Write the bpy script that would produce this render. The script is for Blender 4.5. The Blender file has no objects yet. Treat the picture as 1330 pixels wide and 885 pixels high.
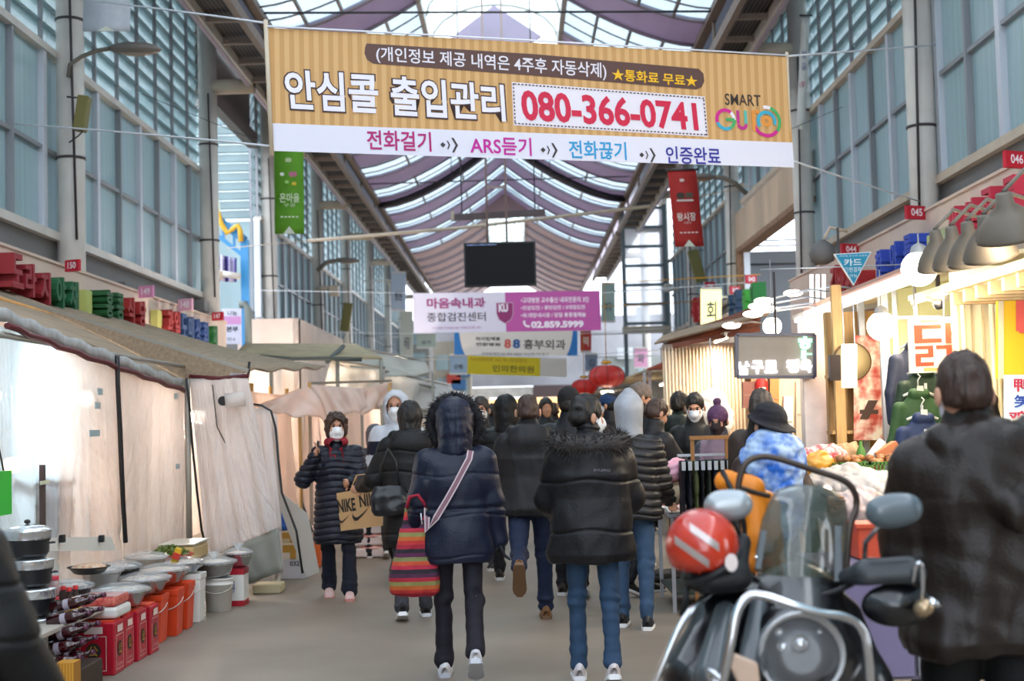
import bpy, math, random
import numpy as np
from mathutils import Vector, Matrix, Euler

# ---------------------------------------------------------------- camera
FPX, CX, CY, HC = 1850.0, 665.0, 442.5, 1.57
_rho = math.radians(1.5)
_yw = Vector((7.0, -107.5, -FPX)).normalized()
_v = Vector((-math.sin(_rho), math.cos(_rho), 0))
_zw = (_v - _v.dot(_yw) * _yw).normalized()
_xw = _yw.cross(_zw)
CAMR = Matrix((_xw, _yw, _zw))            # camera axes -> world axes
cam_d = bpy.data.cameras.new('camera'); cam = bpy.data.objects.new('camera', cam_d)
bpy.context.scene.collection.objects.link(cam); bpy.context.scene.camera = cam
cam.matrix_world = Matrix.Translation((0, 0, HC)) @ CAMR.to_4x4()
cam_d.sensor_width = 36.0; cam_d.lens = FPX / 1330 * 36.0; cam_d.clip_end = 400
cam_d.dof.use_dof = True; cam_d.dof.focus_distance = 10.0; cam_d.dof.aperture_fstop = 2.4
# ---------------------------------------------------------------- world, exposure
W = bpy.data.worlds.new('sky'); bpy.context.scene.world = W; W.use_nodes = True
_n = W.node_tree.nodes; _l = W.node_tree.links
_bg = _n['Background']
_tc = _n.new('ShaderNodeTexCoord'); _ns = _n.new('ShaderNodeTexNoise'); _ns.inputs['Scale'].default_value = 2.2
_ns.inputs['Detail'].default_value = 4
_cr = _n.new('ShaderNodeValToRGB'); _cr.color_ramp.elements[0].position = .35; _cr.color_ramp.elements[1].position = .7
_cr.color_ramp.elements[0].color = (.74, .84, .98, 1); _cr.color_ramp.elements[1].color = (.92, .97, 1.0, 1)
_l.new(_tc.outputs['Generated'], _ns.inputs['Vector']); _l.new(_ns.outputs['Fac'], _cr.inputs['Fac'])
_l.new(_cr.outputs['Color'], _bg.inputs['Color']); _bg.inputs['Strength'].default_value = 2.2
SC = bpy.context.scene
SC.view_settings.view_transform = 'Standard'; SC.view_settings.look = 'None'
SC.view_settings.exposure = 1.1; SC.view_settings.gamma = 1.0; SC.view_settings.use_curve_mapping = False
SC.cycles.max_bounces = 7; SC.cycles.diffuse_bounces = 4; SC.cycles.glossy_bounces = 3
SC.cycles.transmission_bounces = 5; SC.cycles.transparent_max_bounces = 14
SC.cycles.caustics_reflective = False; SC.cycles.caustics_refractive = False
SC.cycles.sample_clamp_indirect = 6.0
COL = SC.collection
PI = math.pi
rnd = random.Random(7)
# ---------------------------------------------------------------- pixel -> world
def ray(px, py):
    return CAMR @ Vector((px - CX, CY - py, -FPX))
def P(px, py, Y):
    d = ray(px, py); t = Y / d.y; return Vector((d.x * t, Y, HC + d.z * t))
def PX(px, py, X):
    d = ray(px, py); t = X / d.x; return Vector((X, d.y * t, HC + d.z * t))
def PZ(px, py, Z):
    d = ray(px, py); t = (Z - HC) / d.z; return Vector((d.x * t, d.y * t, Z))
# ---------------------------------------------------------------- materials
_mats = {}
def hexc(h):
    h = h.lstrip('#'); c = [int(h[i:i+2], 16) / 255 for i in (0, 2, 4)]
    return tuple(x / 12.92 if x <= .04045 else ((x + .055) / 1.055) ** 2.4 for x in c)
def _col(c): return hexc(c) if isinstance(c, str) else c
def M(key, color, rough=.6, metal=0., vary=.0, vscale=8., bump=0., bscale=30., emit=0., alpha=1., trans=0., stripes=None,
      spec=.5, coat=0., sub=0., coord='Object', detail=4., ecol=None, stretch=None, transl=0.):
    if key in _mats: return _mats[key]
    m = bpy.data.materials.new(key); m.use_nodes = True
    n = m.node_tree.nodes; l = m.node_tree.links; b = n['Principled BSDF']; c = _col(color)
    b.inputs['Base Color'].default_value = (*c, 1); b.inputs['Roughness'].default_value = rough
    b.inputs['Metallic'].default_value = metal; b.inputs['Specular IOR Level'].default_value = spec
    b.inputs['Coat Weight'].default_value = coat; b.inputs['Alpha'].default_value = alpha
    b.inputs['Transmission Weight'].default_value = trans
    if sub: b.inputs['Subsurface Weight'].default_value = sub; b.inputs['Subsurface Radius'].default_value = (.02, .008, .004)
    if emit:
        b.inputs['Emission Color'].default_value = (*(_col(ecol) if ecol else c), 1); b.inputs['Emission Strength'].default_value = emit
    tc = n.new('ShaderNodeTexCoord'); vec = tc.outputs[coord]
    if stretch:
        mp = n.new('ShaderNodeMapping'); mp.inputs['Scale'].default_value = stretch
        l.new(vec, mp.inputs['Vector']); vec = mp.outputs['Vector']
    colsock = None
    if stripes:      # (axis, frequency per metre, colour2, duty)
        sx = n.new('ShaderNodeSeparateXYZ'); l.new(tc.outputs[coord], sx.inputs[0])
        mu = n.new('ShaderNodeMath'); mu.operation = 'MULTIPLY'; mu.inputs[1].default_value = stripes[1]
        fr = n.new('ShaderNodeMath'); fr.operation = 'FRACT'; gt = n.new('ShaderNodeMath'); gt.operation = 'LESS_THAN'
        gt.inputs[1].default_value = stripes[3]
        l.new(sx.outputs[stripes[0]], mu.inputs[0]); l.new(mu.outputs[0], fr.inputs[0]); l.new(fr.outputs[0], gt.inputs[0])
        mx = n.new('ShaderNodeMix'); mx.data_type = 'RGBA'; mx.inputs[6].default_value = (*c, 1)
        mx.inputs[7].default_value = (*_col(stripes[2]), 1); l.new(gt.outputs[0], mx.inputs[0]); colsock = mx.outputs[2]
    if vary:
        ns = n.new('ShaderNodeTexNoise'); ns.inputs['Scale'].default_value = vscale; ns.inputs['Detail'].default_value = detail
        l.new(vec, ns.inputs['Vector'])
        mr = n.new('ShaderNodeMapRange'); mr.inputs[1].default_value = .3; mr.inputs[2].default_value = .7
        mr.inputs[3].default_value = 1 - vary; mr.inputs[4].default_value = 1 + vary * .6
        l.new(ns.outputs['Fac'], mr.inputs[0])
        mm = n.new('ShaderNodeVectorMath'); mm.operation = 'SCALE'
        if colsock: l.new(colsock, mm.inputs[0])
        else: mm.inputs[0].default_value = c
        l.new(mr.outputs[0], mm.inputs['Scale']); colsock = mm.outputs[0]
    if colsock: l.new(colsock, b.inputs['Base Color'])
    if bump:
        n2 = n.new('ShaderNodeTexNoise'); n2.inputs['Scale'].default_value = bscale; n2.inputs['Detail'].default_value = 3
        bp = n.new('ShaderNodeBump'); bp.inputs['Strength'].default_value = bump; bp.inputs['Distance'].default_value = .01
        l.new(vec, n2.inputs['Vector']); l.new(n2.outputs['Fac'], bp.inputs['Height']); l.new(bp.outputs[0], b.inputs['Normal'])
    if transl:       # let light through: translucent mixed in
        tr = n.new('ShaderNodeBsdfTranslucent'); tr.inputs['Color'].default_value = (*c, 1)
        if colsock: l.new(colsock, tr.inputs['Color'])
        ms = n.new('ShaderNodeMixShader'); ms.inputs[0].default_value = transl
        out = n['Material Output']; l.new(b.outputs[0], ms.inputs[1]); l.new(tr.outputs[0], ms.inputs[2])
        if alpha < 1:
            tp = n.new('ShaderNodeBsdfTransparent'); m2 = n.new('ShaderNodeMixShader'); m2.inputs[0].default_value = alpha
            b.inputs['Alpha'].default_value = 1
            l.new(tp.outputs[0], m2.inputs[1]); l.new(ms.outputs[0], m2.inputs[2]); l.new(m2.outputs[0], out.inputs['Surface'])
        else: l.new(ms.outputs[0], out.inputs['Surface'])
    _mats[key] = m; return m
def two_tone(key, c1, c2, scale, rough=.5, contrast=.15, bump=0, kind='noise', stretch=None, spec=.5, c3=None):
    """blotchy two-colour material (printed or patterned things)"""
    if key in _mats: return _mats[key]
    m = M(key, c1, rough, bump=bump, bscale=scale * 3, spec=spec); n = m.node_tree.nodes; l = m.node_tree.links
    tc = n.new('ShaderNodeTexCoord'); vec = tc.outputs['Object']
    if stretch:
        mp = n.new('ShaderNodeMapping'); mp.inputs['Scale'].default_value = stretch; l.new(vec, mp.inputs['Vector']); vec = mp.outputs[0]
    if kind == 'noise':
        t = n.new('ShaderNodeTexNoise'); t.inputs['Detail'].default_value = 3; o = t.outputs['Fac']
    else:
        t = n.new('ShaderNodeTexVoronoi'); o = t.outputs['Distance']
    t.inputs['Scale'].default_value = scale; l.new(vec, t.inputs['Vector'])
    r = n.new('ShaderNodeValToRGB'); e = r.color_ramp.elements
    e[0].position = .5 - contrast; e[1].position = .5 + contrast
    e[0].color = (*_col(c1), 1); e[1].color = (*_col(c2), 1)
    if c3: x = e.new(.5); x.color = (*_col(c3), 1)
    l.new(o, r.inputs[0]); l.new(r.outputs[0], n['Principled BSDF'].inputs['Base Color']); return m
# ---------------------------------------------------------------- mesh helpers
def pmat(o):
    m = Matrix()
    while o is not None:
        m = Matrix.LocRotScale(o.location, o.rotation_euler, o.scale) @ m; o = o.parent
    return m
def link(name, me, parent=None):
    o = bpy.data.objects.new(name, me); COL.objects.link(o)
    if parent is not None: o.parent = parent
    return o
def tag(o, label=None, cat=None, group=None, kind=None):
    if label: o['label'] = label
    if cat: o['category'] = cat
    if group: o['group'] = group
    if kind: o['kind'] = kind
    return o
def thing(name, label, cat, loc=(0, 0, 0), group=None, rz=0.):
    o = bpy.data.objects.new(name, None); COL.objects.link(o); o.location = loc; o.rotation_euler = (0, 0, rz)
    o.empty_display_size = .1
    return tag(o, label, cat, group)
def copy_tree(o, parent=None):
    c = o.copy(); COL.objects.link(c)
    if parent is not None: c.parent = parent
    for ch in list(o.children): copy_tree(ch, c)
    return c
def fastmesh(name, V, F, mats=None, smooth=True, midx=None):
    me = bpy.data.meshes.new(name); V = np.asarray(V, np.float32)
    me.vertices.add(len(V)); me.vertices.foreach_set('co', V.ravel())
    F = np.asarray(F, np.int32); k = F.shape[1]
    me.loops.add(F.size); me.loops.foreach_set('vertex_index', F.ravel())
    me.polygons.add(len(F)); me.polygons.foreach_set('loop_start', np.arange(0, F.size, k, dtype=np.int32))
    me.polygons.foreach_set('loop_total', np.full(len(F), k, np.int32))
    me.polygons.foreach_set('use_smooth', np.full(len(F), smooth, bool))
    for m in (mats if isinstance(mats, (list, tuple)) else [mats]):
        if m: me.materials.append(m)
    if midx is not None: me.polygons.foreach_set('material_index', np.asarray(midx, np.int32))
    me.update(calc_edges=True); return me
class MB:
    def __init__(s): s.v = []; s.f = []; s.sm = []; s.mi = []; s.cur = 0
    def add(s, vs, fs, smooth=False):
        b = len(s.v); s.v += [tuple(x) for x in vs]; s.f += [tuple(i + b for i in f) for f in fs]
        s.sm += [smooth] * len(fs); s.mi += [s.cur] * len(fs); return s
    def box(s, c, d, R=None):
        c = Vector(c); vs = []
        for x in (-.5, .5):
            for y in (-.5, .5):
                for z in (-.5, .5):
                    p = Vector((x * d[0], y * d[1], z * d[2])); vs.append(c + (R @ p if R else p))
        return s.add(vs, [(0, 1, 3, 2), (4, 6, 7, 5), (0, 4, 5, 1), (2, 3, 7, 6), (0, 2, 6, 4), (1, 5, 7, 3)])
    def bb(s, x0, x1, y0, y1, z0, z1): return s.box(((x0+x1)/2, (y0+y1)/2, (z0+z1)/2), (abs(x1-x0), abs(y1-y0), abs(z1-z0)))
    def bar(s, a, b, w, h, up=(0, 0, 1)):
        a = Vector(a); b = Vector(b); y = (b - a); L = y.length; y.normalize(); x = y.cross(Vector(up))
        if x.length < 1e-4: x = Vector((1, 0, 0))
        x.normalize(); z = x.cross(y); R = Matrix((x, y, z)).transposed()
        return s.box((a + b) / 2, (w, L, h), R)
    def tube(s, pts, r, n=8, cap=True):
        pts = [Vector(p) for p in pts]; N = len(pts); rs = r if isinstance(r, (list, tuple)) else [r] * N
        t0 = (pts[1] - pts[0]).normalized(); u = t0.cross(Vector((0, 0, 1)))
        if u.length < .05: u = t0.cross(Vector((1, 0, 0)))
        u.normalize(); vs = []
        for i, p in enumerate(pts):
            t = (pts[min(i+1, N-1)] - pts[max(i-1, 0)]).normalized()
            u = (u - u.dot(t) * t).normalized(); w = t.cross(u)
            for k in range(n):
                a = 2 * PI * k / n; vs.append(p + rs[i] * (math.cos(a) * u + math.sin(a) * w))
        fs = [(i*n+k, i*n+(k+1) % n, (i+1)*n+(k+1) % n, (i+1)*n+k) for i in range(N-1) for k in range(n)]
        s.add(vs, fs, True)
        if cap:
            b = len(s.v) - len(vs); s.f.append(tuple(b + k for k in range(n))[::-1]); s.f.append(tuple(b + (N-1)*n + k for k in range(n)))
            s.sm += [False, False]; s.mi += [s.cur] * 2
        return s
    def lathe(s, c, prof, n=24, R=None, sx=1., sy=1.):
        c = Vector(c); vs = []
        for (r, z) in prof:
            for k in range(n):
                a = 2 * PI * k / n; p = Vector((r * math.cos(a) * sx, r * math.sin(a) * sy, z)); vs.append(c + (R @ p if R else p))
        fs = [(i*n+k, i*n+(k+1) % n, (i+1)*n+(k+1) % n, (i+1)*n+k) for i in range(len(prof)-1) for k in range(n)]
        return s.add(vs, fs, True)
    def sphere(s, c, r, n=12, R=None):
        if not isinstance(r, (tuple, list)): r = (r, r, r)
        prof = [(max(1e-4, math.sin(PI * i / n)), -math.cos(PI * i / n)) for i in range(n + 1)]
        c = Vector(c); vs = []
        for (a, z) in prof:
            for k in range(2 * n):
                t = PI * k / n; p = Vector((a * math.cos(t) * r[0], a * math.sin(t) * r[1], z * r[2])); vs.append(c + (R @ p if R else p))
        m = 2 * n
        return s.add(vs, [(i*m+k, i*m+(k+1) % m, (i+1)*m+(k+1) % m, (i+1)*m+k) for i in range(n) for k in range(m)], True)
    def grid(s, fn, nu, nv, smooth=True, thick=0.):
        vs = [Vector(fn(i / nu, j / nv)) for j in range(nv + 1) for i in range(nu + 1)]; w = nu + 1
        fs = [(j*w+i, j*w+i+1, (j+1)*w+i+1, (j+1)*w+i) for j in range(nv) for i in range(nu)]
        s.add(vs, fs, smooth); return s
    def poly(s, pts, thick, nrm, smooth=False):
        """closed outline extruded by thick along nrm"""
        pts = [Vector(p) for p in pts]; nrm = Vector(nrm).normalized() * thick; N = len(pts)
        vs = pts + [p + nrm for p in pts]
        return s.add(vs, [tuple(range(N))[::-1], tuple(range(N, 2*N))] + [(i, (i+1) % N, N+(i+1) % N, N+i) for i in range(N)], smooth)
    def build(s, name, mat, parent=None, local=False, kind=None, bevel=0., label=None, sub=0):
        me = bpy.data.meshes.new(name)
        vs = s.v
        if parent is not None and not local:
            mi = pmat(parent).inverted(); vs = [mi @ Vector(v) for v in vs]
        me.from_pydata([tuple(v) for v in vs], [], s.f)
        for m in (mat if isinstance(mat, (list, tuple)) else [mat]): me.materials.append(m)
        me.polygons.foreach_set('use_smooth', s.sm); me.polygons.foreach_set('material_index', s.mi); me.update()
        o = link(name, me, parent)
        if bevel:
            b = o.modifiers.new('bevel', 'BEVEL'); b.width = bevel; b.segments = 2; b.limit_method = 'ANGLE'
        if sub:
            b = o.modifiers.new('sub', 'SUBSURF'); b.levels = sub; b.render_levels = sub
        if kind: o['kind'] = kind
        if label: o['label'] = label
        return o
def struct(mb, name, mat, **k):
    o = mb.build(name, mat, **k)
    if o.parent is None: o['kind'] = 'structure'
    return o
def solid(o, t, off=0.):
    m = o.modifiers.new('solid', 'SOLIDIFY'); m.thickness = t; m.offset = off; return o
# ---------------------------------------------------------------- text
_tx = {}; _tcu = bpy.data.curves.new('t', 'FONT'); _tob = bpy.data.objects.new('t', _tcu)
def text_mesh(s, bold=0., extrude=0., cond=1.):
    """verts (numpy, width w, height 1 em) centred on 0, and faces"""
    key = (s, bold, extrude)
    if key not in _tx:
        cu = _tcu; cu.body = s; cu.offset = bold; cu.extrude = extrude; cu.size = 1.0; cu.resolution_u = 3
        me = bpy.data.meshes.new_from_object(_tob)
        V = np.zeros(len(me.vertices) * 3); me.vertices.foreach_get('co', V); V = V.reshape(-1, 3)
        F = [tuple(p.vertices) for p in me.polygons]
        bpy.data.meshes.remove(me); _tx[key] = (V, F)
    V, F = _tx[key]; return V.copy(), F
def put_text(mb, s, frame, x0, x1, y0, y1, bold=0., extrude=0., lift=.003, slant=0.):
    """fit the text into the box x0..x1, y0..y1 of a frame (origin, ux, uy, normal)"""
    V, F = text_mesh(s, bold, extrude)
    if not len(V): return
    mn = V.min(0); mx = V.max(0); o, ux, uy, nn = frame; out = []
    for x, y, z in V:
        a = (x - mn[0]) / max(1e-6, mx[0] - mn[0]); b = (y - mn[1]) / max(1e-6, mx[1] - mn[1])
        out.append(o + ux * (x0 + (x1 - x0) * a + slant * b) + uy * (y0 + (y1 - y0) * b) + nn * (lift + z))
    mb.add(out, F)
_rc = [0]
def put_rect(mb, frame, x0, x1, y0, y1, lift=.002, r=0., n=5):
    _rc[0] = (_rc[0] + 1) % 9; lift += _rc[0] * .0003
    o, ux, uy, nn = frame
    if r:
        pts = []
        for cx, cy, a0 in ((x1-r, y1-r, 0), (x0+r, y1-r, 90), (x0+r, y0+r, 180), (x1-r, y0+r, 270)):
            for k in range(n + 1):
                a = math.radians(a0 + 90 * k / n); pts.append((cx + r * math.cos(a), cy + r * math.sin(a)))
    else: pts = [(x0, y0), (x1, y0), (x1, y1), (x0, y1)]
    mb.add([o + ux * a + uy * b + nn * lift for a, b in pts], [tuple(range(len(pts)))])
def quad_frame(tl, tr, bl, nrm_to=(0, 0, 1.57)):
    """frame with origin at the lower left corner"""
    tl, tr, bl = Vector(tl), Vector(tr), Vector(bl); ux = (tr - tl).normalized(); uy = (tl - bl).normalized()
    n = ux.cross(uy).normalized()
    if n.dot(Vector(nrm_to) - tl) < 0: n = -n
    return (bl, ux, uy, n), (tr - tl).length, (tl - bl).length
# ================================================================ STRUCTURE
lilac = M('lilac_panel', '#b6a8c0', .55, vary=.08, vscale=1.5, transl=.3)
beige = M('beige_panel', '#c4b0ae', .6, vary=.08, vscale=1.5, transl=.35)
steelw = M('painted_steel', '#cdc8c1', .45, vary=.08, vscale=3)
steelc = M('cream_steel', '#c2b3a0', .5, vary=.1, vscale=3)
steeld = M('dark_steel', '#3a3436', .5, vary=.15)
rustb = M('brown_steel', '#8b7a70', .6, vary=.15)
roofglass = M('roof_glass', '#96adb6', .25, alpha=.62, transl=.55, vary=.12, vscale=.8)
vaultglass = M('vault_glass', '#bfe0d8', .25, alpha=.35, transl=.55)
paneglass = M('fluted_glass', '#a3bcc2', .28, vary=.16, vscale=1.2, stretch=(1, 9, .15), transl=.25, spec=.6)
louvglass = M('louvre_glass', '#a0b6ba', .25, alpha=.8, transl=.5, vary=.15, vscale=1.5)
mull = M('mullion_aluminium', '#8d8f94', .4, metal=.3)
mullw = M('bright_aluminium', '#c9cdd6', .35, metal=.3)
greyband = M('grey_cladding', '#6c6a69', .6, vary=.08, vscale=2)
fascia = M('fascia_board', '#d8c3b4', .7, vary=.14, vscale=1.2)
stained = M('stained_board', '#c2ab94', .7, vary=.3, vscale=.9, stretch=(1, 1, .35))
asphalt = M('ground_concrete', '#867b6e', .55, vary=.2, vscale=.9, bump=.25, bscale=60, detail=9)
darkin = M('dark_interior', '#2b2624', .8)

g = MB(); g.add([(-30, -6, 0), (30, -6, 0), (30, 110, 0), (-30, 110, 0)], [(0, 1, 2, 3)])
ground = struct(g, 'ground', asphalt)

SIDES = {
    'left':  dict(s=-1, X=-5.5, zb=4.0, zt=6.12, lt=9.1, cols=[10, 17.1, 24.9, 31.0, 38.6, 45.2, 52.4, 59.6, 66.8], f0=3.02, f1=3.48, XF=-5.12),
    'right': dict(s=1, X=5.0, zb=4.32, zt=6.55, lt=9.1, cols=[9.5, 16.55, 23.4, 31.0, 38.3, 45.2, 52.4, 59.6, 66.8], f0=2.85, f1=3.8, XF=4.6)}
pane_me = {}
def wall_side(nm):
    S = SIDES[nm]; s = S['s']; X = S['X']
    # lower wall mass behind the shops, cladding band and fascia board
    b = MB(); b.bb(X + s * .9, X + s * 1.1, 4, 70, 0, 3.3)
    wall = struct(b, 'wall_' + nm, darkin)
    bands = [(8, 25.2), (30.7, 70)] if nm == 'left' else [(8, 23.7), (30.6, 45.2)]
    low = list(bands); wins = [(a, c, S['zb'], S['zt']) for a, c in bands]
    if s > 0: wins.append((23.7, 30.6, 6.25, 7.7))
    b = MB()
    for y0, y1 in bands: b.bb(X + s * .02, X + s * .3, y0, y1, S['f0'] + .1, S['zb'] - .1)
    b.build('cladding', greyband, wall)
    b = MB()
    for y0, y1 in bands: b.bb(S['XF'], S['XF'] + s * .12, y0, y1, S['f0'], S['f1']); b.bb(S['XF'] - s*.02, X + s*.02, y0, y1, S['f1'], S['f1'] + .03)
    b.build('fascia', fascia, wall)
    b = MB()
    for y0, y1, zb_, zt_ in wins:
        b.bb(X - s * .07, X + s * .1, y0, y1, zb_ - .1, zb_); b.bb(X - s * .05, X + s * .1, y0, y1, zt_, zt_ + .09)
    b.build('sill', steelw if nm == 'left' else steelc, wall)
    PW = 1.05; S = dict(S)
    far = MB(); fm = MB(); fl = MB()
    for y0, y1, S['zb'], S['zt'] in wins:
        zm = (S['zb'] + S['zt']) / 2 + (-.1 if nm == 'left' else .05)
        n = max(1, round((y1 - y0) / PW)); w = (y1 - y0) / n
        for i in range(n):
            a = y0 + i * w; rows = ((S['zb'], zm - .025), (zm + .025, S['zt']))
            if y0 == 8 and a < 12: pass
            for (z0, z1) in rows:
                if a < 34 and a > 11.5:
                    k = (round(w, 3), round(z1 - z0, 3))
                    if k not in pane_me:
                        q = MB(); q.box((0, 0, 0), (.03, w - .06, z1 - z0)); t = q.build('pane', paneglass, wall, local=True); pane_me[k] = t.data
                        t.location = (X + s * .06, a + w / 2, (z0 + z1) / 2)
                    else:
                        t = link('pane', pane_me[k], wall); t.location = (X + s * .06, a + w / 2, (z0 + z1) / 2)
                else: far.box((X + s * .06, a + w / 2, (z0 + z1) / 2), (.03, w - .06, z1 - z0))
            if a < 34 and a > 11.5:
                m = MB(); wide = .12 if (i % 2 == 0) else .06
                m.bb(X - s * .03, X + s * .1, a - wide / 2, a + wide / 2, S['zb'], S['zt']); m.build('mullion', mullw if i % 2 == 0 else mull, wall)
            else: fm.bb(X - s * .03, X + s * .1, a - .04, a + .04, S['zb'], S['zt'])
            fm.bb(X - s * .01, X + s * .1, a, a + w, zm - .025, zm + .025)
            fm.bb(X - s * .0, X + s * .05, a - .02, a + .02, S['zt'] + .09, S['lt'])
        # louvres
        nl = max(3, round((S['lt'] - S['zt'] - .1) / .26)); pitch = (S['lt'] - S['zt'] - .1) / nl; R = Matrix.Rotation(-s * math.radians(14), 3, 'Y')
        ys = [y0] + [c for c in S['cols'] if y0 < c < y1] + [y1]
        for ya, yb in zip(ys[:-1], ys[1:]):
            for j in range(nl):
                z = S['zt'] + .1 + pitch * (j + .5)
                if ya < 34:
                    q = MB(); q.box((X + s * .12, (ya + yb) / 2, z), (.015, yb - ya - .02, pitch * 1.12), R)
                    q.box((X + s * .1 - s*.05, (ya + yb) / 2, z - pitch * .46), (.05, yb - ya - .02, .03)); q.build('slat', [louvglass], wall)
                else: fl.box((X + s * .12, (ya + yb) / 2, z), (.015, yb - ya - .02, pitch * 1.12), R)
    far.build('far_pane', paneglass, wall, kind='stuff'); fm.build('transom', mull, wall); fl.build('far_slat', louvglass, wall, kind='stuff')
    return wall
wl = wall_side('left'); wr = wall_side('right')

# columns
def column(s, X, Y, r, ztop, lab, cat_x):
    t = thing('arcade_column', lab, 'column', (X, Y, 0), 'round steel columns of the arcade')
    b = MB(); b.tube([(X, Y, 0), (X, Y, ztop + 1.1)], r, 20); b.build('shaft', steelw, t)
    b = MB(); b.tube([(X, Y, ztop - .35), (cat_x, Y, ztop - .35)], r * .8, 14); b.build('bracket_arm', steelc, t)
    b = MB()
    for z in (4.9, 6.6): b.lathe((X, Y, z), [(r + .001, 0), (r + .012, 0), (r + .012, .03), (r + .001, .03)], 20)
    b.build('pipe_clamp', steeld, t)
    b = MB(); b.tube([(X + .12*-s, Y - r - .02, 3.9), (X + .05*-s, Y - r - .04, ztop - .5)], .016, 6); b.build('cable', steeld, t)
labs = {-1: ['pale column off to the left in front of the windows', 'pale round column rising behind the red 150 plate', 'pale round column with cables behind the red 147 plate', 'pale round column beside the green hanging pennant', 'slim column with cream arm above the second left street lamp', 'slim column, next one beyond the cream pipe on the left', 'slim column in the left row, sixth from the near end', 'slim column in the left row near the far white signboard', 'farthest slim column of the left row'],
        1: ['pale column off to the right', 'thick pale column under the red 046 plate on the right', 'pale column with pipes behind the red 044 plate', 'pale column carrying the right street lamp', 'pale column beside the red hanging pennant', 'slim column at the edge of the bright white panel grid', 'slim right column beyond the white panel grid', 'slim right column seventh from near end', 'farthest slim column of the right row']}
for nm in ('left', 'right'):
    S = SIDES[nm]; s = S['s']
    for i, y in enumerate(S['cols']):
        if i == 0 or (s > 0 and i > 6): continue
        column(s, S['X'] - s * .17, y, .165 if i < 4 else .15, 8.0, labs[s][i], -4.5 if s < 0 else 3.95)
        if s < 0 and i == 3:
            pass

# alley opening on the left between the third and fourth column
b = MB(); b.bb(-8.6, -5.75, 31.3, 31.5, 0, 4.2); b.bb(-8.6, -5.75, 31.3, 31.5, 8.8, 9.2)
alley = struct(b, 'wall_alley', greyband)
for k in range(12):
    b = MB(); b.box((-7.15, 31.35, 6.35 + k * .21), (2.7, .02, .2), Matrix.Rotation(math.radians(14), 3, 'X')); b.box((-7.15, 31.25, 6.26 + k * .21), (2.7, .06, .03)); b.build('slat', louvglass, alley)
for k in range(3):
    b = MB(); b.bb(-8.5 + k * .92, -7.62 + k * .92, 31.33, 31.36, 4.2, 6.2); b.build('pane', paneglass, alley)
b = MB()
for k in range(4): b.bb(-8.56 + k * .92, -8.5 + k * .92, 31.25, 31.4, 4.2, 9)
b.build('mullion', mull, alley)
b = MB(); b.bb(-5.7, -5.5, 25.2, 30.7, 7.7, 8.0); b.bb(-5.75, -5.65, 25.2, 30.7, 8.0, 9.1); b.build('lintel', greyband, alley)
blue = M('blue_steel', '#2f86c0', .4)
t = thing('blue_gantry', 'bright blue steel gantry frame in the alley opening behind the 147 column', 'frame', (-5.9, 29, 0))
b = MB(); p0 = P(318, 312, 29); p1 = P(318, 445, 29); p2 = P(262, 268, 29)
b.bar((p0.x, 29, 0), p0, .16, .16, (0, 1, 0)); b.build('post', blue, t)
b = MB(); b.bar(p0, p2, .16, .16); b.bar(p0 + Vector((0, 0, -.35)), p2 + Vector((0, 0, -.35)), .08, .08)
for k in range(5):
    a = p0.lerp(p2, k / 4); b.bar(a, a + Vector((0, 0, -.35)), .05, .05, (0, 1, 0))
b.build('beam', blue, t)
t = thing('twisted_tube', 'yellow bent tube with green leaf shape by the blue gantry', 'decoration', P(300, 300, 28.8))
b = MB(); b.tube([P(x, y, 28.8) for x, y in ((281, 268), (287, 290), (295, 303), (303, 297), (309, 293), (312, 300), (313, 314))], .055, 8); b.build('tube', M('yellow_paint', '#d8a92a', .5), t)
b = MB(); b.poly([P(x, y, 28.8) for x, y in ((279, 246), (285, 262), (287, 280), (281, 284), (277, 268))], .03, (0, -1, 0)); b.build('leaf', M('leaf_white', '#cfe0c8', .6), t)
t = thing('striped_awning', 'small purple and white striped cloth hanging in the left alley', 'awning', P(298, 350, 28.5))
cl = MB(); cl.grid(lambda u, v: P(282 + 26*u, 330 + 6*u + v*(35 - 4*u), 28.5) + Vector((0, .08*math.sin(u*18), 0)), 20, 6)
solid(cl.build('cloth', M('purple_stripe', '#40367c', .7, stripes=(0, 5.2, '#c6c2dc', .5)), t), .01)
t = thing('duct_pipe', 'grey bent duct pipe beside the white signboard on the left', 'pipe', P(322, 400, 29))
b = MB(); b.tube([P(x, y, 28.9) for x, y in ((311, 396), (318, 395), (322, 402), (323, 450))], .075, 10); b.build('duct', M('grey_pipe', '#6f7672', .5), t)
t = thing('lamp_fitting', 'white tube lamp on a bracket in the left alley', 'lamp', P(293, 357, 27))
b = MB(); b.tube([P(283, 355, 27), P(312, 359, 27)], .06, 8); b.build('tube', steelw, t); b = MB(); b.tube([P(286, 352, 27), P(283, 362, 27)], .09, 10); b.build('bracket', steelc, t)
# low parapet with cream facing left of the green plates
b = MB(); q0 = P(322, 415, 30.2); q1 = P(398, 415, 30.2)
b.bb(-5.9, -4.6, 30.2, 30.45, 0, q0.z); b.bb(-4.72, -4.6, 30.2, 38, 0, q0.z); struct(b, 'trim_1', fascia)

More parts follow.
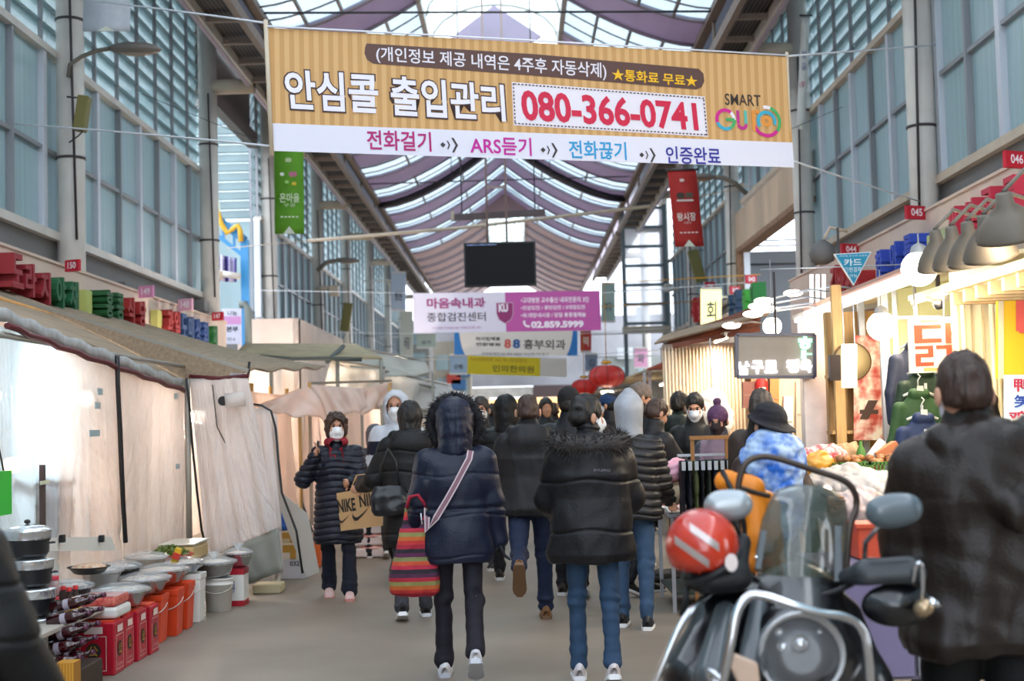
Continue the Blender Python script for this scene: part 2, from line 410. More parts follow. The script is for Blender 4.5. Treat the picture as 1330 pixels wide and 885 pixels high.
# roof ----------------------------------------------------------
def prof(u, side):
    """u 0 ridge .. 1 eave"""
    xe = -3.85 if side < 0 else 3.3; ze = 8.1
    x = -.25 + (xe + .25) * u; z = ze + 1.85 * (1 - u) ** 1.55; return x, z
rb = MB(); 
rb.bb(-3.95, -3.8, 10, 78, 8.0, 8.12); rb.bb(3.25, 3.4, 10, 78, 8.0, 8.12)
roof = struct(rb, 'roof', rustb)
def strip(y0, y1, side, u0, u1, mat, name, n=8, dz=0., th=.04):
    b = MB(); vs = []; 
    for i in range(n + 1):
        x, z = prof(u0 + (u1 - u0) * i / n, side); vs += [(x, y0, z + dz), (x, y1, z + dz), (x, y0, z + dz + th), (x, y1, z + dz + th)]
    fs = []
    for i in range(n):
        a = 4 * i; c = a + 4; fs += [(a, a+1, c+1, c), (a+2, c+2, c+3, a+3), (a, c, c+2, a+2), (a+1, a+3, c+3, c+1)]
    fs += [(0, 2, 3, 1), (4*n, 4*n+1, 4*n+3, 4*n+2)]
    b.add(vs, fs, False); return b.build(name, mat, roof)
def ribs(b, ys, side, u0, u1, r, dz=-.03, n=8):
    for y in ys: b.tube([Vector((prof(u0 + (u1 - u0) * i / n, side)[0], y, prof(u0 + (u1-u0) * i / n, side)[1] + dz)) for i in range(n + 1)], r, 5)
y = 12.0; fr = MB(); thin = MB(); vt = MB()
while y < 77:
    near = y < 28; farr = y > 51
    pw = 1.45 if near else (1.75 if not farr else 2.0); gw = 2.25 if near else (1.55 if not farr else .55)
    u0 = .36 if near else 0.0
    if farr: u0 = .22
    for side in (-1, 1):
        strip(y, y + pw, side, u0, 1, beige if farr else lilac, 'roof_panel')
        ribs(fr, (y, y + pw), side, u0, 1, .035 if near else .028)
        k = 4 if near else 3
        for j in range(k):
            a = u0 + (1 - u0) * j / k; c = u0 + (1 - u0) * (j + 1) / k
            strip(y + pw, y + pw + gw, side, a, c, roofglass, 'roof_pane', 3, .02, .012)
            x, z = prof(c, side); thin.bar((x, y + pw, z - .02), (x, y + pw + gw, z - .02), .05, .05)
        if near or not farr: ribs(thin, (y + pw + gw * .5,) if not near else (y + pw + gw * .33, y + pw + gw * .66), side, u0, 1, .018)
    if near or farr:      # raised clear vault over the ridge opening
        xl, zl = prof(u0, -1); xr, zr = prof(u0, 1); cxv = (xl + xr) / 2; rv = (xr - xl) / 2
        def vp(a, yy): return (cxv - rv * math.cos(a), yy, zl + .35 + .75 * math.sin(a))
        for j in range(4):
            b = MB(); a0 = PI * j / 4; a1 = PI * (j + 1) / 4
            vs = [vp(a0 + (a1-a0) * i / 3, yy) for i in range(4) for yy in (y, y + pw + gw)]
            b.add(vs, [(2*i, 2*i+1, 2*i+3, 2*i+2) for i in range(3)], True); solid(b.build('vault_pane', vaultglass, roof), .012)
        for yy in (y, y + (pw + gw) / 2): vt.tube([vp(PI * i / 10, yy) for i in range(11)], .03, 6)
        for xx, zz in ((xl, zl), (xr, zr)): vt.bar((xx, y, zz + .03), (xx, y + pw + gw, zz + .03), .09, .16); vt.tube([(xx, y + pw, zz - .1), (xx, y + pw, zz + .4)], .05, 6)
    y += pw + gw
fr.build('rib', M('roof_rib', '#8c8088', .5), roof); thin.build('glazing_bar', M('glaz_bar', '#8a8688', .5), roof); vt.build('vault_rib', M('vault_frame', '#a8a2a0', .5), roof)
# gable pieces
for yy, mat_ in ((28.2, lilac), (51.5, beige)):
    b = MB(); b.poly([(-1.15, yy, 9.32), (-.25, yy, 9.98), (.68, yy, 9.32), (.5, yy, 9.2), (-1.0, yy, 9.2)], .12, (0, 1, 0)); b.build('gable_panel', mat_, roof)
b = MB(); ribs(b, (41.0,), -1, .06, 1, .095, -.12); ribs(b, (41.0,), 1, .06, 1, .095, -.12); b.build('arch_beam', M('black_arch', '#1c1a24', .45), roof)
b = MB(); b.tube([(-3.8, 38, 8.1), (3.3, 38, 8.12)], .018, 5); b.tube([(-3.8, 22, 8.1), (3.3, 22.4, 8.05)], .02, 5)
for x in (-1.6, 1.05): b.tube([(x, 38, 8.1), (x, 38, 9.0)], .012, 5)
b.build('tie_rod', steeld, roof)
# catwalks
grate = M('dark_grating', '#2c2a2e', .7, stripes=(0, 16, '#5a5658', .3))
for s, xi, xo, z, ya_, y1 in ((-1, -3.95, -4.55, 7.72, 10, 67), (1, 3.36, 3.95, 7.55, 10, 44.6), (1, 3.36, 3.95, 7.55, 45.3, 60)):
    t = thing('catwalk', 'ladder-like steel catwalk hanging under the %s' % ('left roof edge' if s < 0 else 'right roof edge up to the white panel grid' if ya_ < 20 else 'right roof edge beyond white panel grid'), 'catwalk', ((xi + xo) / 2, 12, z))
    for x in (xi, xo):
        b = MB(); b.bar((x, ya_, z), (x, y1, z), .1, .16); b.build('rail', rustb if x == xi else steelw, t)
    b = MB(); b.bb(min(xi, xo), max(xi, xo), ya_, y1, z + .1, z + .12); b.build('grating', grate, t)
    b = MB(); b.bb(xo - s*0 , xo + s * .06, ya_, y1, z - .1, z + .45); b.build('side_panel', M('pale_lilac', '#b4a6b8', .6), t)
    yy = ya_ + 1.0
    while yy < y1:
        b = MB(); b.bar((xi, yy, z), (xo, yy, z), .09, .08); b.build('rung', rustb, t); yy += 1.25
    yy = ya_ + 2
    while yy < y1: b = MB(); b.tube([((xi), yy, z), ((xi), yy, z + .5)], .03, 5); b.build('hanger', rustb, t); yy += 3.6
b = MB(); b.bb(-5.6, -4.6, 10, 70, 8.9, 9.0); b.bb(4.0, 5.1, 10, 45, 8.9, 9.0); b.build('soffit', steelw, roof)
b = MB(); b.add([(-3.9, 10, 8.1), (-3.9, 70, 8.1), (-4.65, 70, 8.95), (-4.65, 10, 8.95)], [(0, 1, 2, 3)]); b.add([(3.32, 10, 8.1), (3.32, 70, 8.1), (4.05, 70, 8.95), (4.05, 10, 8.95)], [(3, 2, 1, 0)]); solid(b.build('eave_panel', M('pale_lilac', '#b4a6b8', .6), roof), .03)

# right side opening with stained board, and the bright translucent panel grid facing the street
b = MB(); b.bb(4.86, 5.02, 23.5, 31.1, 5.22, 6.0); struct(b, 'trim_2', stained)
b = MB(); b.bb(4.84, 5.1, 23.5, 31.1, 5.12, 5.22); b.bb(4.84, 5.0, 30.6, 30.85, 3.4, 5.2); struct(b, 'trim_3', M('rusty_edge', '#8e6b52', .7, vary=.3))
b = MB(); b.bb(5.02, 7.2, 31.15, 31.3, 2.6, 5.2); b.bb(5.1, 8, 23.4, 31.2, 5.9, 6.0); br = struct(b, 'wall_recess', M('grey_panel', '#74787f', .5, vary=.1, vscale=.6))
b = MB()
for z in (5.3, 5.42, 4.9): b.tube([(5.1, 31.0, z), (7.2, 31.0, z)], .02, 5)
b.build('wire', steeld, br)
t = thing('translucent_screen', 'tall screen of bright white translucent panels right of the hanging display', 'screen', (4.2, 45, 4.3))
xs = (3.5, 4.83); zt, zb = 8.3, 4.62; n = 6; panm = M('milky_panel', '#f8faff', .4, alpha=.5, transl=.6)
for k in range(n):
    z0 = zb + (zt - zb) * k / n; b = MB(); b.bb(xs[0], xs[1], 45.0, 45.03, z0 + .04, z0 + (zt - zb) / n - .04); b.build('panel', panm, t)
b = MB()
for k in range(n + 1): b.bb(xs[0], xs[1], 44.95, 45.05, zb + (zt - zb) * k / n - .045, zb + (zt - zb) * k / n + .045)
for x in xs: b.bb(x - .06, x + .06, 44.93, 45.07, zb - 2.6, zt + .1)
b.build('frame', M('screen_frame', '#6e7a80', .5), t)
b = MB(); b.bb(xs[0] - .1, xs[1] + .1, 44.8, 45.1, zb - .3, zb - .1); b.build('base_beam', steelc, t)

# far end of the arcade
b = MB(); b.bb(-12, 12, 76, 76.4, 3.55, 7.2); b.bb(-12, 12, 76, 76.4, 0, .3); endw = struct(b, 'wall_end', M('end_cladding', '#8f8f95', .6, vary=.25, vscale=.6))
mwarm = M('shop_light_warm', '#f0b878', .6, vary=.35, vscale=1.1, emit=0)
glow = M('lit_window_warm', '#ffc080', .5, emit=1.4, ecol='#ffb870'); glowc = M('lit_window_cool', '#eaf6ff', .5, emit=2.0, ecol='#e2f2ff')
for i, (xa, xb_, z0, z1, m_) in enumerate(((-3.4, -1.6, .3, 2.9, glowc), (-1.5, .9, .3, 2.9, glow), (1.0, 2.6, .3, 2.9, glow), (2.7, 5.4, .3, 2.7, glowc), (-6, -3.5, .3, 2.9, glow))):
    b = MB(); b.bb(xa, xb_, 76.1, 76.2, z0, z1); b.build('window', m_, endw)
b = MB()
for x in (-3.5, -1.55, .95, 2.65, 5.5): b.bb(x - .1, x + .1, 75.9, 76.2, 0, 3.2)
b.build('post', steelw, endw)
b = MB(); b.bb(-12, 12, 75.7, 76.1, 2.95, 3.5); b.build('shop_fascia', M('end_fascia', '#b5b2ad', .6, vary=.25, vscale=2), endw)
b = MB(); b.bb(.9, 4.4, 75.6, 75.7, 2.9, 3.55); b.build('dark_sign', M('brown_sign', '#4c3c3c', .6), endw)

# the arcade goes on behind the viewpoint
b = MB()
for k in range(8):
    for side in (-1, 1):
        y0 = 12 - 3.7 * (k + 1); vs = [(prof(.0, side)[0], y, prof(.0, side)[1]) for y in (y0, y0 + 3.6)] + [(prof(.5, side)[0], y, prof(.5, side)[1]) for y in (y0, y0 + 3.6)] + [(prof(1, side)[0], y, prof(1, side)[1]) for y in (y0, y0 + 3.6)]
        b.add(vs, [(0, 1, 3, 2), (2, 3, 5, 4)])
b.build('rear_roof', M('rear_roof', '#b6b8c4', .5, transl=.5, alpha=.75), roof)
for nm in ('left', 'right'):
    S = SIDES[nm]; b = MB(); b.bb(S['X'], S['X'] + S['s'] * .1, -18, 8, 2.8, 9); b.build('rear_windows', paneglass, wl if nm == 'left' else wr)
    b = MB(); b.bb(S['X'] - S['s'] * 1.5, S['X'], -18, 7.0 if nm == 'left' else 3.0, 0, 2.8); b.build('rear_stalls', M('rear_stall', '#b09a88', .7, vary=.3, vscale=1), wl if nm == 'left' else wr)
# ================================================================ FIGURE KIT (signed distance fields meshed with surface nets)
BIG = 9.
class Field:
    def __init__(s, lo, hi, h):
        s.h = h; s.lo = np.array(lo, float); n = np.ceil((np.array(hi) - s.lo) / h).astype(int) + 1
        s.ax = [s.lo[i] + h * np.arange(n[i]) for i in range(3)]; s.F = np.full(tuple(n), BIG, np.float32)
    def sl(s, lo, hi):
        out = []
        for i in range(3):
            a = int(max(0, math.floor((lo[i] - s.lo[i]) / s.h))); b = int(min(len(s.ax[i]), math.ceil((hi[i] - s.lo[i]) / s.h) + 1))
            if b <= a: return None, None
            out.append(slice(a, b))
        X = s.ax[0][out[0]][:, None, None]; Y = s.ax[1][out[1]][None, :, None]; Z = s.ax[2][out[2]][None, None, :]
        return tuple(out), (X, Y, Z)
    def mix(s, sl, d, k, op='u'):
        a = s.F[sl]
        if op == 'u':
            if k > 0:
                hh = np.clip(.5 + .5 * (a - d) / k, 0, 1); a2 = a + (d - a) * hh - k * hh * (1 - hh)
                s.F[sl] = np.where(a > 5, np.minimum(a, d), a2)
            else: s.F[sl] = np.minimum(a, d)
        elif op == 's':
            if k > 0:
                hh = np.clip(.5 - .5 * (a + d) / k, 0, 1); s.F[sl] = a + (-d - a) * hh + k * hh * (1 - hh)
            else: s.F[sl] = np.maximum(a, -d)
        elif op == 'i': s.F[sl] = np.maximum(a, d)
    def cone(s, a, b, ra, rb, k=.02, op='u'):
        a = np.array(a, float); b = np.array(b, float); m = max(ra, rb) + k + 3 * s.h + .02
        sl, g = s.sl(np.minimum(a, b) - m, np.maximum(a, b) + m)
        if sl is None: return
        ab = b - a; L = max(1e-9, ab @ ab); px, py, pz = g[0] - a[0], g[1] - a[1], g[2] - a[2]
        t = np.clip((px * ab[0] + py * ab[1] + pz * ab[2]) / L, 0, 1)
        d = np.sqrt((px - t * ab[0]) ** 2 + (py - t * ab[1]) ** 2 + (pz - t * ab[2]) ** 2) - (ra + (rb - ra) * t)
        s.mix(sl, d, k, op)
    def ell(s, c, r, k=.02, op='u', R=None):
        c = np.array(c, float); m = max(r) + k + 3 * s.h + .02
        sl, g = s.sl(c - m, c + m)
        if sl is None: return
        x, y, z = g[0] - c[0], g[1] - c[1], g[2] - c[2]
        if R is not None:
            R = np.array(R); x, y, z = (R[0, 0] * x + R[1, 0] * y + R[2, 0] * z), (R[0, 1] * x + R[1, 1] * y + R[2, 1] * z), (R[0, 2] * x + R[1, 2] * y + R[2, 2] * z)
        q = np.sqrt((x / r[0]) ** 2 + (y / r[1]) ** 2 + (z / r[2]) ** 2); d = (q - 1) * min(r) * (.6 + .4 * min(1, max(r) / min(r) / 2 + .5))
        s.mix(sl, d, k, op)
    def cut(s, p, n):
        d = n[0] * (s.ax[0][:, None, None] - p[0]) + n[1] * (s.ax[1][None, :, None] - p[1]) + n[2] * (s.ax[2][None, None, :] - p[2]); s.F = np.maximum(s.F, d).astype(np.float32)
    def loft(s, secs, k=.03, p=2.3, T=None):
        """secs: list of (z, cx, cy, rx, ry) rising"""
        A = np.array(secs, float); m = A[:, 3:].max() + .12
        lo = [A[:, 1].min() - m, A[:, 2].min() - m, A[0, 0] - .06]; hi = [A[:, 1].max() + m, A[:, 2].max() + m, A[-1, 0] + .08]
        sl, g = s.sl(lo, hi)
        if sl is None: return
        z = g[2]; f = lambda j: np.interp(z, A[:, 0], A[:, j])
        rx, ry = f(3), f(4); q = (np.abs((g[0] - f(1)) / rx) ** p + np.abs((g[1] - f(2)) / ry) ** p) ** (1 / p)
        d = (q - 1) * np.minimum(rx, ry); d = np.maximum(d, np.maximum(A[0, 0] - z, z - A[-1, 0]))
        s.mix(sl, d, k)
    def mesh(s):
        F = s.F; S = F < 0; n = F.shape; c = np.zeros(tuple(i - 1 for i in n), np.int8)
        for i in (0, 1):
            for j in (0, 1):
                for k in (0, 1): c += S[i:n[0]-1+i, j:n[1]-1+j, k:n[2]-1+k]
        act = (c > 0) & (c < 8); I, J, K = np.nonzero(act); N = len(I)
        if N == 0: return np.zeros((0, 3)), np.zeros((0, 4), int)
        acc = np.zeros((N, 3)); cnt = np.zeros(N); cor = [(i, j, k) for i in (0, 1) for j in (0, 1) for k in (0, 1)]
        val = {q: F[I + q[0], J + q[1], K + q[2]] for q in cor}
        for q in cor:
            for ax in range(3):
                if q[ax] == 0:
                    r = list(q); r[ax] = 1; a, b = val[q], val[tuple(r)]; m = (a < 0) != (b < 0)
                    t = np.where(m, a / np.where(a == b, 1, a - b), 0)
                    for x in range(3): acc[:, x] += np.where(m, q[x] + (t if x == ax else 0), 0)
                    cnt += m
        V = (np.stack([I, J, K], 1) + acc / cnt[:, None]) * s.h + s.lo
        idx = np.full(c.shape, -1, np.int64); idx[I, J, K] = np.arange(N); Q = []
        for ax in range(3):
            a0 = [slice(1, -1)] * 3; a0[ax] = slice(0, n[ax] - 1); a1 = [slice(1, -1)] * 3; a1[ax] = slice(1, n[ax])
            A = S[tuple(a0)]; B = S[tuple(a1)]
            for flip in (False, True):
                m = (A & ~B) if not flip else (~A & B); pos = np.array(np.nonzero(m))
                for t in range(3):
                    if t != ax: pos[t] += 1
                u, v = (ax + 1) % 3, (ax + 2) % 3; qs = []
                for du, dv in ((0, 0), (-1, 0), (-1, -1), (0, -1)):
                    p = pos.copy(); p[u] += du; p[v] += dv; qs.append(idx[p[0], p[1], p[2]])
                q = np.stack(qs, 1)
                Q.append(q[:, ::-1] if flip else q)
        Q = np.concatenate(Q); Q = Q[(Q >= 0).all(1)]
        return V, Q
def rnoise(V, f, seed=0):
    """cheap smooth noise from summed sines, about -1..1"""
    r = np.random.RandomState(seed); o = np.zeros(len(V))
    for i in range(6):
        d = r.normal(size=3); d /= np.linalg.norm(d); w = f * (.6 + .9 * r.rand()); o += np.sin(V @ d * w + r.rand() * 6.28 + 1.3 * np.sin(V @ r.normal(size=3) * w * .5))
    return o / 3.2
def normals(V, Q):
    n = np.cross(V[Q[:, 2]] - V[Q[:, 0]], V[Q[:, 3]] - V[Q[:, 1]]); N = np.zeros_like(V)
    for i in range(4): np.add.at(N, Q[:, i], n)
    return N / (np.linalg.norm(N, axis=1)[:, None] + 1e-12)
def smooth_v(V, Q, it=1, lam=.5):
    E = np.concatenate([Q[:, [0, 1]], Q[:, [1, 2]], Q[:, [2, 3]], Q[:, [3, 0]]])
    for _ in range(it):
        S = np.zeros_like(V); C = np.zeros(len(V)); np.add.at(S, E[:, 0], V[E[:, 1]]); np.add.at(S, E[:, 1], V[E[:, 0]])
        np.add.at(C, E[:, 0], 1); np.add.at(C, E[:, 1], 1); V = V + lam * (S / np.maximum(C, 1)[:, None] - V)
    return V
def sdf_obj(name, field, mat, parent, sm=1, disp=None, midx=None, kind=None):
    V, Q = field.mesh()
    if sm: V = smooth_v(V, Q, sm)
    if disp is not None: V = V + normals(V, Q) * disp(V)[:, None]
    mi = None
    if midx is not None: mi = midx(V[Q].mean(1))
    o = link(name, fastmesh(name, V, Q, mat, True, mi), parent)
    if kind: o['kind'] = kind
    return o

skin = M('skin', '#c99578', .55, vary=.06, vscale=30, sub=.15)
maskm = M('mask_white', '#e9ecf0', .8); eyem = M('eye_dark', '#1a1412', .3)
def cloth_mat(key, c, rough=.65, sheen=0, vary=.12):
    c = _col(c); l_ = sum(c) / 3; f = .48 if l_ < .06 else (.75 if l_ < .2 else .9)
    return M(key, tuple(x * f for x in c), rough, vary=vary, vscale=14, bump=.25, bscale=90, spec=.35)
hair_b = M('hair_black', '#17120f', .45, vary=.4, vscale=60, stretch=(1, 1, .12), bump=.6, bscale=160)
hair_br = M('hair_brown', '#3e2a20', .45, vary=.4, vscale=60, stretch=(1, 1, .12), bump=.6, bscale=160)
hair_gr = M('hair_greying', '#3b332e', .5, vary=.5, vscale=60, stretch=(1, 1, .12), bump=.6, bscale=160)
def v3(a): return np.array(a, float)
def rotm(yaw, pitch=0, roll=0): return np.array((Matrix.Rotation(math.radians(yaw), 3, 'Z') @ Matrix.Rotation(math.radians(pitch), 3, 'X') @ Matrix.Rotation(math.radians(roll), 3, 'Y')))

def person(label, pos, heading=0, H=1.70, legs=((8, 6), (-12, 18)), arms=((5, 10, 12), (-5, 10, 12)), head=(0, 0), lean=3,
           jacket='#22242b', jh=.012, hem=.72, puff=0., quilt=0., qamp=.011, jw=1., hood=None, hoodc=None, furc=None, collar=True, jrough=.55,
           pants='#27304a', pr=1., prough=.75, shoes='#222222', sole='#d8d8d8', hair=hair_b, hairstyle='short', mask=None, hat=None, hatc='#151515',
           scarf=None, glasses=False, vest=None, jdisp=.006, colorblock=None, tmin=None, group=None, gloves=None, loose=1., extra=None, seed=1, beltz=None, bun=None):
    """a figure facing local +Y. legs: (hip pitch, knee bend) left, right; arms: (pitch, abduct, elbow[, inward])"""
    k = H / 1.70; hb = jh
    root = None; rz = math.radians(heading)
    hipz = 0.
    J = {}
    ft = []
    for i, (hp, kb) in enumerate(l[:2] for l in legs):
        sx = -1 if i == 0 else 1; hp_, kb_ = math.radians(hp), math.radians(kb); splay = .02 * sx
        hip = v3((sx * .09, 0, 0)); knee = hip + .43 * v3((splay, math.sin(hp_), -math.cos(hp_))); q = hp_ - kb_
        ank = knee + .42 * v3((splay * .2, math.sin(q), -math.cos(q)))
        fp = legs[i][2] if len(legs[i]) > 2 else (0 if kb < 25 and hp > -8 else -min(75, abs(hp) * .6 + kb * .9))
        fr = math.radians(fp); R = np.array([[1, 0, 0], [0, math.cos(fr), -math.sin(fr)], [0, math.sin(fr), math.cos(fr)]])
        J[i] = (hip, knee, ank, R); low = min((ank + R @ v3((0, y, -.085)))[2] for y in (-.07, .12 if fp < -10 else .19)); ft.append(low)
    pz = -min(ft)
    off = v3((0, 0, pz)); la = math.radians(lean)
    chest = lambda z: math.tan(la) * z          # y offset above the hips
    def TW(x, y, z): return v3((x, y + chest(max(0, z)), z + pz))      # z above hip joint
    hc = TW(0, .0, .695) + v3((0, .01, 0)); HR = rotm(head[0], head[1])
    def HP(x, y, z): return hc + HR @ v3((x, y, z + .0))
    sh = {0: TW(-.163, 0, .455), 1: TW(.163, 0, .455)}
    A = {}
    for i in (0, 1):
        sx = -1 if i == 0 else 1; a = arms[i]; p_, ab, e = (math.radians(t) for t in a[:3]); inw = a[3] if len(a) > 3 else 0
        u = v3((sx * math.sin(ab), math.sin(p_) * math.cos(ab), -math.cos(p_) * math.cos(ab))); el = sh[i] + .28 * u
        f = v3((sx * (math.sin(ab) - inw), math.sin(p_ + e), -math.cos(p_ + e))); f /= np.linalg.norm(f); wr = el + .25 * f; A[i] = (sh[i], el, wr, f)
    J['A'] = A
    allp = [TW(-.3, -.22, .84), TW(.3, .25, .86)] + [p for i in (0, 1) for p in A[i][:3]] + [J[i][j] + off for i in (0, 1) for j in (1, 2)]
    lo = np.min(allp, 0) - .2; hi = np.max(allp, 0) + .2; lo[2] = -.02
    # ---- body: one continuous mesh
    F = Field(lo, hi, hb * .75)
    F.loft([(pz - .08, 0, 0, .14, .10), (pz + .08, 0, chest(.08), .145, .095), (pz + .25, 0, chest(.25), .12, .085), (pz + .42, 0, chest(.42), .155, .10), (pz + .52, 0, chest(.52), .12, .075), (pz + .56, 0, chest(.56), .05, .05)], k=.03)
    F.cone(TW(0, -.01, .53), HP(0, -.02, -.05), .056, .052, .03)
    for i in (0, 1):
        hip, kn, an, R = J[i]; hip, kn, an = hip + off, kn + off, an + off
        F.cone(hip, kn, .068, .042, .03); F.cone(kn, an, .042, .03, .02); F.cone(an + R @ v3((0, 0, -.04)), an + R @ v3((0, .12, -.05)), .03, .028, .02)
        s_, e_, w_, f = A[i]; F.cone(s_, e_, .048, .038, .03); F.cone(e_, w_, .038, .026, .02)
        # hand: palm, four fingers of unequal length, thumb leaving the side of the palm
        side = np.cross(f, v3((1, 0, 0))); side /= np.linalg.norm(side) + 1e-9; sx = -1 if i == 0 else 1; nrm = np.cross(f, side)
        cur = arms[i][4] if len(arms[i]) > 4 else .35
        F.ell(w_ + f * .05, (.028, .040, .05), .015, R=np.stack([nrm, side, f], 1))
        for q in range(4):
            o_ = w_ + f * .085 + side * (q - 1.5) * .0205; L = (.065, .074, .070, .055)[q]; d1 = f + nrm * -sx * cur; d1 /= np.linalg.norm(d1); d2 = f + nrm * -sx * cur * 2.6; d2 /= np.linalg.norm(d2)
            m_ = o_ + d1 * L * .5; F.cone(o_, m_, .0095, .009, .004); F.cone(m_, m_ + d2 * L * .55, .009, .0075, .004)
        tb = w_ + f * .02 + side * .03; F.cone(tb, tb + f * .035 + side * .03, .013, .011, .008); F.cone(tb + f * .035 + side * .03, tb + f * .065 + side * .034 - nrm * sx * .012, .011, .009, .004)
    F.ell(HP(0, -.012, .035), (.078, .098, .098), .02, R=HR); F.ell(HP(0, .018, -.035), (.060, .075, .078), .03, R=HR); F.ell(HP(0, .066, -.092), (.028, .026, .024), .03, R=HR)
    F.cone(HP(0, .095, .018), HP(0, .112, -.022), .010, .015, .012)
    F.cone(HP(-.02, .096, .035), HP(.02, .096, .035), .012, .012, .02)
    for sx in (-1, 1):
        F.ell(HP(sx * .033, .108, .018), (.017, .017, .012), .012, 's', R=HR); F.ell(HP(sx * .094, -.02, -.004), (.012, .020, .035), .006, R=HR); F.ell(HP(sx*.036, .07, -.02), (.026, .022, .024), .02, R=HR)
    F.cone(HP(-.02, .088, -.055), HP(.02, .088, -.055), .008, .008, .012)
    root = sdf_obj('person', F, skin if not gloves else [skin, M('glove_' + gloves, gloves, .7)], None, 1,
                   midx=(lambda C: ((np.linalg.norm(C - A[0][2], axis=1) < .17) | (np.linalg.norm(C - A[1][2], axis=1) < .17)).astype(int)) if gloves else None)
    root.location = pos; root.rotation_euler = (0, 0, rz); root.scale = (k, k, k); tag(root, label, 'person', group)
    # eyes
    if head[2] if len(head) > 2 else False:
        b = MB()
        for sx in (-1, 1):
            b.sphere(HP(sx * .032, .089, .018), .0125, 6)
        o = b.build('eyes', eyem, root, local=True)
        b = MB()
        for sx in (-1, 1): b.tube([HP(sx * .018, .101, .036), HP(sx * .034, .1, .041), HP(sx * .05, .088, .036)], .0042, 5)
        b.build('eyebrows', hair, root, local=True)
    # ---- trousers
    F = Field(lo, hi, hb)
    pm = cloth_mat('pants_' + pants, pants, prough)
    F.ell(TW(0, -.01, -.01), (.155 * pr, .115 * pr, .12), .03)
    for i in (0, 1):
        hip, kn, an, R = J[i]; hip, kn, an = hip + off, kn + off, an + off
        F.cone(hip + v3((0, 0, -.04)), kn, .088 * pr, .064 * pr, .03); F.cone(kn, an + (kn - an) * .02, .064 * pr, .050 * pr * loose, .025)
        F.cone(kn + (an - kn) * .72, an + (kn - an) * .03, .052 * pr * loose, .056 * pr * loose, .01)
    zk = (J[0][1] + off)[2]
    def pdisp(V):
        w = np.exp(-((V[:, 2] - zk) / .08) ** 2) + np.exp(-((V[:, 2] - .12) / .09) ** 2) * 1.3 + .35
        return .0075 * w * rnoise(V * [1, 1, 2.2], 24, seed) 
    sdf_obj('trousers', F, pm, root, 1, disp=pdisp)
    # ---- shoes
    for i in (0, 1):
        hip, kn, an, R = J[i]; an = an + off; b = MB(); so = MB(); n = 12
        secs = [(-.078, .020, .045), (-.06, .034, .085), (-.02, .040, .10), (.03, .040, .092), (.08, .044, .062), (.13, .046, .048), (.165, .036, .036), (.19, .012, .012)]
        vs = []; ss = []
        for (y, w, h_) in secs:
            for j in range(n):
                a = PI * j / (n - 1); vs.append(an + R @ v3((w * math.cos(a) * 1.02, y, -.062 + h_ * max(0, math.sin(a)) ** .8)))
            for (xx, zz) in ((w + .005, -.06), (w + .007, -.085), (-w - .007, -.085), (-w - .005, -.06)): ss.append(an + R @ v3((xx, y * 1.03, zz)))
        m_ = len(secs); b.add(vs, [(a*n+j, a*n+j+1, (a+1)*n+j+1, (a+1)*n+j) for a in range(m_-1) for j in range(n-1)] + [tuple(range(n))], True)
        so.add(ss, [(a*4+j, a*4+(j+1) % 4, a*4+4+(j+1) % 4, a*4+4+j) for a in range(m_-1) for j in range(4)] + [(0, 1, 2, 3), tuple(4*(m_-1)+j for j in (3, 2, 1, 0))], False)
        s_o = b.build('shoe', M('shoe_' + shoes, shoes, .5, vary=.2, vscale=20), root, local=True); so.build('sole', M('sole_' + sole, sole, .6), s_o, local=True, bevel=.004)
    # ---- jacket
    hz = hem * 1.0 - .90 * 1.0      # hem height above hip joint (hem given as height in a 1.70 m figure)
    hz = hem - .9
    F = Field(lo, hi, hb); w = jw; pf = puff
    S = [(hz, .20 * w + pf, .145 * w + pf * .8), (hz + .05, .215 * w + pf, .155 * w + pf), (.02, .20 * w + pf, .145 * w + pf), (.2, .185 * w + pf, .135 * w + pf), (.34, .195 * w + pf, .15 * w + pf), (.42, .172 * w + pf * .8, .135 * w + pf * .8), (.48, .135 * w + pf * .5, .112 * w + pf * .6), (.535, .095 * w + pf * .3, .085 * w + pf * .4), (.575, .075 + pf * .3, .072 + pf * .3)]
    S = [s_ for n_, s_ in enumerate(S) if n_ < 1 or s_[0] > hz + .03]
    F.loft([(z + pz, 0, chest(max(0, z)) - .01, rx, ry) for z, rx, ry in S], k=.03, p=2.35)
    for i in (0, 1):
        s_, e_, w_, f = A[i]; mid = s_ + v3((0, 0, -.02))
        F.cone(mid, e_, (.082 + pf * .9) * (w ** .5), .066 + pf * .8, .045); F.cone(e_, w_, .066 + pf * .8, .048 + pf * .5, .03); F.cone(w_ - f * .02, w_ + f * .012, .044 + pf * .3, .042 + pf * .3, .008)
    if collar: F.cone(TW(0, -.01, .54), TW(0, -.005, .60), .082 + pf * .3, .078 + pf * .2, .02)
    if hood == 'down':
        F.ell(TW(0, -.115 - pf * .6, .475), (.165, .075, .12), .035); F.ell(TW(0, -.10, .555), (.14, .075, .055), .03)
        F.cone(TW(-.13, -.02, .555), TW(-.08, .07, .50), .045, .04, .03); F.cone(TW(.13, -.02, .555), TW(.08, .07, .50), .045, .04, .03)
    if extra: extra(F, TW, A, HP)
    def jd(V):
        d = jdisp * rnoise(V, 16, seed + 3) + jdisp * .5 * rnoise(V * [1, 1, .45], 42, seed + 5)
        if quilt:
            z = V[:, 2] + .012 * np.sin(V[:, 0] * 14 + seed); fr = np.abs(((z / quilt) % 1) - .5) * 2
            d = d - qamp * np.exp(-((1 - fr) * quilt / .014) ** 2) * 1.0 + qamp * .3 * (1 - fr ** 2)
        if beltz:
            d = d - .016 * np.exp(-((V[:, 2] - pz - beltz) / .014) ** 2)
        return d
    jm = cloth_mat('jacket_' + jacket + str(jrough), jacket, jrough)
    mats = [jm]; mf = None
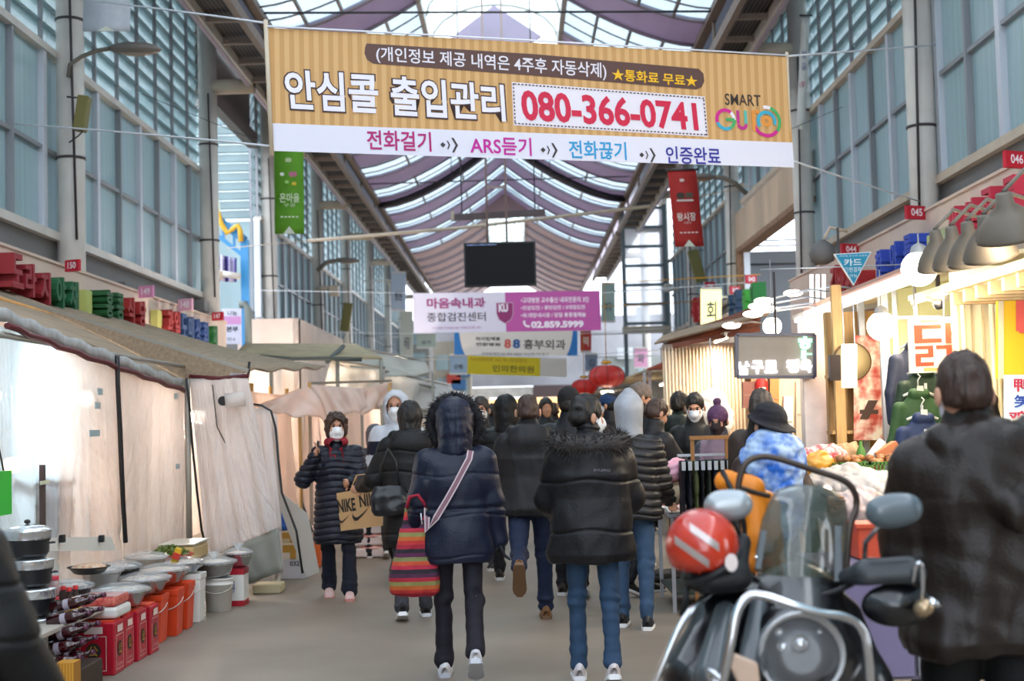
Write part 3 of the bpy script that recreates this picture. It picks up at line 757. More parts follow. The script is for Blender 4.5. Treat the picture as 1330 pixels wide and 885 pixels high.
    if colorblock:
        mats = [jm, cloth_mat('jacket_' + colorblock[1], colorblock[1], jrough)]; z0, z1 = colorblock[0]
        mf = lambda C: ((C[:, 2] - pz > z0) & (C[:, 2] - pz < z1)).astype(int)
    if vest:
        mats = [jm, cloth_mat('vest_' + vest, vest, .7)]
        mf = lambda C: ((np.abs(C[:, 0]) < .17) & (C[:, 2] - pz < .53) & (np.linalg.norm(C - A[0][2], axis=1) > .2) & (np.linalg.norm(C - A[1][2], axis=1) > .2)).astype(int)
    jo = sdf_obj('jacket', F, mats if len(mats) > 1 else jm, root, 1, disp=jd, midx=mf)
    root['_'] = 0; del root['_']
    hcl = cloth_mat('hood_' + (hoodc or jacket), hoodc or jacket, jrough)
    if hood == 'up':
        F = Field(hc - .3, hc + .27, hb * .85)
        F.ell(HP(0, -.025, .03), (.128, .142, .150), .03, R=HR); F.ell(HP(0, -.05, -.07), (.115, .12, .10), .04, R=HR); F.cone(HP(0, -.03, -.10), TW(0, -.03, .53), .10, .115, .04)
        F.ell(HP(0, .13, .0), (.092, .13, .128), .02, 's', R=HR); F.ell(HP(0, .0, .0), (.092, .115, .125), .0, 's', R=HR)
        sdf_obj('hood', F, hcl, root, 1, disp=lambda V: .006 * rnoise(V, 22, seed) + .003 * rnoise(V * [1, 1, 2], 55, seed) - .006 * np.exp(-((V[:, 0] - hc[0]) / .008) ** 2) * (V[:, 1] < hc[1]))
    if hood == 'pointed':
        F = Field(hc - .3, hc + .3, hb * .85)
        F.ell(HP(0, -.02, .04), (.112, .135, .148), .03, R=HR); F.cone(HP(0, -.02, .10), HP(0, -.04, .185), .09, .03, .05); F.cone(HP(0, -.03, -.06), TW(0, -.02, .55), .10, .10, .04)
        F.ell(HP(0, .13, .0), (.082, .12, .12), .02, 's', R=HR); F.ell(HP(0, .0, .0), (.09, .115, .12), .0, 's', R=HR)
        sdf_obj('hood', F, hcl, root, 1, disp=lambda V: .005 * rnoise(V * [1, 1, .6], 25, seed))
    # fur trim: a soft roll with tufts
    if furc:
        r_ = random.Random(seed); b = MB(); pts = []
        if hood == 'up':
            for q in range(29):
                a = 2 * PI * q / 28; pts.append(HP(.160 * math.sin(a), .05 - .02 * math.cos(a), .002 + .172 * math.cos(a)))
            fr_, tl = .032, .045
        else:
            for q in range(29):
                a = -.5 * PI * 1.55 + PI * 1.55 * q / 28; pts.append(TW(.205 * math.sin(a), -.06 - .125 * math.cos(a), .545 - .022 * math.cos(a)))
            fr_, tl = .058, .06
        b.tube(pts, fr_, 10)
        for _ in range(2600 if furc else 0):
            q = r_.randrange(len(pts) - 1); p = pts[q] + (pts[q+1] - pts[q]) * r_.random(); d = v3([r_.gauss(0, 1) for _ in range(3)]); d /= np.linalg.norm(d)
            s0 = p + d * fr_ * .9; e0 = p + d * (fr_ + tl * (.5 + r_.random() * .6)) + v3((0, 0, -.012)); c_ = np.cross(d, v3([r_.gauss(0, 1) for _ in range(3)])); c_ /= np.linalg.norm(c_) + 1e-9
            b.add([s0 - c_ * .0035, s0 + c_ * .0035, e0], [(0, 1, 2)])
        o = b.build('fur_trim', M('fur_' + furc, furc, .7, vary=.5, vscale=40), root, local=True); o['kind'] = 'stuff'
    # ---- hair
    if hairstyle and hood not in ('up', 'pointed'):
        F = Field(hc - .3, hc + .24, .008 if jh < .014 else .011)
        if hairstyle in ('short', 'crop', 'balding'):
            t = {'short': .019, 'crop': .007, 'balding': .012}[hairstyle]
            F.ell(HP(0, -.018, .042), (.080 + t * .5, .098 + t * .8, .096 + t * 1.1), .01, R=HR); F.ell(HP(0, -.045, -.01), (.074 + t * .3, .075 + t * .6, .06), .02, R=HR)
            F.ell(HP(0, .115, -.03), (.096, .105, .100), .012, 's', R=HR)      # face
            nn_ = HR @ v3((0, .42, -1)); F.cut(HP(0, 0, -.022), nn_ / np.linalg.norm(nn_))      # nape line
            for sx in (-1, 1): F.ell(HP(sx * .1, .004, -.02), (.03, .034, .055), .008, 's', R=HR)
            if hairstyle == 'balding': F.ell(HP(0, -.045, .15), (.05, .06, .03), .02, 's', R=HR)
        elif hairstyle in ('bob', 'perm', 'long'):
            t = {'bob': .02, 'perm': .034, 'long': .02}[hairstyle]
            F.ell(HP(0, -.018, .038), (.08 + t, .098 + t, .096 + t), .01, R=HR)
            if hairstyle != 'perm': F.cone(HP(0, -.03, 0), HP(0, -.05, -.11 if hairstyle == 'bob' else -.2), .098, .085, .03)
            else: F.ell(HP(0, -.03, -.03), (.108, .10, .08), .03, R=HR)
            F.ell(HP(0, .12, -.035), (.085, .11, .115), .012, 's', R=HR)
        amp = .010 if hairstyle == 'perm' else .0055
        sdf_obj('hair', F, hair, root, 1, disp=lambda V: amp * rnoise(V * ([1, 1, 1] if hairstyle == 'perm' else [1, 1, .35]), 95 if hairstyle == 'perm' else 150, seed))
        if bun:
            b = MB(); b.sphere(HP(0, -.115, .06), .04, 8); b.build('bun', hair, root, local=True)
    # ---- hats
    if hat:
        hm = M('hat_' + hatc, hatc, .8, vary=.25, vscale=40, bump=.5, bscale=120); F = Field(hc - .3, hc + .3, .009 if jh < .014 else .011)
        if hat == 'beanie':
            F.ell(HP(0, -.015, .055), (.100, .118, .110), .01, R=HR); F.ell(HP(0, .0, -.09), (.16, .17, .115), .01, 's', R=HR)
        elif hat == 'pompom':
            F.ell(HP(0, -.015, .06), (.104, .120, .112), .01, R=HR); F.ell(HP(0, .0, -.09), (.16, .17, .115), .01, 's', R=HR); F.ell(HP(0, -.03, .20), (.042, .042, .04), .01, R=HR)
        elif hat == 'cap':
            F.ell(HP(0, -.012, .05), (.096, .115, .105), .01, R=HR); F.ell(HP(0, .0, -.08), (.16, .17, .115), .01, 's', R=HR); F.ell(HP(0, .12, .055), (.075, .085, .012), .02, R=HR)
        elif hat == 'bucket':
            F.ell(HP(0, -.01, .06), (.105, .122, .105), .01, R=HR); F.ell(HP(0, .0, -.07), (.17, .18, .11), .01, 's', R=HR); F.ell(HP(0, .015, .03), (.150, .172, .022), .03, R=HR)
        sdf_obj('hat', F, hm, root, 1, disp=lambda V: .002 * rnoise(V * [.3, .3, 1], 200, 3))
    if mask:
        F = Field(hc - .2, hc + .2, .007 if jh < .014 else .01)
        F.ell(HP(0, .02, -.035), (.073, .094, .092), .0, R=HR); F.cone(HP(0, .09, .0), HP(0, .112, -.035), .024, .028, .03); F.ell(HP(0, .068, -.092), (.038, .034, .034), .02, R=HR)
        F.ell(HP(0, -.09, -.03), (.16, .115, .2), .0, 's', R=HR); F.ell(HP(0, .1, .092), (.13, .14, .082), .01, 's', R=HR)
        sdf_obj('mask', F, M('mask_' + mask, mask, .8, vary=.05), root, 1)
        b = MB()
        for sx in (-1, 1):
            for z in (.0, -.05): b.tube([HP(sx * .058, .055, z - .02), HP(sx * .080, .02, z * .4 - .0), HP(sx * .088, -.012, .01 if z == 0 else -.015)], .0022, 4)
        b.build('ear_loops', M('mask_' + mask, mask, .8), root, local=True)
    if scarf:
        F = Field(hc - .42, hc + .12, hb * .8); F.ell(TW(0, .03, .565), (.115, .115, .06), .02); F.cone(TW(-.01, .13, .53), TW(-.05, .17, .34), .04, .035, .03); F.cone(TW(.03, .13, .53), TW(.045, .17, .40), .035, .03, .02); F.ell(TW(.0, .14, .52), (.05, .04, .05), .02)
        sdf_obj('scarf', F, M('scarf_' + scarf, scarf, .8, vary=.2, vscale=20), root, 1, disp=lambda V: .006 * rnoise(V, 45, seed))
    root['tmp'] = 1; del root['tmp']
    INFO[root.name] = dict(A=A, J=J, pz=pz, HP=HP, TW=TW, HR=HR, k=k, jacket=jo)
    return root
INFO = {}
def wp(root, p):
    """a point of the figure's own space in world space"""
    return Matrix.LocRotScale(root.location, root.rotation_euler, root.scale) @ Vector(p)
# ================================================================ PEOPLE
def band_mat(key, cols, freq, axis=2, rough=.85, bump=.4):
    m = M(key, cols[0], rough, bump=bump, bscale=220); n = m.node_tree.nodes; l = m.node_tree.links
    tc = n.new('ShaderNodeTexCoord'); sx = n.new('ShaderNodeSeparateXYZ'); l.new(tc.outputs['Object'], sx.inputs[0])
    mu = n.new('ShaderNodeMath'); mu.operation = 'MULTIPLY'; mu.inputs[1].default_value = freq; l.new(sx.outputs[axis], mu.inputs[0])
    fr = n.new('ShaderNodeMath'); fr.operation = 'FRACT'; l.new(mu.outputs[0], fr.inputs[0]); r = n.new('ShaderNodeValToRGB'); r.color_ramp.interpolation = 'CONSTANT'
    e = r.color_ramp.elements; N = len(cols)
    while len(e) < N: e.new(.5)
    for i, c in enumerate(cols): e[i].position = i / N; e[i].color = (*_col(c), 1)
    l.new(fr.outputs[0], r.inputs[0]); l.new(r.outputs[0], n['Principled BSDF'].inputs['Base Color']); return m
def spot(px, d, top, extra=0.):
    a = P(px, top, d); return (P(px, 620, d).x, d, 0), a.z - extra
def at_px(px, d): return P(px, 640, d).x

# 1 navy parka, back view
pos, H = spot(592, 9.0, 527, .045)
w_navy = person('person walking away in a navy parka with hood up and dark fur trim, white shoes', pos, 2, H, legs=((5, 5), (-14, 26)), arms=((2, 15, 16), (-3, 12, 8)),
    jh=.008, jacket='#1f2845', hem=.70, puff=.028, quilt=.26, qamp=.007, jw=1.0, hood='up', furc='#14121a', beltz=.15, pants='#282433', pr=.88, loose=1.25, shoes='#e8e8ee', sole='#b9bcc4', gloves='#1b1d26', seed=3, jdisp=.008, lean=4, jrough=.42)
# 2 black puffer with fur hood
pos, H = spot(766, 8.8, 529)
w_fur = person('person walking away in a black down jacket with furry hood down, bright blue jeans', pos, 0, H, legs=((4, 6), (-9, 10)), arms=((14, 17, 46, .5), (14, 17, 50, .5)), head=(-58, -4),
    jh=.008, jacket='#1f1e24', hem=.70, puff=.042, quilt=.31, qamp=.014, jw=1.08, hood='down', furc='#35302e', pants='#34506f', pr=.92, shoes='#d9d3d6', sole='#eef0f2', hair=hair_b, mask='#eef1f5', seed=5, jdisp=.009, lean=3, jrough=.5)
# 3 charcoal coat
pos, H = spot(688, 11.4, 522)
w_coat = person('person walking away in a charcoal hooded jacket, short hair, brown shoe sole lifted', pos, 0, H, legs=((-30, 50), (12, 4)), arms=((4, 14, 40, .5), (6, 14, 40, .5)),
    jh=.009, jacket='#2b2a2e', hem=.80, puff=.03, jw=1.05, hood='down', pants='#25355a', pr=1.05, shoes='#8a6440', sole='#6e5138', hair=hair_br, hairstyle='crop', seed=8, jdisp=.008, lean=4)
# 4 light grey hood and quilted jacket
pos, H = spot(819, 10.9, 515, .075)
w_grey = person('person in a light grey pointed hood and dark ribbed quilted jacket, mid blue jeans', pos, -8, H, legs=((10, 8), (-4, 4)), arms=((10, 12, 34), (12, 12, 40)),
    jh=.009, jacket='#343337', hem=.80, puff=.03, quilt=.062, qamp=.014, hood='pointed', hoodc='#a9adb5', pants='#3f5c7e', shoes='#20232b', sole='#eceef0', seed=11, jdisp=.004, jrough=.36)
# 5 black coat and handbag
pos, H = spot(534, 11.8, 532)
w_bag = person('person in a long black padded coat with a black handbag, left of the navy parka', pos, 6, H, legs=((-8, 16), (10, 8)), arms=((10, 28, 62), (0, 12, 14)),
    jh=.009, jacket='#1d1d20', hem=.56, puff=.034, quilt=.17, qamp=.010, hood='down', pants='#44444c', shoes='#25272c', sole='#e4e6ea', hair=hair_b, hairstyle='bob', seed=13, lean=4)
# 6 phoning woman in long quilted coat, facing the camera
pos, H = spot(438, 13.2, 547)
w_phone = person('person facing us in a long navy quilted coat and red scarf, hand at ear', pos, 186, H, legs=((8, 5), (-10, 12)), arms=((18, 14, 70, .75), (12, 34, 146, 1.05, .8)), head=(6, 4, 1),
    jh=.009, jacket='#22263a', hem=.50, puff=.022, quilt=.062, qamp=.010, collar=True, pants='#232a40', loose=1.4, shoes='#e8c6c4', sole='#c98a80', hair=hair_br, hairstyle='perm', mask='#eef1f4', scarf='#8c1226', seed=17, jrough=.4)
# 7 white hood
pos, H = spot(517, 14.9, 513, .05)
w_white = person('person in a white hood and face mask, white jacket with a navy band', pos, 176, H, legs=((14, 6), (-14, 24)), arms=((0, 12, 10), (0, 12, 10)), head=(0, 2, 1),
    jh=.011, jacket='#dde1ea', colorblock=((.26, .39), '#232a4a'), hem=.82, puff=.03, hood='up', pants='#20232c', shoes='#33373d', sole='#1b1d20', mask='#f3f5f8', seed=19)
# 8 grey hood behind the phoning one
pos, H = spot(488, 17.2, 556, .04)
w_gh = person('person in grey hood and grey coat seen from behind, left of the white hood', pos, 10, H, jh=.013, jacket='#4b4f58', hem=.6, puff=.03, hood='up', hoodc='#6f747b', pants='#30343c', seed=23)
# 9 masked man right of navy hood
pos, H = spot(627, 15.6, 525)
person('person facing us with face mask and dark open coat, right of the fur hood', pos, 172, H, jh=.012, jacket='#3a3633', hem=.6, puff=.02, pants='#22242a', hair=hair_gr, mask='#f0f2f5', head=(0, 0, 1), seed=29)
# 10 .. middle distance, backs
pos, H = spot(659, 14.4, 521, .04)
person('person in black hood up and ribbed black down jacket, seen from behind mid crowd', pos, 0, H, jh=.012, jacket='#191b1f', hem=.7, puff=.035, quilt=.11, hood='up', pants='#1d2027', seed=31)
pos, H = spot(741, 13.0, 515)
person('person in tall black knit cap and dark high-collared coat, behind the fur hood', pos, -6, H, jh=.012, jacket='#20222a', hem=.62, puff=.03, hat='beanie', hatc='#141317', hair=hair_b, pants='#20242c', seed=33)
pos, H = spot(774, 16.3, 532)
person('person with reddish brown hair seen from behind beside the knit cap', pos, 8, H, jh=.013, jacket='#2b2426', hem=.7, puff=.02, hair=M('hair_auburn', '#3d211a', .45, bump=.5, bscale=150), hairstyle='bob', seed=35)
pos, H = spot(797, 17.4, 519)
person('person in a dark blue cap and face mask left of the grey pointed hood', pos, 60, H, jh=.013, jacket='#20242e', hem=.7, puff=.02, hat='cap', hatc='#20406e', mask='#eef1f5', seed=37)
pos, H = spot(831, 15.2, 508)
person('tall person in a taupe knit hat looking right, behind the grey pointed hood', pos, -50, H, jh=.012, jacket='#26262b', hem=.7, puff=.02, hat='beanie', hatc='#7e7068', head=(-20, -5, 1), seed=39)
pos, H = spot(838, 12.95, 529)
w_bend = person('person with brown hair bending over the meat table in a dark jacket', pos, -58, H, lean=12, arms=((28, 6, 16), (34, 4, 14)), jh=.011, jacket='#2c2b30', hem=.75, puff=.025, hair=hair_br, head=(0, -22, 1), pants='#23252c', seed=41)
pos, H = spot(884, 15.9, 518)
person('person in a dark green hooded coat and black cap by the pale panel curtain', pos, -25, H, jh=.012, jacket='#27352f', hem=.55, puff=.025, hat='cap', hatc='#121216', hood='down', pants='#1e2226', seed=43)
pos, H = spot(906, 14.1, 521)
person('person with white face mask and black coat looking down at hands', pos, 168, H, arms=((14, 10, 80, .5), (14, 10, 82, .5)), jh=.011, jacket='#1d1c1e', hem=.6, puff=.02, hair=hair_b, mask='#f1f3f6', head=(0, -16, 1), pants='#1c1d22', seed=45)
pos, H = spot(936, 13.15, 529, .07)
person('person in purple pompom hat, dark mask and mauve vest', pos, 160, H, arms=((10, 12, 70, .3), (16, 14, 76, .2)), jh=.011, jacket='#4a4b57', vest='#85707f', hem=.75, puff=.012, hat='pompom', hatc='#5d3a5e', hair=hair_b, mask='#2a1f22', head=(0, -8, 1), pants='#23252c', seed=47)
# by the stall behind the motorcycle
pos, H = spot(990, 10.6, 517)
person('person with cropped hair and brown jacket directly behind the black bucket hat', pos, -35, H, jh=.011, jacket='#4a3a30', hem=.75, puff=.02, hair=hair_gr, hairstyle='crop', pants='#22242a', seed=49)
pos, H = spot(991, 8.7, 538, .01)
tie = two_tone('blue_tie_dye', '#1f66c8', '#a8c0dc', 9, .6, .12)
w_hat = person('person in black bucket hat wrapped in a bright blue and white patterned scarf', pos, 205, H, arms=((30, 10, 60, .3), (20, 22, 50, .2)), jh=.008, jacket='#4a3128', hem=.75, puff=.02, hat='bucket', hatc='#16151c', hair=hair_b, hairstyle='bob', head=(18, -22, 1), pants='#22242a', lean=6, seed=51)
F = Field((-.4, -.4, .7), (.4, .5, 1.7), .009); _i = INFO[w_hat.name]; TW_, HP_ = _i['TW'], _i['HP']
F.ell(TW_(0, .04, .575), (.13, .13, .08), .02); F.ell(HP_(0, .03, -.06), (.085, .105, .07), .03); F.cone(TW_(0, .07, .5), TW_(0, .13, .1), .20, .17, .03); F.cone(TW_(-.12, .07, .45), TW_(.12, .07, .45), .12, .12, .04); F.ell(TW_(0, .10, .62), (.05, .05, .05), .02)
sdf_obj('scarf', F, tie, w_hat, 1, disp=lambda V: .012 * rnoise(V, 30, 5) + .006 * rnoise(V, 70, 6))
pos, H = spot(1036, 12.05, 540)
person('person in a grey down jacket leaning over inside the butcher stall', pos, 40, H, lean=28, jh=.012, jacket='#6c6a69', hem=.75, puff=.035, quilt=.09, hood='down', hoodc='#4c6c90', hat='beanie', hatc='#4c6c90', pants='#23252c', seed=53)
# near figures at the frame edges
pos, H = spot(1262, 4.9, 486)
w_right = person('person at right edge seen from behind in a bulky black hooded winter coat', pos, 12, H, arms=((10, 7, 55, .8), (10, 8, 55, .8)), head=(-10, -6), jh=.006, jacket='#382d27', hem=.73, puff=.05, jw=1.02, hood='down', pr=1.3, pants='#101013', hair=hair_br, hairstyle='short', seed=57, jdisp=.014, mask='#e8e6f0', lean=2, jrough=.4,
    extra=lambda F, TW, A, HP: (F.ell(TW(.02, -.15, .42), (.165, .10, .15), .05), F.ell(TW(.02, -.13, .555), (.15, .08, .05), .04), F.cone(TW(-.15, -.1, .57), TW(.02, -.26, .30), .045, .05, .03), F.cone(TW(.17, -.1, .57), TW(.04, -.26, .30), .045, .05, .03)))
pos = (P(2, 800, 4.0).x - .23, 4.0, 0)
w_left = person('person cut by the left edge, only a black padded sleeve showing', pos, -20, 1.55, arms=((0, 10, 8), (8, 18, 22)), jh=.008, jacket='#1c1c1d', hem=.8, puff=.05, quilt=.16, qamp=.01, hood='down', pants='#1a1a1d', seed=59)
# far crowd
r2 = random.Random(11); protos = []
FARL = ['small distant figure just right of the navy hood fur', 'distant figure between the masked man and black hood', 'distant figure directly behind the cropped-hair man, left side', 'distant figure with brown head right of the cropped hair', 'distant figure in brownish coat left of the knit cap', 'distant small figure behind the cropped hair', 'distant figure in blue cap above the furry hood', 'distant figure in blue cap left of the pointed hood', 'distant figure above the black hair of the furry hood wearer',
    'distant figure just left of the taupe knit hat', 'distant figure right of the taupe knit hat', 'distant figure behind the bending table customer', 'tiny figure behind the black ribbed hood', 'tiny figure near the end shops, centre', 'tiny figure near end shops right of centre', 'tiny figure under the red lanterns', 'tiny figure right of the red lanterns', 'tiniest figure before the lit end window']
farp = [(612, 24, 531, '#2c2c33'), (641, 27, 530, '#23252c'), (672, 31, 531, '#3a3432'), (711, 21, 524, '#2a2a30'), (722, 26, 529, '#3b2f2e'), (700, 34, 530, '#20242e'), (752, 30, 527, '#2e3440'), (786, 24, 523, '#26303c'), (772, 36, 529, '#33302f'),
        (806, 23, 519, '#26262c'), (838, 20, 527, '#3a2c2a'), (798, 27, 530, '#343840'), (640, 42, 534, '#2a2a2e'), (690, 46, 533, '#2f2b2b'), (735, 48, 533, '#2b3038'), (764, 52, 533, '#242428'), (758, 41, 531, '#2d2a2c'), (662, 55, 536, '#262a30')]
for i, (px, d, top, jc) in enumerate(farp):
    pos, H = spot(px, d, top)
    if i < 9:
        o = person(FARL[i], pos, r2.choice((0, 8, 170, -10, 190)), H, jh=.018, jacket=jc, hem=.65, puff=.03, pants='#26262c', hair=r2.choice((hair_b, hair_br)), hairstyle='short' if i % 3 else 'bob', hat='cap' if i in (6, 7) else None, hatc='#2c4f8a', group='distant shoppers down the arcade', seed=70 + i)
        protos.append(o)
    else:
        s_ = protos[(i * 5) % 9]; o = s_.copy(); COL.objects.link(o); o['label'] = FARL[i]
        for ch in list(s_.children): copy_tree(ch, o)
        o.location = pos; k_ = H / 1.7; o.scale = (k_, k_, k_); o.rotation_euler[2] += r2.uniform(-.3, .3)

# ---------------------------------------------------------------- carried things
# knitted bag with strap
i1 = INFO[w_navy.name]
c = P(540, 775, 8.95); bagp = Vector((c.x, 8.93, c.z))
t = thing('knitted_bag', 'striped red, orange and purple knitted shoulder bag at the navy parka\'s hip', 'bag', tuple(bagp))
F = Field((-.24, -.16, -.03), (.24, .16, .66), .008)
F.loft([(0.0, 0, 0, .10, .05), (.03, 0, 0, .155, .075), (.12, 0, 0, .16, .085), (.3, .005, 0, .115, .065), (.42, .01, 0, .085, .045)], k=.02, p=2.6)
F.cone((-.05, 0, .4), (-.045, 0, .57), .035, .012, .03); F.cone((.07, 0, .4), (.085, 0, .57), .035, .012, .03); F.cone((.02, -.0, .47), (.02, 0, .50), .02, .02, .02, 's')
knit = band_mat('knit_stripes', ['#9c1d33', '#b8322e', '#c2612c', '#8f8a52', '#b0283c', '#4a2340', '#28202a', '#b72a44', '#c04c2e', '#7c7c4c', '#5a2148', '#231c26'], 1 / .30)
sdf_obj('bag_body', F, knit, t, 1, disp=lambda V: .008 * rnoise(V * [1, 1, .3], 38, 2) + .003 * rnoise(V, 90, 3))
b = MB(); b.tube([(.05, -.07, .52), (.055, -.075, .45)], .006, 6); b.build('zip_pull', M('silver', '#c8ccd2', .25, metal=1), t, local=True)
TWn = i1['TW']; strap = band_mat('strap_stripes', ['#7d5560', '#c8b7b8', '#6e3040', '#c8b7b8', '#7d5560'], 1 / .06, axis=0)
def back_pt(x, z, out=.012):
    rx, ry = .24, .185; q = max(0, 1 - abs(x / rx) ** 2.35) ** (1 / 2.35); y = -.01 - ry * q
    return wp(w_navy, TWn(x, y - out, z))
ctr = [back_pt(.10, .52, .0), back_pt(.09, .47), back_pt(.05, .40), back_pt(0, .31), back_pt(-.06, .21), back_pt(-.13, .10, .02), back_pt(-.19, .02, .03), bagp + Vector((.085, 0, .55))]
b = MB(); vs = []
for i, p in enumerate(ctr):
    tdir = (ctr[min(i+1, len(ctr)-1)] - ctr[max(i-1, 0)]).normalized(); sd = tdir.cross(Vector((0, -1, 0))).normalized() * .021
    vs += [p - sd, p + sd, p + sd + Vector((0, .006, 0)), p - sd + Vector((0, .006, 0))]
b.add(vs, [(4*i+j, 4*i+(j+1) % 4, 4*i+4+(j+1) % 4, 4*i+4+j) for i in range(len(ctr)-1) for j in range(4)], False)
b.build('strap', M('strap_mauve', '#8c6570', .8), t)
b = MB(); vs = []
for i, p in enumerate(ctr):
    tdir = (ctr[min(i+1, len(ctr)-1)] - ctr[max(i-1, 0)]).normalized(); sd = tdir.cross(Vector((0, -1, 0))).normalized()
    for o_ in (-.019, -.012, .012, .019): vs.append(p + sd * o_ - Vector((0, .002, 0)))
b.add(vs, [q for i in range(len(ctr)-1) for q in ((4*i, 4*i+1, 4*i+5, 4*i+4), (4*i+2, 4*i+3, 4*i+7, 4*i+6))]); b.build('strap_stripe', M('strap_white', '#cfc4c6', .8), t)
b = MB(); b.tube([bagp + Vector((-.045, 0, .55)), bagp + Vector((-.02, -.01, .62)), bagp + Vector((.03, -.01, .63)), bagp + Vector((.085, 0, .55))], .012, 6); b.build('handle', M('strap_red', '#a01c34', .8), t)

# kraft carrier bag with print, held by the phoning one
kr = M('kraft_paper', '#c8a070', .75, vary=.06, vscale=6, bump=.1)
tl, tr, bl = P(437, 641, 12.75), P(492, 633, 12.55), P(443, 690, 12.75)
brx = P(503, 680, 12.55)
t = thing('paper_bag', 'brown kraft carrier bag with black lettering hanging from the quilted coat', 'bag', tuple(bl))
fr, w_, h_ = quad_frame(tl, tr, bl, (0, 0, 1.57)); o_, ux, uy, nn = fr; dd = .15
b = MB(); c8 = [o_, o_ + ux * w_ * 1.05, o_ + ux * w_ + uy * h_, o_ + uy * h_]
b.add([p for p in c8] + [p - nn * dd for p in c8], [(0, 1, 2, 3), (7, 6, 5, 4), (0, 4, 5, 1), (1, 5, 6, 2), (3, 7, 4, 0)]); bo = b.build('bag_body', kr, t); solid(bo, .003)
blk = M('print_black', '#26201c', .7)
b = MB(); put_text(b, 'NIKE', fr, w_ * .0, w_ * .42, h_ * .48, h_ * .82, .03, lift=.006); put_text(b, 'NIKE', fr, w_ * .52, w_ * .99, h_ * .55, h_ * .88, .03, lift=.006)
def swoosh(b, x0, y0, s):
    pts = []
    for k in range(11): a = k / 10; pts.append((x0 + s * a, y0 + s * (.06 + .34 * a ** 1.4 - .28 * math.sin(PI * min(1, a * 1.6)) * (a < .63))))
    top = [(0, .16), (.04, .05), (.14, -.06), (.30, -.06), (.60, .10), (1.0, .36)]; bot = [(.55, -.02), (.25, -.22), (.08, -.22), (-.02, -.08)]
    b.add([o_ + ux * (x0 + s * x) + uy * (y0 + s * y) + nn * .006 for x, y in top + bot], [tuple(range(10))])
swoosh(b, w_ * .32, h_ * .34, w_ * .42); swoosh(b, w_ * .0, h_ * .28, w_ * .25)
b.build('lettering', blk, t)
b = MB()
for q in (.02, .1): b.tube([o_ + ux * w_ * .3 + uy * h_ - nn * q, o_ + ux * w_ * .42 + uy * (h_ + .13) - nn * .07, o_ + ux * w_ * .6 + uy * (h_ + .13) - nn * .07, o_ + ux * w_ * .7 + uy * h_ - nn * q], .006, 6)
b.build('handle', kr, t, kind=None)
# phone
t = thing('phone', 'dark phone held to the ear of the quilted coat wearer', 'phone', (0, 0, 0)); ip = INFO[w_phone.name]
wr = wp(w_phone, ip['A'][1][2] + ip['A'][1][3] * .09); t.location = wr; b = MB(); b.box(wr, (.012, .07, .14)); b.build('case', M('phone_black', '#15151a', .3), t, bevel=.004)
# black handbag
ib = INFO[w_bag.name]; wr = wp(w_bag, ib['A'][0][2]); hb_ = P(506, 647, 11.6)
t = thing('handbag', 'soft black leather handbag on the arm of the long black coat', 'bag', (hb_.x, 11.55, hb_.z - .12))
F = Field((-.22, -.12, -.05), (.22, .12, .5), .009); F.loft([(-.02, 0, 0, .12, .05), (.02, 0, 0, .155, .07), (.14, 0, 0, .15, .065), (.22, 0, 0, .11, .03)], k=.02, p=2.6)
sdf_obj('bag_body', F, M('black_leather', '#15161b', .3, bump=.15), t, 1, disp=lambda V: .008 * rnoise(V, 30, 4))
b = MB(); b.tube([(-.08, 0, .2), (-.06, 0, .38), (.0, 0, .52), (.06, 0, .42), (.09, 0, .2)], .009, 6); b.build('handle', M('black_leather', '#15161b', .3), t, local=True)
# small prints on the two jackets
iff = INFO[w_fur.name]; m = MB(); c_ = P(782, 611, 8.52); put_text(m, 'BYLERO', (c_, Vector((1, 0, -.03)), Vector((0, 0, 1)), Vector((0, -1, 0))), -.05, .05, -.007, .007, .02, 0, 0); o = m.build('back_print', M('print_grey', '#6a6a70', .6), w_fur)
# ================================================================ BANNERS, SIGNS, LAMPS
def uv(frame, px, py):
    o, ux, uy, nn = frame; d = ray(px, py); c = Vector((0, 0, HC)); t = (o - c).dot(nn) / d.dot(nn); p = c + d * t - o; return p.dot(ux), p.dot(uy)
def tpx(mb, s, frame, bl, tr, bold=0., lift=.004, ext=0., slant=0.):
    a = uv(frame, *bl); b = uv(frame, *tr); put_text(mb, s, frame, a[0], b[0], a[1], b[1], bold, ext, lift, slant)
def tquad_rect(b, pts, lift=.003):
    o, ux, uy, nn = BF; b.add([o + ux * a[0] + uy * a[1] + nn * lift for a in (uv(BF, *p) for p in pts)], [tuple(range(len(pts)))])
def tquad(mb, s, frame, bl, br, tl, tr, bold=0., lift=.004):
    V, F = text_mesh(s, bold); mn = V.min(0); mx = V.max(0); q = [uv(frame, *p) for p in (bl, br, tl, tr)]; o, ux, uy, nn = frame; out = []
    for x, y, z in V:
        a = (x - mn[0]) / (mx[0] - mn[0]); c = (y - mn[1]) / (mx[1] - mn[1])
        X, Y = [(q[0][i] * (1-a) + q[1][i] * a) * (1-c) + (q[2][i] * (1-a) + q[3][i] * a) * c for i in (0, 1)]; out.append(o + ux * X + uy * Y + nn * lift)
    mb.add(out, F)
def rpx(mb, frame, bl, tr, lift=.002, r=0.):
    a = uv(frame, *bl); b = uv(frame, *tr); put_rect(mb, frame, a[0], b[0], a[1], b[1], lift, r)
def ink(h): return M('ink_' + h, h, .6)
def sheet(frame, w, h, name, mat, parent, th=.006, y0=0, y1=None):
    o, ux, uy, nn = frame; y1 = h if y1 is None else y1; b = MB()
    c = [o + uy * y0, o + ux * w + uy * y0, o + ux * w + uy * y1, o + uy * y1]
    b.add(c + [p - nn * th for p in c], [(0, 1, 2, 3), (7, 6, 5, 4), (0, 4, 5, 1), (1, 5, 6, 2), (2, 6, 7, 3), (3, 7, 4, 0)]); return b.build(name, mat, parent)
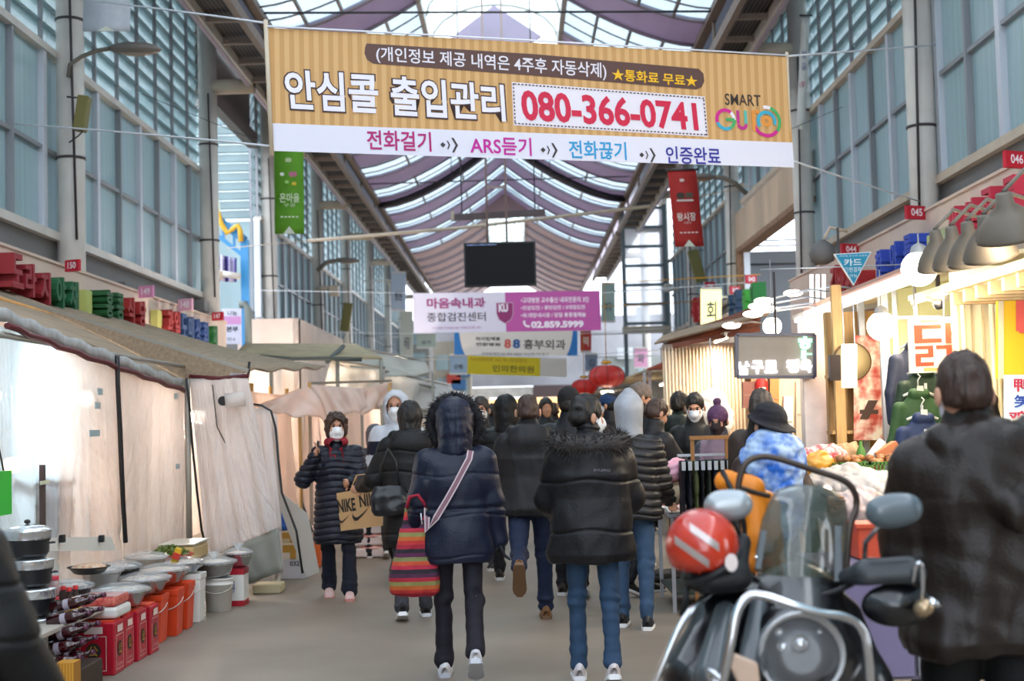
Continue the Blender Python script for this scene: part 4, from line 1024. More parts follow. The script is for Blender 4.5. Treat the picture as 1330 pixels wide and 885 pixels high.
# -- main banner
TL, TR, BL = P(345, 36, 11.0), P(1022, 74, 12.3), P(352, 196, 11.0)
BF, BW, BH = quad_frame(TL, TR, BL)
t = thing('street_banner', 'large tan and white banner with red telephone number strung across the arcade', 'banner', tuple(BL))
ys = uv(BF, 680, 163)[1]
tan = M('banner_tan', '#d9ad74', .75, stripes=(0, 13.5, '#c99a60', .5)); whi = M('banner_white', '#e4e2ee', .75)
tan.node_tree.nodes['Principled BSDF'].inputs['Base Color'].default_value = (1, 1, 1, 1)
sheet(BF, BW, BH, 'upper_cloth', tan, t, y0=ys); sheet(BF, BW, BH, 'lower_cloth', whi, t, y0=0, y1=ys)
b = MB(); o, ux, uy, nn = BF; pl = [(480, 53), (700, 61), (910, 74), (916, 80), (917, 90), (913, 98), (906, 101), (700, 89), (488, 79), (480, 74), (477, 66), (478, 58)]
b.add([o + ux * a[0] + uy * a[1] + nn * .003 for a in (uv(BF, *p) for p in pl)], [tuple(range(12))]); b.build('dark_pill', ink('#5d4038'), t)
b = MB(); tquad(b, '(개인정보 제공 내역은 4주후 자동삭제)', BF, (492, 78), (790, 93), (492, 56), (790, 70), .012, .006); b.build('small_lettering', ink('#eae4ea'), t)
b = MB(); tquad(b, '★통화료 무료★', BF, (797, 92), (908, 98), (797, 76), (908, 83), .02, .006); b.build('yellow_lettering', ink('#f5bd1e'), t)
for s_, q in (('안심콜', ((374, 141), (493, 144), (371, 90), (493, 93))), ('출입관리', ((510, 146), (658, 150), (509, 94), (656, 102)))):
    q2 = [(q[0][0] - 2, q[0][1] + 2), (q[1][0] + 2, q[1][1] + 2), (q[2][0] - 2, q[2][1] - 2), (q[3][0] + 2, q[3][1] - 2)]
    b = MB(); tquad(b, s_, BF, *q2, .055, .004); b.build('letter_outline', ink('#4e332e'), t)
    b = MB(); tquad(b, s_, BF, *q, .024, .009); b.build('main_lettering', ink('#efeaf4'), t)
b = MB(); tquad_rect(b, [(668, 154), (920, 162), (917, 110), (667, 98)]); b.build('number_panel', ink('#ece6ee'), t)
b = MB(); cs = [(669, 152.5), (919, 160.5), (916, 111.5), (668, 99.5)]
for e in range(4):
    (xa, ya), (xb, yb) = cs[e], cs[(e + 1) % 4]; L_ = math.hypot(xb - xa, yb - ya); n = int(L_ / 4.6); dx, dy = (xb - xa) / L_, (yb - ya) / L_
    for k in range(n):
        f = L_ * k / n; px_, py_ = xa + dx * f, ya + dy * f; tquad_rect(b, [(px_, py_), (px_ + dx * 2.7, py_ + dy * 2.7), (px_ + dx * 2.7 + dy * 1.7, py_ + dy * 2.7 - dx * 1.7), (px_ + dy * 1.7, py_ - dx * 1.7)], .006)
b.build('dashed_border', ink('#5d4038'), t, kind='stuff')
b = MB(); tquad(b, '080-366-0741', BF, (680, 148), (908, 155), (677, 107), (905, 118), .03, .008); b.build('number_lettering', ink('#d21f45'), t)
b = MB(); tpx(b, 'SMART', BF, (943, 120), (989, 106), .008, .006); b.build('logo_lettering', ink('#40362e'), t)
def arc(b, cx, cy, r, a0, a1, w, lift, n=16):
    o, ux, uy, nn = BF; vs = []
    for k in range(n + 1):
        a = math.radians(a0 + (a1 - a0) * k / n)
        for rr in (r - w / 2, r + w / 2): vs.append(o + ux * (cx + rr * math.cos(a)) + uy * (cy + rr * math.sin(a)) + nn * lift)
    b.add(vs, [(2*k, 2*k+1, 2*k+3, 2*k+2) for k in range(n)])
gx, gy = uv(BF, 943, 139); W_ = .03
def logo(c, arcs, bars=(), l=.007):
    b = MB()
    for a in arcs: arc(b, *a, W_, l)
    for q in bars: put_rect(b, BF, *q, l, 0)
    b.build('logo_stroke', ink(c), t)
g2 = uv(BF, 996, 140); r_ = .082; u0_ = uv(BF, 963, 140); p0_ = uv(BF, 980, 140)
logo('#f4e9ee', [(gx, gy, r_, 0, 360), (g2[0], g2[1], .125, 60, 100)], l=.005)
logo('#d0208c', [(gx, gy, r_, 50, 200), (g2[0], g2[1], .125, 190, 320)]); logo('#3da9c4', [(gx, gy, r_, 200, 300), (g2[0], g2[1], .08, -20, 215)], l=.008)
logo('#4aa860', [(gx, gy, r_, 300, 360), (g2[0], g2[1], .125, -40, 70)], [(gx, gx + r_, gy - .014, gy + .014)], .009)
logo('#c4308c', [(u0_[0] + .01, gy - .035, .036, 180, 360)], [(u0_[0] - .041, u0_[0] - .013, gy - .03, gy + .085)]); logo('#5cb9a8', [], [(u0_[0] + .031, u0_[0] + .059, gy - .03, gy + .085)])
logo('#e8963c', [(p0_[0] + .025, gy + .05, .032, -90, 120), (g2[0], g2[1], .032, 0, 360)], [(p0_[0] - .02, p0_[0] + .008, gy - .09, gy + .085)], .0075)
for s_, c, bl_, tr_ in (('전화걸기', '#b3176e', (477, 191), (560, 166)), ('ARS듣기', '#c31d96', (611, 193), (690, 170)), ('전화끊기', '#2a9bd0', (739, 195), (813, 172)), ('인증완료', '#2f2f96', (865, 198), (935, 176))):
    b = MB(); tpx(b, s_, BF, bl_, tr_, .016, .004); b.build('step_lettering', ink(c), t)
for x, y in ((572, 182), (702, 185), (830, 188)):
    b = MB(); a = uv(BF, x, y); o, ux, uy, nn = BF
    q = lambda xx, yy: o + ux * (a[0] + xx) + uy * (a[1] + yy) + nn * .004
    b.add([q(0, 0), q(.022, .022), q(.044, 0), q(.022, -.022)], [(0, 1, 2, 3)])
    b.add([q(.055, .035), q(.066, .035), q(.082, 0), q(.066, -.035), q(.055, -.035), q(.07, 0)], [(0, 1, 2, 5), (5, 2, 3, 4)])
    b.add([q(.095, .06), q(.113, .06), q(.148, 0), q(.113, -.06), q(.095, -.06), q(.127, 0)], [(0, 1, 2, 5), (5, 2, 3, 4)]); b.build('arrow_print', ink('#3c3636'), t)
b = MB(); b.tube([P(345, 26, 10.99), P(353, 202, 10.99)], .018, 8); b.build('batten', M('batten_wood', '#cbbba2', .7), t)
b = MB(); b.tube([P(1022, 68, 12.31), P(1027, 211, 12.31)], .015, 8); b.build('batten', M('batten_wood', '#cbbba2', .7), t)
b = MB(); b.tube([P(345, 34, 10.98), P(680, 52, 11.6), P(1022, 72, 12.29)], .008, 5); b.build('hem_cord', ink('#e8e8f0'), t)
rope = M('rope_white', '#d9dbe2', .7)
for lab, pts in (('white rope from upper left banner corner to the steelwork', [P(345, 30, 11), P(220, 12, 13), P(60, -6, 17)]), ('white rope from lower left banner corner to the left column', [P(352, 190, 11), P(180, 172, 13), P(-20, 158, 16.6)]),
                 ('thin rope from upper right banner corner to the right column', [P(1022, 73, 12.3), P(1120, 66, 14), P(1220, 58, 16.5)]), ('white rope from lower right banner corner to the right fascia', [P(1027, 208, 12.3), P(1110, 236, 14), P(1195, 262, 16.4)])):
    t = thing('rope', lab, 'rope', tuple(pts[0]), 'banner ropes'); b = MB()
    fine = []
    for k in range(13):
        u = k / 12; q = pts[0] * (1-u)**2 + pts[1] * 2*u*(1-u) + pts[2] * u*u; fine.append(q)
    b.tube(fine, .009, 5); b.build('cord', rope, t)
# -- pink / white clinic banner
FF, w_, h_ = quad_frame(P(536, 381, 30), P(779, 377.5, 30.2), P(537.5, 433, 30))
t = thing('street_banner', 'white and magenta clinic banner hanging below the dark display', 'banner', tuple(FF[0]))
xm = uv(FF, 657, 405)[0]; o, ux, uy, nn = FF
sheet(FF, xm, h_, 'white_cloth', M('banner_lilac_white', '#dcd5e6', .75), t); sheet((o + ux * xm, ux, uy, nn), w_ - xm, h_, 'magenta_cloth', ink('#b9529e'), t)
b = MB(); tpx(b, '마음속내과', FF, (555, 401), (631, 385), .03); b.build('lettering', ink('#a03a78'), t)
b = MB(); tpx(b, '종합검진센터', FF, (555, 418), (631, 404), .01); b.build('lettering', ink('#443c48'), t)
b = MB(); tpx(b, '(구.성모 안과병원옆, 부동산은행 2층)', FF, (562, 428), (625, 422.5), 0); b.build('lettering', ink('#b060a0'), t)
b = MB(); tpx(b, '•고대병원 교수출신 내과전문의 3인', FF, (677, 392), (765, 382), .02); tpx(b, '•건강검진 / 공단검진 / 5대암검진', FF, (677, 401), (760, 393), .02); tpx(b, '•위.대장내시경 / 당일 용종절제술', FF, (677, 411), (761, 402.5), .02)
tpx(b, '02.859.5999', FF, (690, 424.5), (758, 413.5), .05); b.build('lettering', ink('#f3e8f4'), t)
b = MB(); a = uv(FF, 684, 419); arcp = lambda x, y: o + ux * (a[0] + x) + uy * (a[1] + y) + nn * .005
b.add([arcp(-.07, .07), arcp(-.02, .07), arcp(-.03, .01), arcp(.01, -.03), arcp(.07, -.03), arcp(.06, -.08), arcp(-.02, -.06), arcp(-.07, 0)], [tuple(range(8))]); b.build('phone_mark', ink('#f3e8f4'), t)
def shield(b, s, l):
    c = uv(FF, 656, 405); pts = [(-.17, .21), (.17, .21), (.17, -.02), (.12, -.14), (0, -.22), (-.12, -.14), (-.17, -.02)]
    b.add([o + ux * (c[0] + x * s) + uy * (c[1] + y * s) + nn * l for x, y in pts], [tuple(range(7))])
b = MB(); shield(b, 1.06, .004); b.build('crest_rim', ink('#c9b0c4'), t); b = MB(); shield(b, 1, .006); b.build('crest', ink('#8c2a66'), t)
b = MB(); tpx(b, 'KU', FF, (648, 404), (660, 393), .05, .008); b.build('lettering', ink('#eadfea'), t)
# -- 88 clinic banner
FF, w_, h_ = quad_frame(P(590, 433, 34), P(750, 434, 34), P(590, 461, 34)); o, ux, uy, nn = FF
t = thing('street_banner', 'cream clinic banner with coloured 88 and blue corners', 'banner', tuple(FF[0])); h_ = (P(750, 434, 34) - P(750, 466, 34)).length
sheet(FF, w_, h_, 'cloth', M('banner_cream', '#dcd6cf', .75), t)
b = MB()
for x0, s_ in ((0, 1), (w_, -1)): b.add([o + ux * (x0 + s_ * x) + uy * y * h_ + nn * .005 for x, y in ((0, 0), (.26, 0), (.19, .25), (.14, .6), (.11, 1), (0, 1))], [tuple(range(6))])
b.build('blue_corner', ink('#2272b8'), t, kind='stuff')
b = MB(); tpx(b, '8', FF, (655, 452), (664, 440), .05); b.build('lettering', ink('#c85a50'), t); b = MB(); tpx(b, '8', FF, (666, 452), (676, 440), .05); b.build('lettering', ink('#2d5a96'), t)
b = MB(); tpx(b, '흉부외과', FF, (680, 453), (735, 440), .02); tpx(b, '하지정맥류', FF, (618, 442.5), (650, 437.5), .03); tpx(b, '전문병원', FF, (618, 449.5), (650, 445), .03); tpx(b, '상담및예약 02 888 8800 가산역 7번출구', FF, (625, 461), (713, 457.5), 0); b.build('lettering', ink('#4a4444'), t)
# -- yellow clinic banner
FF, w_, h_ = quad_frame(P(607, 462, 36), P(736, 466, 36), P(607, 486, 36)); o, ux, uy, nn = FF
t = thing('street_banner', 'yellow and white clinic banner, lowest of those above the crowd', 'banner', tuple(FF[0])); xm = uv(FF, 702, 475)[0]
sheet(FF, xm, h_, 'yellow_cloth', ink('#e2cb1c'), t); sheet((o + ux * xm, ux, uy, nn), w_ - xm, h_, 'white_cloth', M('banner_cream', '#dcd6cf', .75), t)
b = MB(); tpx(b, '인의한의원', FF, (640, 482), (694, 473), .02); b.build('lettering', ink('#6c5c18'), t); b = MB(); tpx(b, '가수리한의원 365 추나한방첩약', FF, (610, 469), (685, 464), .01); b.build('lettering', ink('#c08a20'), t)
# -- hanging display and rail
t = thing('display_screen', 'black flat display hanging from the roof above the clinic banner', 'screen', tuple(P(649, 340, 24)))
a, c = P(602, 315.5, 24), P(697, 371, 24); b = MB(); b.bb(a.x, c.x, 24, 24.09, c.z, a.z); b.build('casing', M('tv_case', '#1d1b1f', .4), t, bevel=.01)
b = MB(); b.bb(a.x + .03, c.x - .03, 23.985, 24.0, c.z + .03, a.z - .03); b.build('panel', M('tv_glass', '#08080c', .35, spec=.15), t)
FF = (Vector((a.x, 23.98, c.z)), Vector((1, 0, 0)), Vector((0, 0, 1)), Vector((0, -1, 0)))
b = MB(); tpx(b, 'THERE IS A VIDEO OUTPUT', FF, (606, 319.5), (645, 317), .01); b.build('lettering', M('screen_text', '#7f93c8', .5, emit=.6), t)
b = MB(); xa = P(633, 300, 24.1).x; xb = P(658, 300, 24.1).x
for x in (xa, xb): b = MB(); b.tube([(x, 24.1, a.z - .1), (x, 24.1, 8.9)], .022, 6); b.build('hanger', M('pink_steel', '#a08a88', .5), t)
b = MB(); b.bar((xa, 24.1, 7.6), (xb, 24.1, 7.6), .04, .04); b.bar((xa, 24.1, 5.6), (xb, 24.1, 5.6), .04, .04); b.build('cross_bar', M('pink_steel', '#a08a88', .5), t)
t = thing('light_rail', 'dark horizontal rail fixed above the hanging display', 'light', tuple(P(648, 280, 25)))
b = MB(); b.bar(P(587, 283, 25), P(708, 276, 25), .1, .11); b.build('rail_body', M('rail_dark', '#5a4a4c', .5), t); b = MB(); b.bar(P(586, 281, 25), P(590, 281, 25), .14, .16); b.build('end_cap', steelc, t)
for x in (600, 695): b = MB(); q = P(x, 281, 25); b.tube([q, (q.x, 25, 9.3)], .012, 5); b.build('hanger', steeld, t)
t = thing('tie_pipe', 'long thin pipe spanning the arcade below the dark rail', 'pipe', tuple(P(600, 292, 27))); b = MB(); b.tube([P(400, 313, 27), P(600, 296, 27), P(845, 268, 27)], .035, 6); b.tube([(-5.45, 27, P(400, 313, 27).z - .1), P(400, 313, 27)], .008, 4); b.tube([P(845, 268, 27), (4.95, 27, P(845, 268, 27).z + .4)], .008, 4); b.build('pipe', steelc, t)
def cords(t, pts):
    for a, c in pts:
        m = MB(); m.tube([Vector(a), Vector(c)], .007, 5); m.build('cord', rope, t)
for k_, o_ in enumerate([o for o in COL.objects if o.name.startswith('street_banner') and o.parent is None][1:]):
    Y_ = (30.0, 34.0, 36.0)[k_]; z_ = ((381, 537, 779), (434, 590, 750), (463, 607, 736))[k_]
    a = P(z_[1], z_[0], Y_); c = P(z_[2], z_[0], Y_); cords(o_, ((a, (-5.5, Y_, a.z + .15)), (c, (5.05, Y_, c.z + .15))))
# -- pennants
def pennant(lab, tl, tr, bl, col, prints):
    FF, w_, h_ = quad_frame(tl, tr, bl); o, ux, uy, nn = FF; t = thing('pennant', lab, 'pennant', tuple(o))
    b = MB(); n = 12; vs = []
    for k in range(n + 1):
        y = h_ * k / n; s = .012 * math.sin(k * .9)
        for f_ in (0, 1): vs.append(o + ux * w_ * f_ + uy * y + nn * s)
    b.add(vs, [(2*k, 2*k+1, 2*k+3, 2*k+2) for k in range(n)], True); solid(b.build('cloth', M('cloth_' + col, col, .75, vary=.08), t), .006)
    b = MB(); sd_ = -1 if o.x < 0 else 1; b.tube([o + uy * h_ - ux * .03, o + uy * h_ + ux * (w_ + .03)], .014, 6); b.build('top_rod', steeld, t); b = MB(); q = o + uy * h_ + ux * (w_ * .5 + sd_ * w_ * .5); b.tube([q, Vector((sd_ * 5.3 if sd_ < 0 else 4.8, q.y + .3, q.z + .9))], .004, 4); b.build('arm', steeld, t)
    for c, s_, x0, x1, y0, y1, bd in prints:
        b = MB()
        if s_: put_text(b, s_, FF, x0 * w_, x1 * w_, y0 * h_, y1 * h_, bd, 0, .022)
        else: put_rect(b, FF, x0 * w_, x1 * w_, y0 * h_, y1 * h_, .02, min((x1 - x0) * w_, (y1 - y0) * h_) * .45)
        b.build('print', ink(c), t)
    b = MB(); b.add([o + ux * w_ * .3 + nn * .02, o + ux * w_ * .7 + nn * .02, o + ux * w_ * .5 + uy * h_ * .09 + nn * .02], [(0, 1, 2)]); b.build('print', ink('#d8dccc'), t)
pennant('green hanging pennant with white script at the left', P(356, 192, 20), P(394, 192, 20), P(357, 304, 20), '#5f9a1f', [('#cfe0b4', '온마을', .18, .86, .36, .47, .02), ('#cfe0b4', '구경', .3, .7, .31, .35, .01), ('#e8ece0', '', .2, .34, .67, .71, 0), ('#c07088', '', .5, .78, .66, .72, 0), ('#e0c030', '', .6, .76, .56, .60, 0), ('#9ac86a', '', .36, .5, .58, .62, 0), ('#d0e0b8', '●●●●●', .2, .82, .185, .205, 0), ('#b8cc98', '', .38, .6, .83, .88, 0)])
pennant('red hanging pennant with white script on the right', P(867, 221, 20), P(904, 220, 20), P(877, 321, 20), '#b02a26', [('#e8d8d0', '왕시장', .16, .82, .33, .44, .02), ('#e0c8c0', '구로구', .36, .64, .29, .32, .0), ('#3a3026', '', .22, .5, .62, .70, 0), ('#564636', '', .52, .8, .63, .70, 0), ('#d8c8c0', '', .2, .8, .585, .61, 0), ('#e8c8c0', '●●●●●', .2, .85, .17, .19, 0), ('#e8c8c0', '', .38, .54, .84, .88, 0)])
pennant('blank pale grey pennant at the top left corner', P(108, -30, 16), P(169, -30, 16), P(108, 41, 16), '#c0c4cc', [])
pennant('narrow furled white pennant beside the right pipes', P(1041, 20, 21), P(1052, 20, 21), P(1034, 168, 21), '#dcdcd8', [('#6068a8', '장', .2, .8, .62, .68, 0), ('#6068a8', '길', .2, .8, .52, .58, 0), ('#c05070', '(환', .1, .8, .36, .42, 0)])
# -- number plates
PL = {'150': 'red plate reading 150 in front of the near left column', '149': 'pink glaring plate above the green and red letters, left fascia', '148': 'pink glaring plate nearer the alley column, left fascia', '147': 'red plate reading 147 at the alley end of the left fascia', '143': 'tiny red plate above dark green letters beyond the parapet', '046': 'red plate reading 046 cut by the right edge', '045': 'red plate reading 045 left of the thick right column', '044': 'red plate reading 044 above the blue triangle sign', '043': 'red plate above green letters beside the stained board post', '042': 'red plate between two others at the dark blue letters', '041': 'red plate above the lit yellow box sign'}
def plate(num, px, py, X, ww=.36, hh=.24, col='#c01f34', rz=0.):
    s = 1 if X > 0 else -1; p = PX(px, py, X - s * .12); t = thing('number_plate', PL[num], 'sign', tuple(p), 'shop number plates')
    a = math.radians(rz); ux = Vector((math.cos(a), math.sin(a), 0)); nn = Vector((math.sin(a), -math.cos(a), 0)); FF = (p - ux * ww / 2 - Vector((0, 0, hh / 2)), ux, Vector((0, 0, 1)), nn)
    sheet(FF, ww, hh, 'plate', ink(col), t, .04); b = MB(); put_text(b, num, FF, ww * .22, ww * .82, hh * .24, hh * .8, .02, 0, .004); b.build('number', ink('#f2eaf0'), t)
plate('150', 93, 345, -5.1, .2, .13, rz=-25); plate('149', 189, 379, -5.1, .24, .16, '#d890b8', -25); plate('148', 240, 396, -5.1, .26, .18, '#dca8c0', -25); plate('147', 282, 411, -5.1, .22, .14, rz=-25)
plate('143', 395, 428, -5.1, .22, .16, rz=-25)
plate('046', 1320, 207, 4.6, .24, .15, rz=25); plate('045', 1190, 276, 4.6, .26, .15, rz=25); plate('044', 1105, 324, 4.6, .28, .15, rz=25)
plate('043', 976, 363, 4.6, .24, .16, rz=25); plate('042', 955, 377, 4.6, .24, .16, rz=25); plate('041', 923, 372, 4.6, .26, .2, rz=25)
# -- channel letters: every letter is a part
def channel(lab, letters, X, pxs, zc, sz, cols, dep=.24):
    s = 1 if X > 0 else -1; pts = [PX(px, py, X - s * dep) for px, py in pxs]; t = thing('shop_sign', lab, 'sign', tuple(pts[0]))
    for ch, c, p in zip(letters, cols, pts):
        ux = Vector((0, -s, 0)); FF = (p - ux * sz * .46 - Vector((0, 0, sz * .5)), ux, Vector((0, 0, 1)), Vector((-s, 0, 0)))
        b = MB()
        if ch == '■':
            b.box((X - s * .06, p.y, p.z), (.1, sz * .7, sz * .8)); b.build('panel', ink(c), t)
        else:
            put_text(b, ch, FF, 0, sz * .92, 0, sz, .03, dep / 2, -dep / 2); b.build('letter', [ink(c)], t)
channel('red and green block letter sign at far left of the left fascia', '■도라지야채', -5.12, [(8, 356), (24, 352), (41, 364), (60, 374), (80, 380), (97, 385)], 0, .34, ['#b9c46e', '#931f29', '#931f29', '#931f29', '#0f5c34', '#0f5c34'])
channel('green and red block letters mid left fascia below the 149 plate', '■홍콩식당', -5.12, [(130, 392), (143, 395), (157, 399), (171, 403), (186, 408)], 0, .34, ['#b9c46e', '#1a5a2c', '#1a5a2c', '#a4201d', '#a4201d'])
channel('row of red, blue and green block letters ending under the 147 plate', '■과일도매상회채', -5.12, [(216, 417), (222, 419), (231, 421), (240, 424), (249, 427), (258, 430), (268, 434), (280, 438)], 0, .38, ['#c8c470', '#9c201d', '#9c201d', '#2a4674', '#244270', '#22427c', '#284a88', '#1e6a30'], .2)
channel('dark green block letters beyond the left parapet', '■채소나라', -5.3, [(364, 434), (370, 436), (376, 438), (382, 439), (387, 440)], 0, .4, ['#90b050', '#1c6a3c', '#1c6a3c', '#1c6a3c', '#1c6a3c'], .15)
channel('three blue block letters on the right fascia', '한아름', 4.6, [(1141, 344), (1160, 334), (1178, 325)], 0, .34, ['#2548b8'] * 3)
channel('four dark red block letters at right end of the fascia', '개성곡물', 4.6, [(1235, 294), (1257, 284), (1281, 270), (1310, 256)], 0, .36, ['#c02a44'] * 4)
channel('pale green and rainbow squares between right fascia letters', '■■', 4.6, [(1197, 320), (1212, 312)], 0, .3, ['#c4d088', '#a8b890'], .2)
channel('dense red block letters behind the blue triangle sign', '김밥천국', 4.6, [(1082, 366), (1092, 372), (1102, 380), (1110, 374)], 0, .42, ['#a81c22'] * 4)
channel('green and dark blue block letters on the far right fascia', '수산물회', 4.6, [(946, 398), (954, 392), (966, 392), (976, 384)], 0, .45, ['#24405e', '#24405e', '#38a030', '#1c7a34'])
channel('small red block letters under the 041 plate', '식당', 4.6, [(899, 404), (908, 400)], 0, .6, ['#b82428', '#b82428'])
# small boxes on the fascias
for k, (px, py, X, sz, lab) in enumerate(((1215, 283, 4.7, (.16, .3, .16), 'pale grey box on top of right fascia by the thick column'), (1170, 298, 4.7, (.12, .3, .14), 'grey wedge box on right fascia under the 045 plate'), (161, 374, -5.3, (.12, .3, .14), 'grey box light on left fascia left of the 149 plate'), (263, 398, -5.3, (.16, .4, .2), 'grey slatted box light on left fascia by the 147 plate'), (12, 324, -5.3, (.1, .4, .06), 'thin grey bracket on the left fascia edge'))):
    p = PX(px, py, X); t = thing('box_light', lab, 'light', tuple(p)); b = MB(); b.box(p, sz); b.build('housing', M('box_grey', '#a7a9b2', .5) if k == 0 else greyband, t, bevel=.01); b = MB(); b.bar(p, p + Vector((.14 if X > 0 else -.14, 0, -.05)), .03, .03); b.build('arm', steeld, t)
# yellow horn speakers on columns
for px, py, d, lab in ((107, 148, 16.6, 'olive box speaker hanging beside the near left column'), (450, 412, 42, 'olive speaker on a far left column'), (905, 346, 36, 'olive speaker below the red pennant')):
    p = P(px, py, d); s = d / 16.6 if d > 20 else 1; t = thing('box_speaker', lab, 'speaker', tuple(p)); R = Matrix.Rotation(math.radians(9 if px < 600 else -14), 3, 'Y')
    hh = .42 * min(s, 2.0); b = MB(); b.box(p, (hh * .32, .16, hh), R); b.build('housing', M('olive_paint', '#77703c', .6), t, bevel=.015); b = MB(); sx = -1 if px < 600 else 1
    b.tube([p + Vector((0, 0, hh * .45)), p + Vector((sx * .18, 0, hh * .5))], .012, 5); b.tube([p + Vector((0, 0, -hh * .5)), p + Vector((sx * .05, 0, -hh * .62)), p + Vector((sx * .16, 0, -hh * .8))], .01, 5); b.build('bracket', steeld, t)
# street lamps
def street_lamp(lab, pts, head, d, hr=.03):
    t = thing('street_lamp', lab, 'lamp', tuple(P(*pts[0], d))); b = MB(); b.tube([P(x, y, d) for x, y in pts], .028 * d / 17, 8); b.build('arm', M('lamp_arm', '#6f6a60', .5), t)
    a, c = P(*head[0], d), P(*head[1], d); ax = (c - a); L = ax.length; ax.normalize(); mid = (a + c) / 2; R = Matrix((ax, Vector((0, 1, 0)), ax.cross(Vector((0, 1, 0))))).transposed()
    b = MB(); b.sphere(mid, (L / 2, .15, L * .12), 10, R); b.build('lamp_head', M('lamp_shell', '#77706a', .5), t); b = MB(); b.sphere(mid - Vector((0, 0, L * .05)), (L * .33, .1, L * .09), 8, R); b.build('lens', M('lamp_lens', '#a89c90', .2), t)
street_lamp('curved street lamp on the near left column', [(89, 100), (91, 84), (105, 74), (125, 66), (143, 63)], [(141, 63), (210, 64)], 16.9)
street_lamp('second street lamp on the cream pipe at left', [(412, 352), (424, 341), (436, 339)], [(434, 338), (467, 339)], 38)
street_lamp('street lamp on the right behind the red pennant', [(970, 252), (955, 238), (940, 231), (928, 230)], [(888, 231), (930, 230)], 22.8)
t = thing('cctv_camera', 'cream camera on a bracket from the left cream pipe', 'camera', tuple(P(430, 376, 38))); b = MB(); b.tube([P(410, 375, 38), P(430, 374, 38)], .06, 8); b.build('arm', steelc, t); b = MB(); b.box(P(434, 378, 38), (.26, .3, .28)); b.build('housing', steelc, t, bevel=.03)
t = thing('cctv_camera', 'white camera bracket right of the bright screen frame', 'camera', tuple(P(868, 374, 44))); b = MB(); b.tube([P(872, 376, 44), P(915, 376, 44)], .04, 8); b.build('arm', steelc, t); b = MB(); b.box(P(868, 374, 44), (.25, .25, .25)); b.build('housing', steelw, t, bevel=.03)
# far hanging sign boards and clutter above the crowd
far_signs = [(508, 354, 527, 403, 52, '#a9b4c4', 'tall pale blue signboard with small lettering far left', '병원'), (521, 405, 536, 470, 56, '#b7b5a8', 'cream vertical signboard behind the clinic banner left edge', '식당'), (541, 433, 566, 452, 58, '#a8b0a4', 'grey green board under the clinic banner', '상가'), (584, 461, 607, 486, 50, '#8fa8c0', 'blue grey board left of the yellow banner', '은행'),
             (781, 368, 799, 418, 46, '#93a8a0', 'tall grey green vertical signboard right of the clinic banner', '약국'), (754, 429, 768, 457, 44, '#c8382c', 'red orange poster board right of the 88 banner', '떡'), (760, 460, 776, 482, 46, '#8e9cb0', 'grey blue board below the red poster', '김'), (824, 452, 841, 478, 48, '#d99cb8', 'pink board in the right background', '화'), (826, 400, 842, 424, 60, '#c9ced4', 'white board beneath bright screen', '옷'),
             (911, 375, 937, 430, 30, '#e6e08a', 'tall yellow lit box sign on the right fascia', '회')]
for x0, y0, x1, y1, d, c, lab, tx in far_signs:
    FF, w_, h_ = quad_frame(P(x0, y0, d), P(x1, y0, d), P(x0, y1, d)); t = thing('signboard', lab, 'sign', tuple(FF[0]))
    mm = ink(c) if c != '#e6e08a' else M('lit_yellow', '#f2ec9a', .5, emit=.8)
    sheet(FF, w_, h_, 'board', mm, t, .12); b = MB(); o, ux, uy, nn = FF
    b.bar(o + uy * h_, o + uy * h_ + ux * w_, .08, .06); b.bar(o, o + ux * w_, .08, .06); b.build('frame', steelw, t)
    sd_ = -1 if o.x < 0 else 1; b = MB(); b.bar(o + uy * h_ * .8 + ux * w_ / 2 + Vector((0, .1, 0)), Vector((sd_ * 5.55 if sd_ < 0 else 5.05, o.y + .1, o.z + h_ * .8)), .04, .04); b.build('bracket', steelw, t)
    b = MB(); put_text(b, tx, FF, w_ * .25, w_ * .75, h_ * .25, h_ * (.5 if len(tx) > 1 else .7), .02, 0, .01); b.build('lettering', ink('#4a5260' if c not in ('#c8382c',) else '#f0e0d0'), t)
# building fronts in the background beyond the arcade walls (left end and right end)
r3 = random.Random(5)
for k, (x0, x1, y, z1, c, lab) in enumerate(((-8.5, -4.2, 69, 6.6, '#8d8b84', 'grey building front at the far left end'), (-4.2, -2.3, 72, 5.8, '#a29c8e', 'cream building front at far left of the end shops'), (4.0, 6.5, 64, 4.4, '#8f938f', 'grey building front behind the pink board'))):
    t = thing('building', lab, 'building', (x0, y, 0)); b = MB(); b.bb(x0, x1, y, y + 2, 0, z1); b.build('wall', M('bf' + c, c, .7, vary=.2, vscale=.8), t)
    nx = max(2, int((x1 - x0) / .9)); 
    for i in range(nx):
        for j in range(3):
            xa = x0 + (x1 - x0) * (i + .18) / nx; xb = x0 + (x1 - x0) * (i + .82) / nx; z = 3.2 + j * 1.15
            if z + .8 < z1: b = MB(); b.bb(xa, xb, y - .04, y, z, z + .75); b.build('window', paneglass, t)
    for j in range(4):
        p = r3.uniform(x0, x1 - .6); z = 2.6 + r3.random() * 1.8; b = MB(); b.bb(p, p + .7, y - .3, y - .1, z, z + .5); b.build('shop_board', ink(r3.choice(['#b04038', '#3f6a9a', '#d8c8a0', '#4a7a5a', '#c4c8cc'])), t)
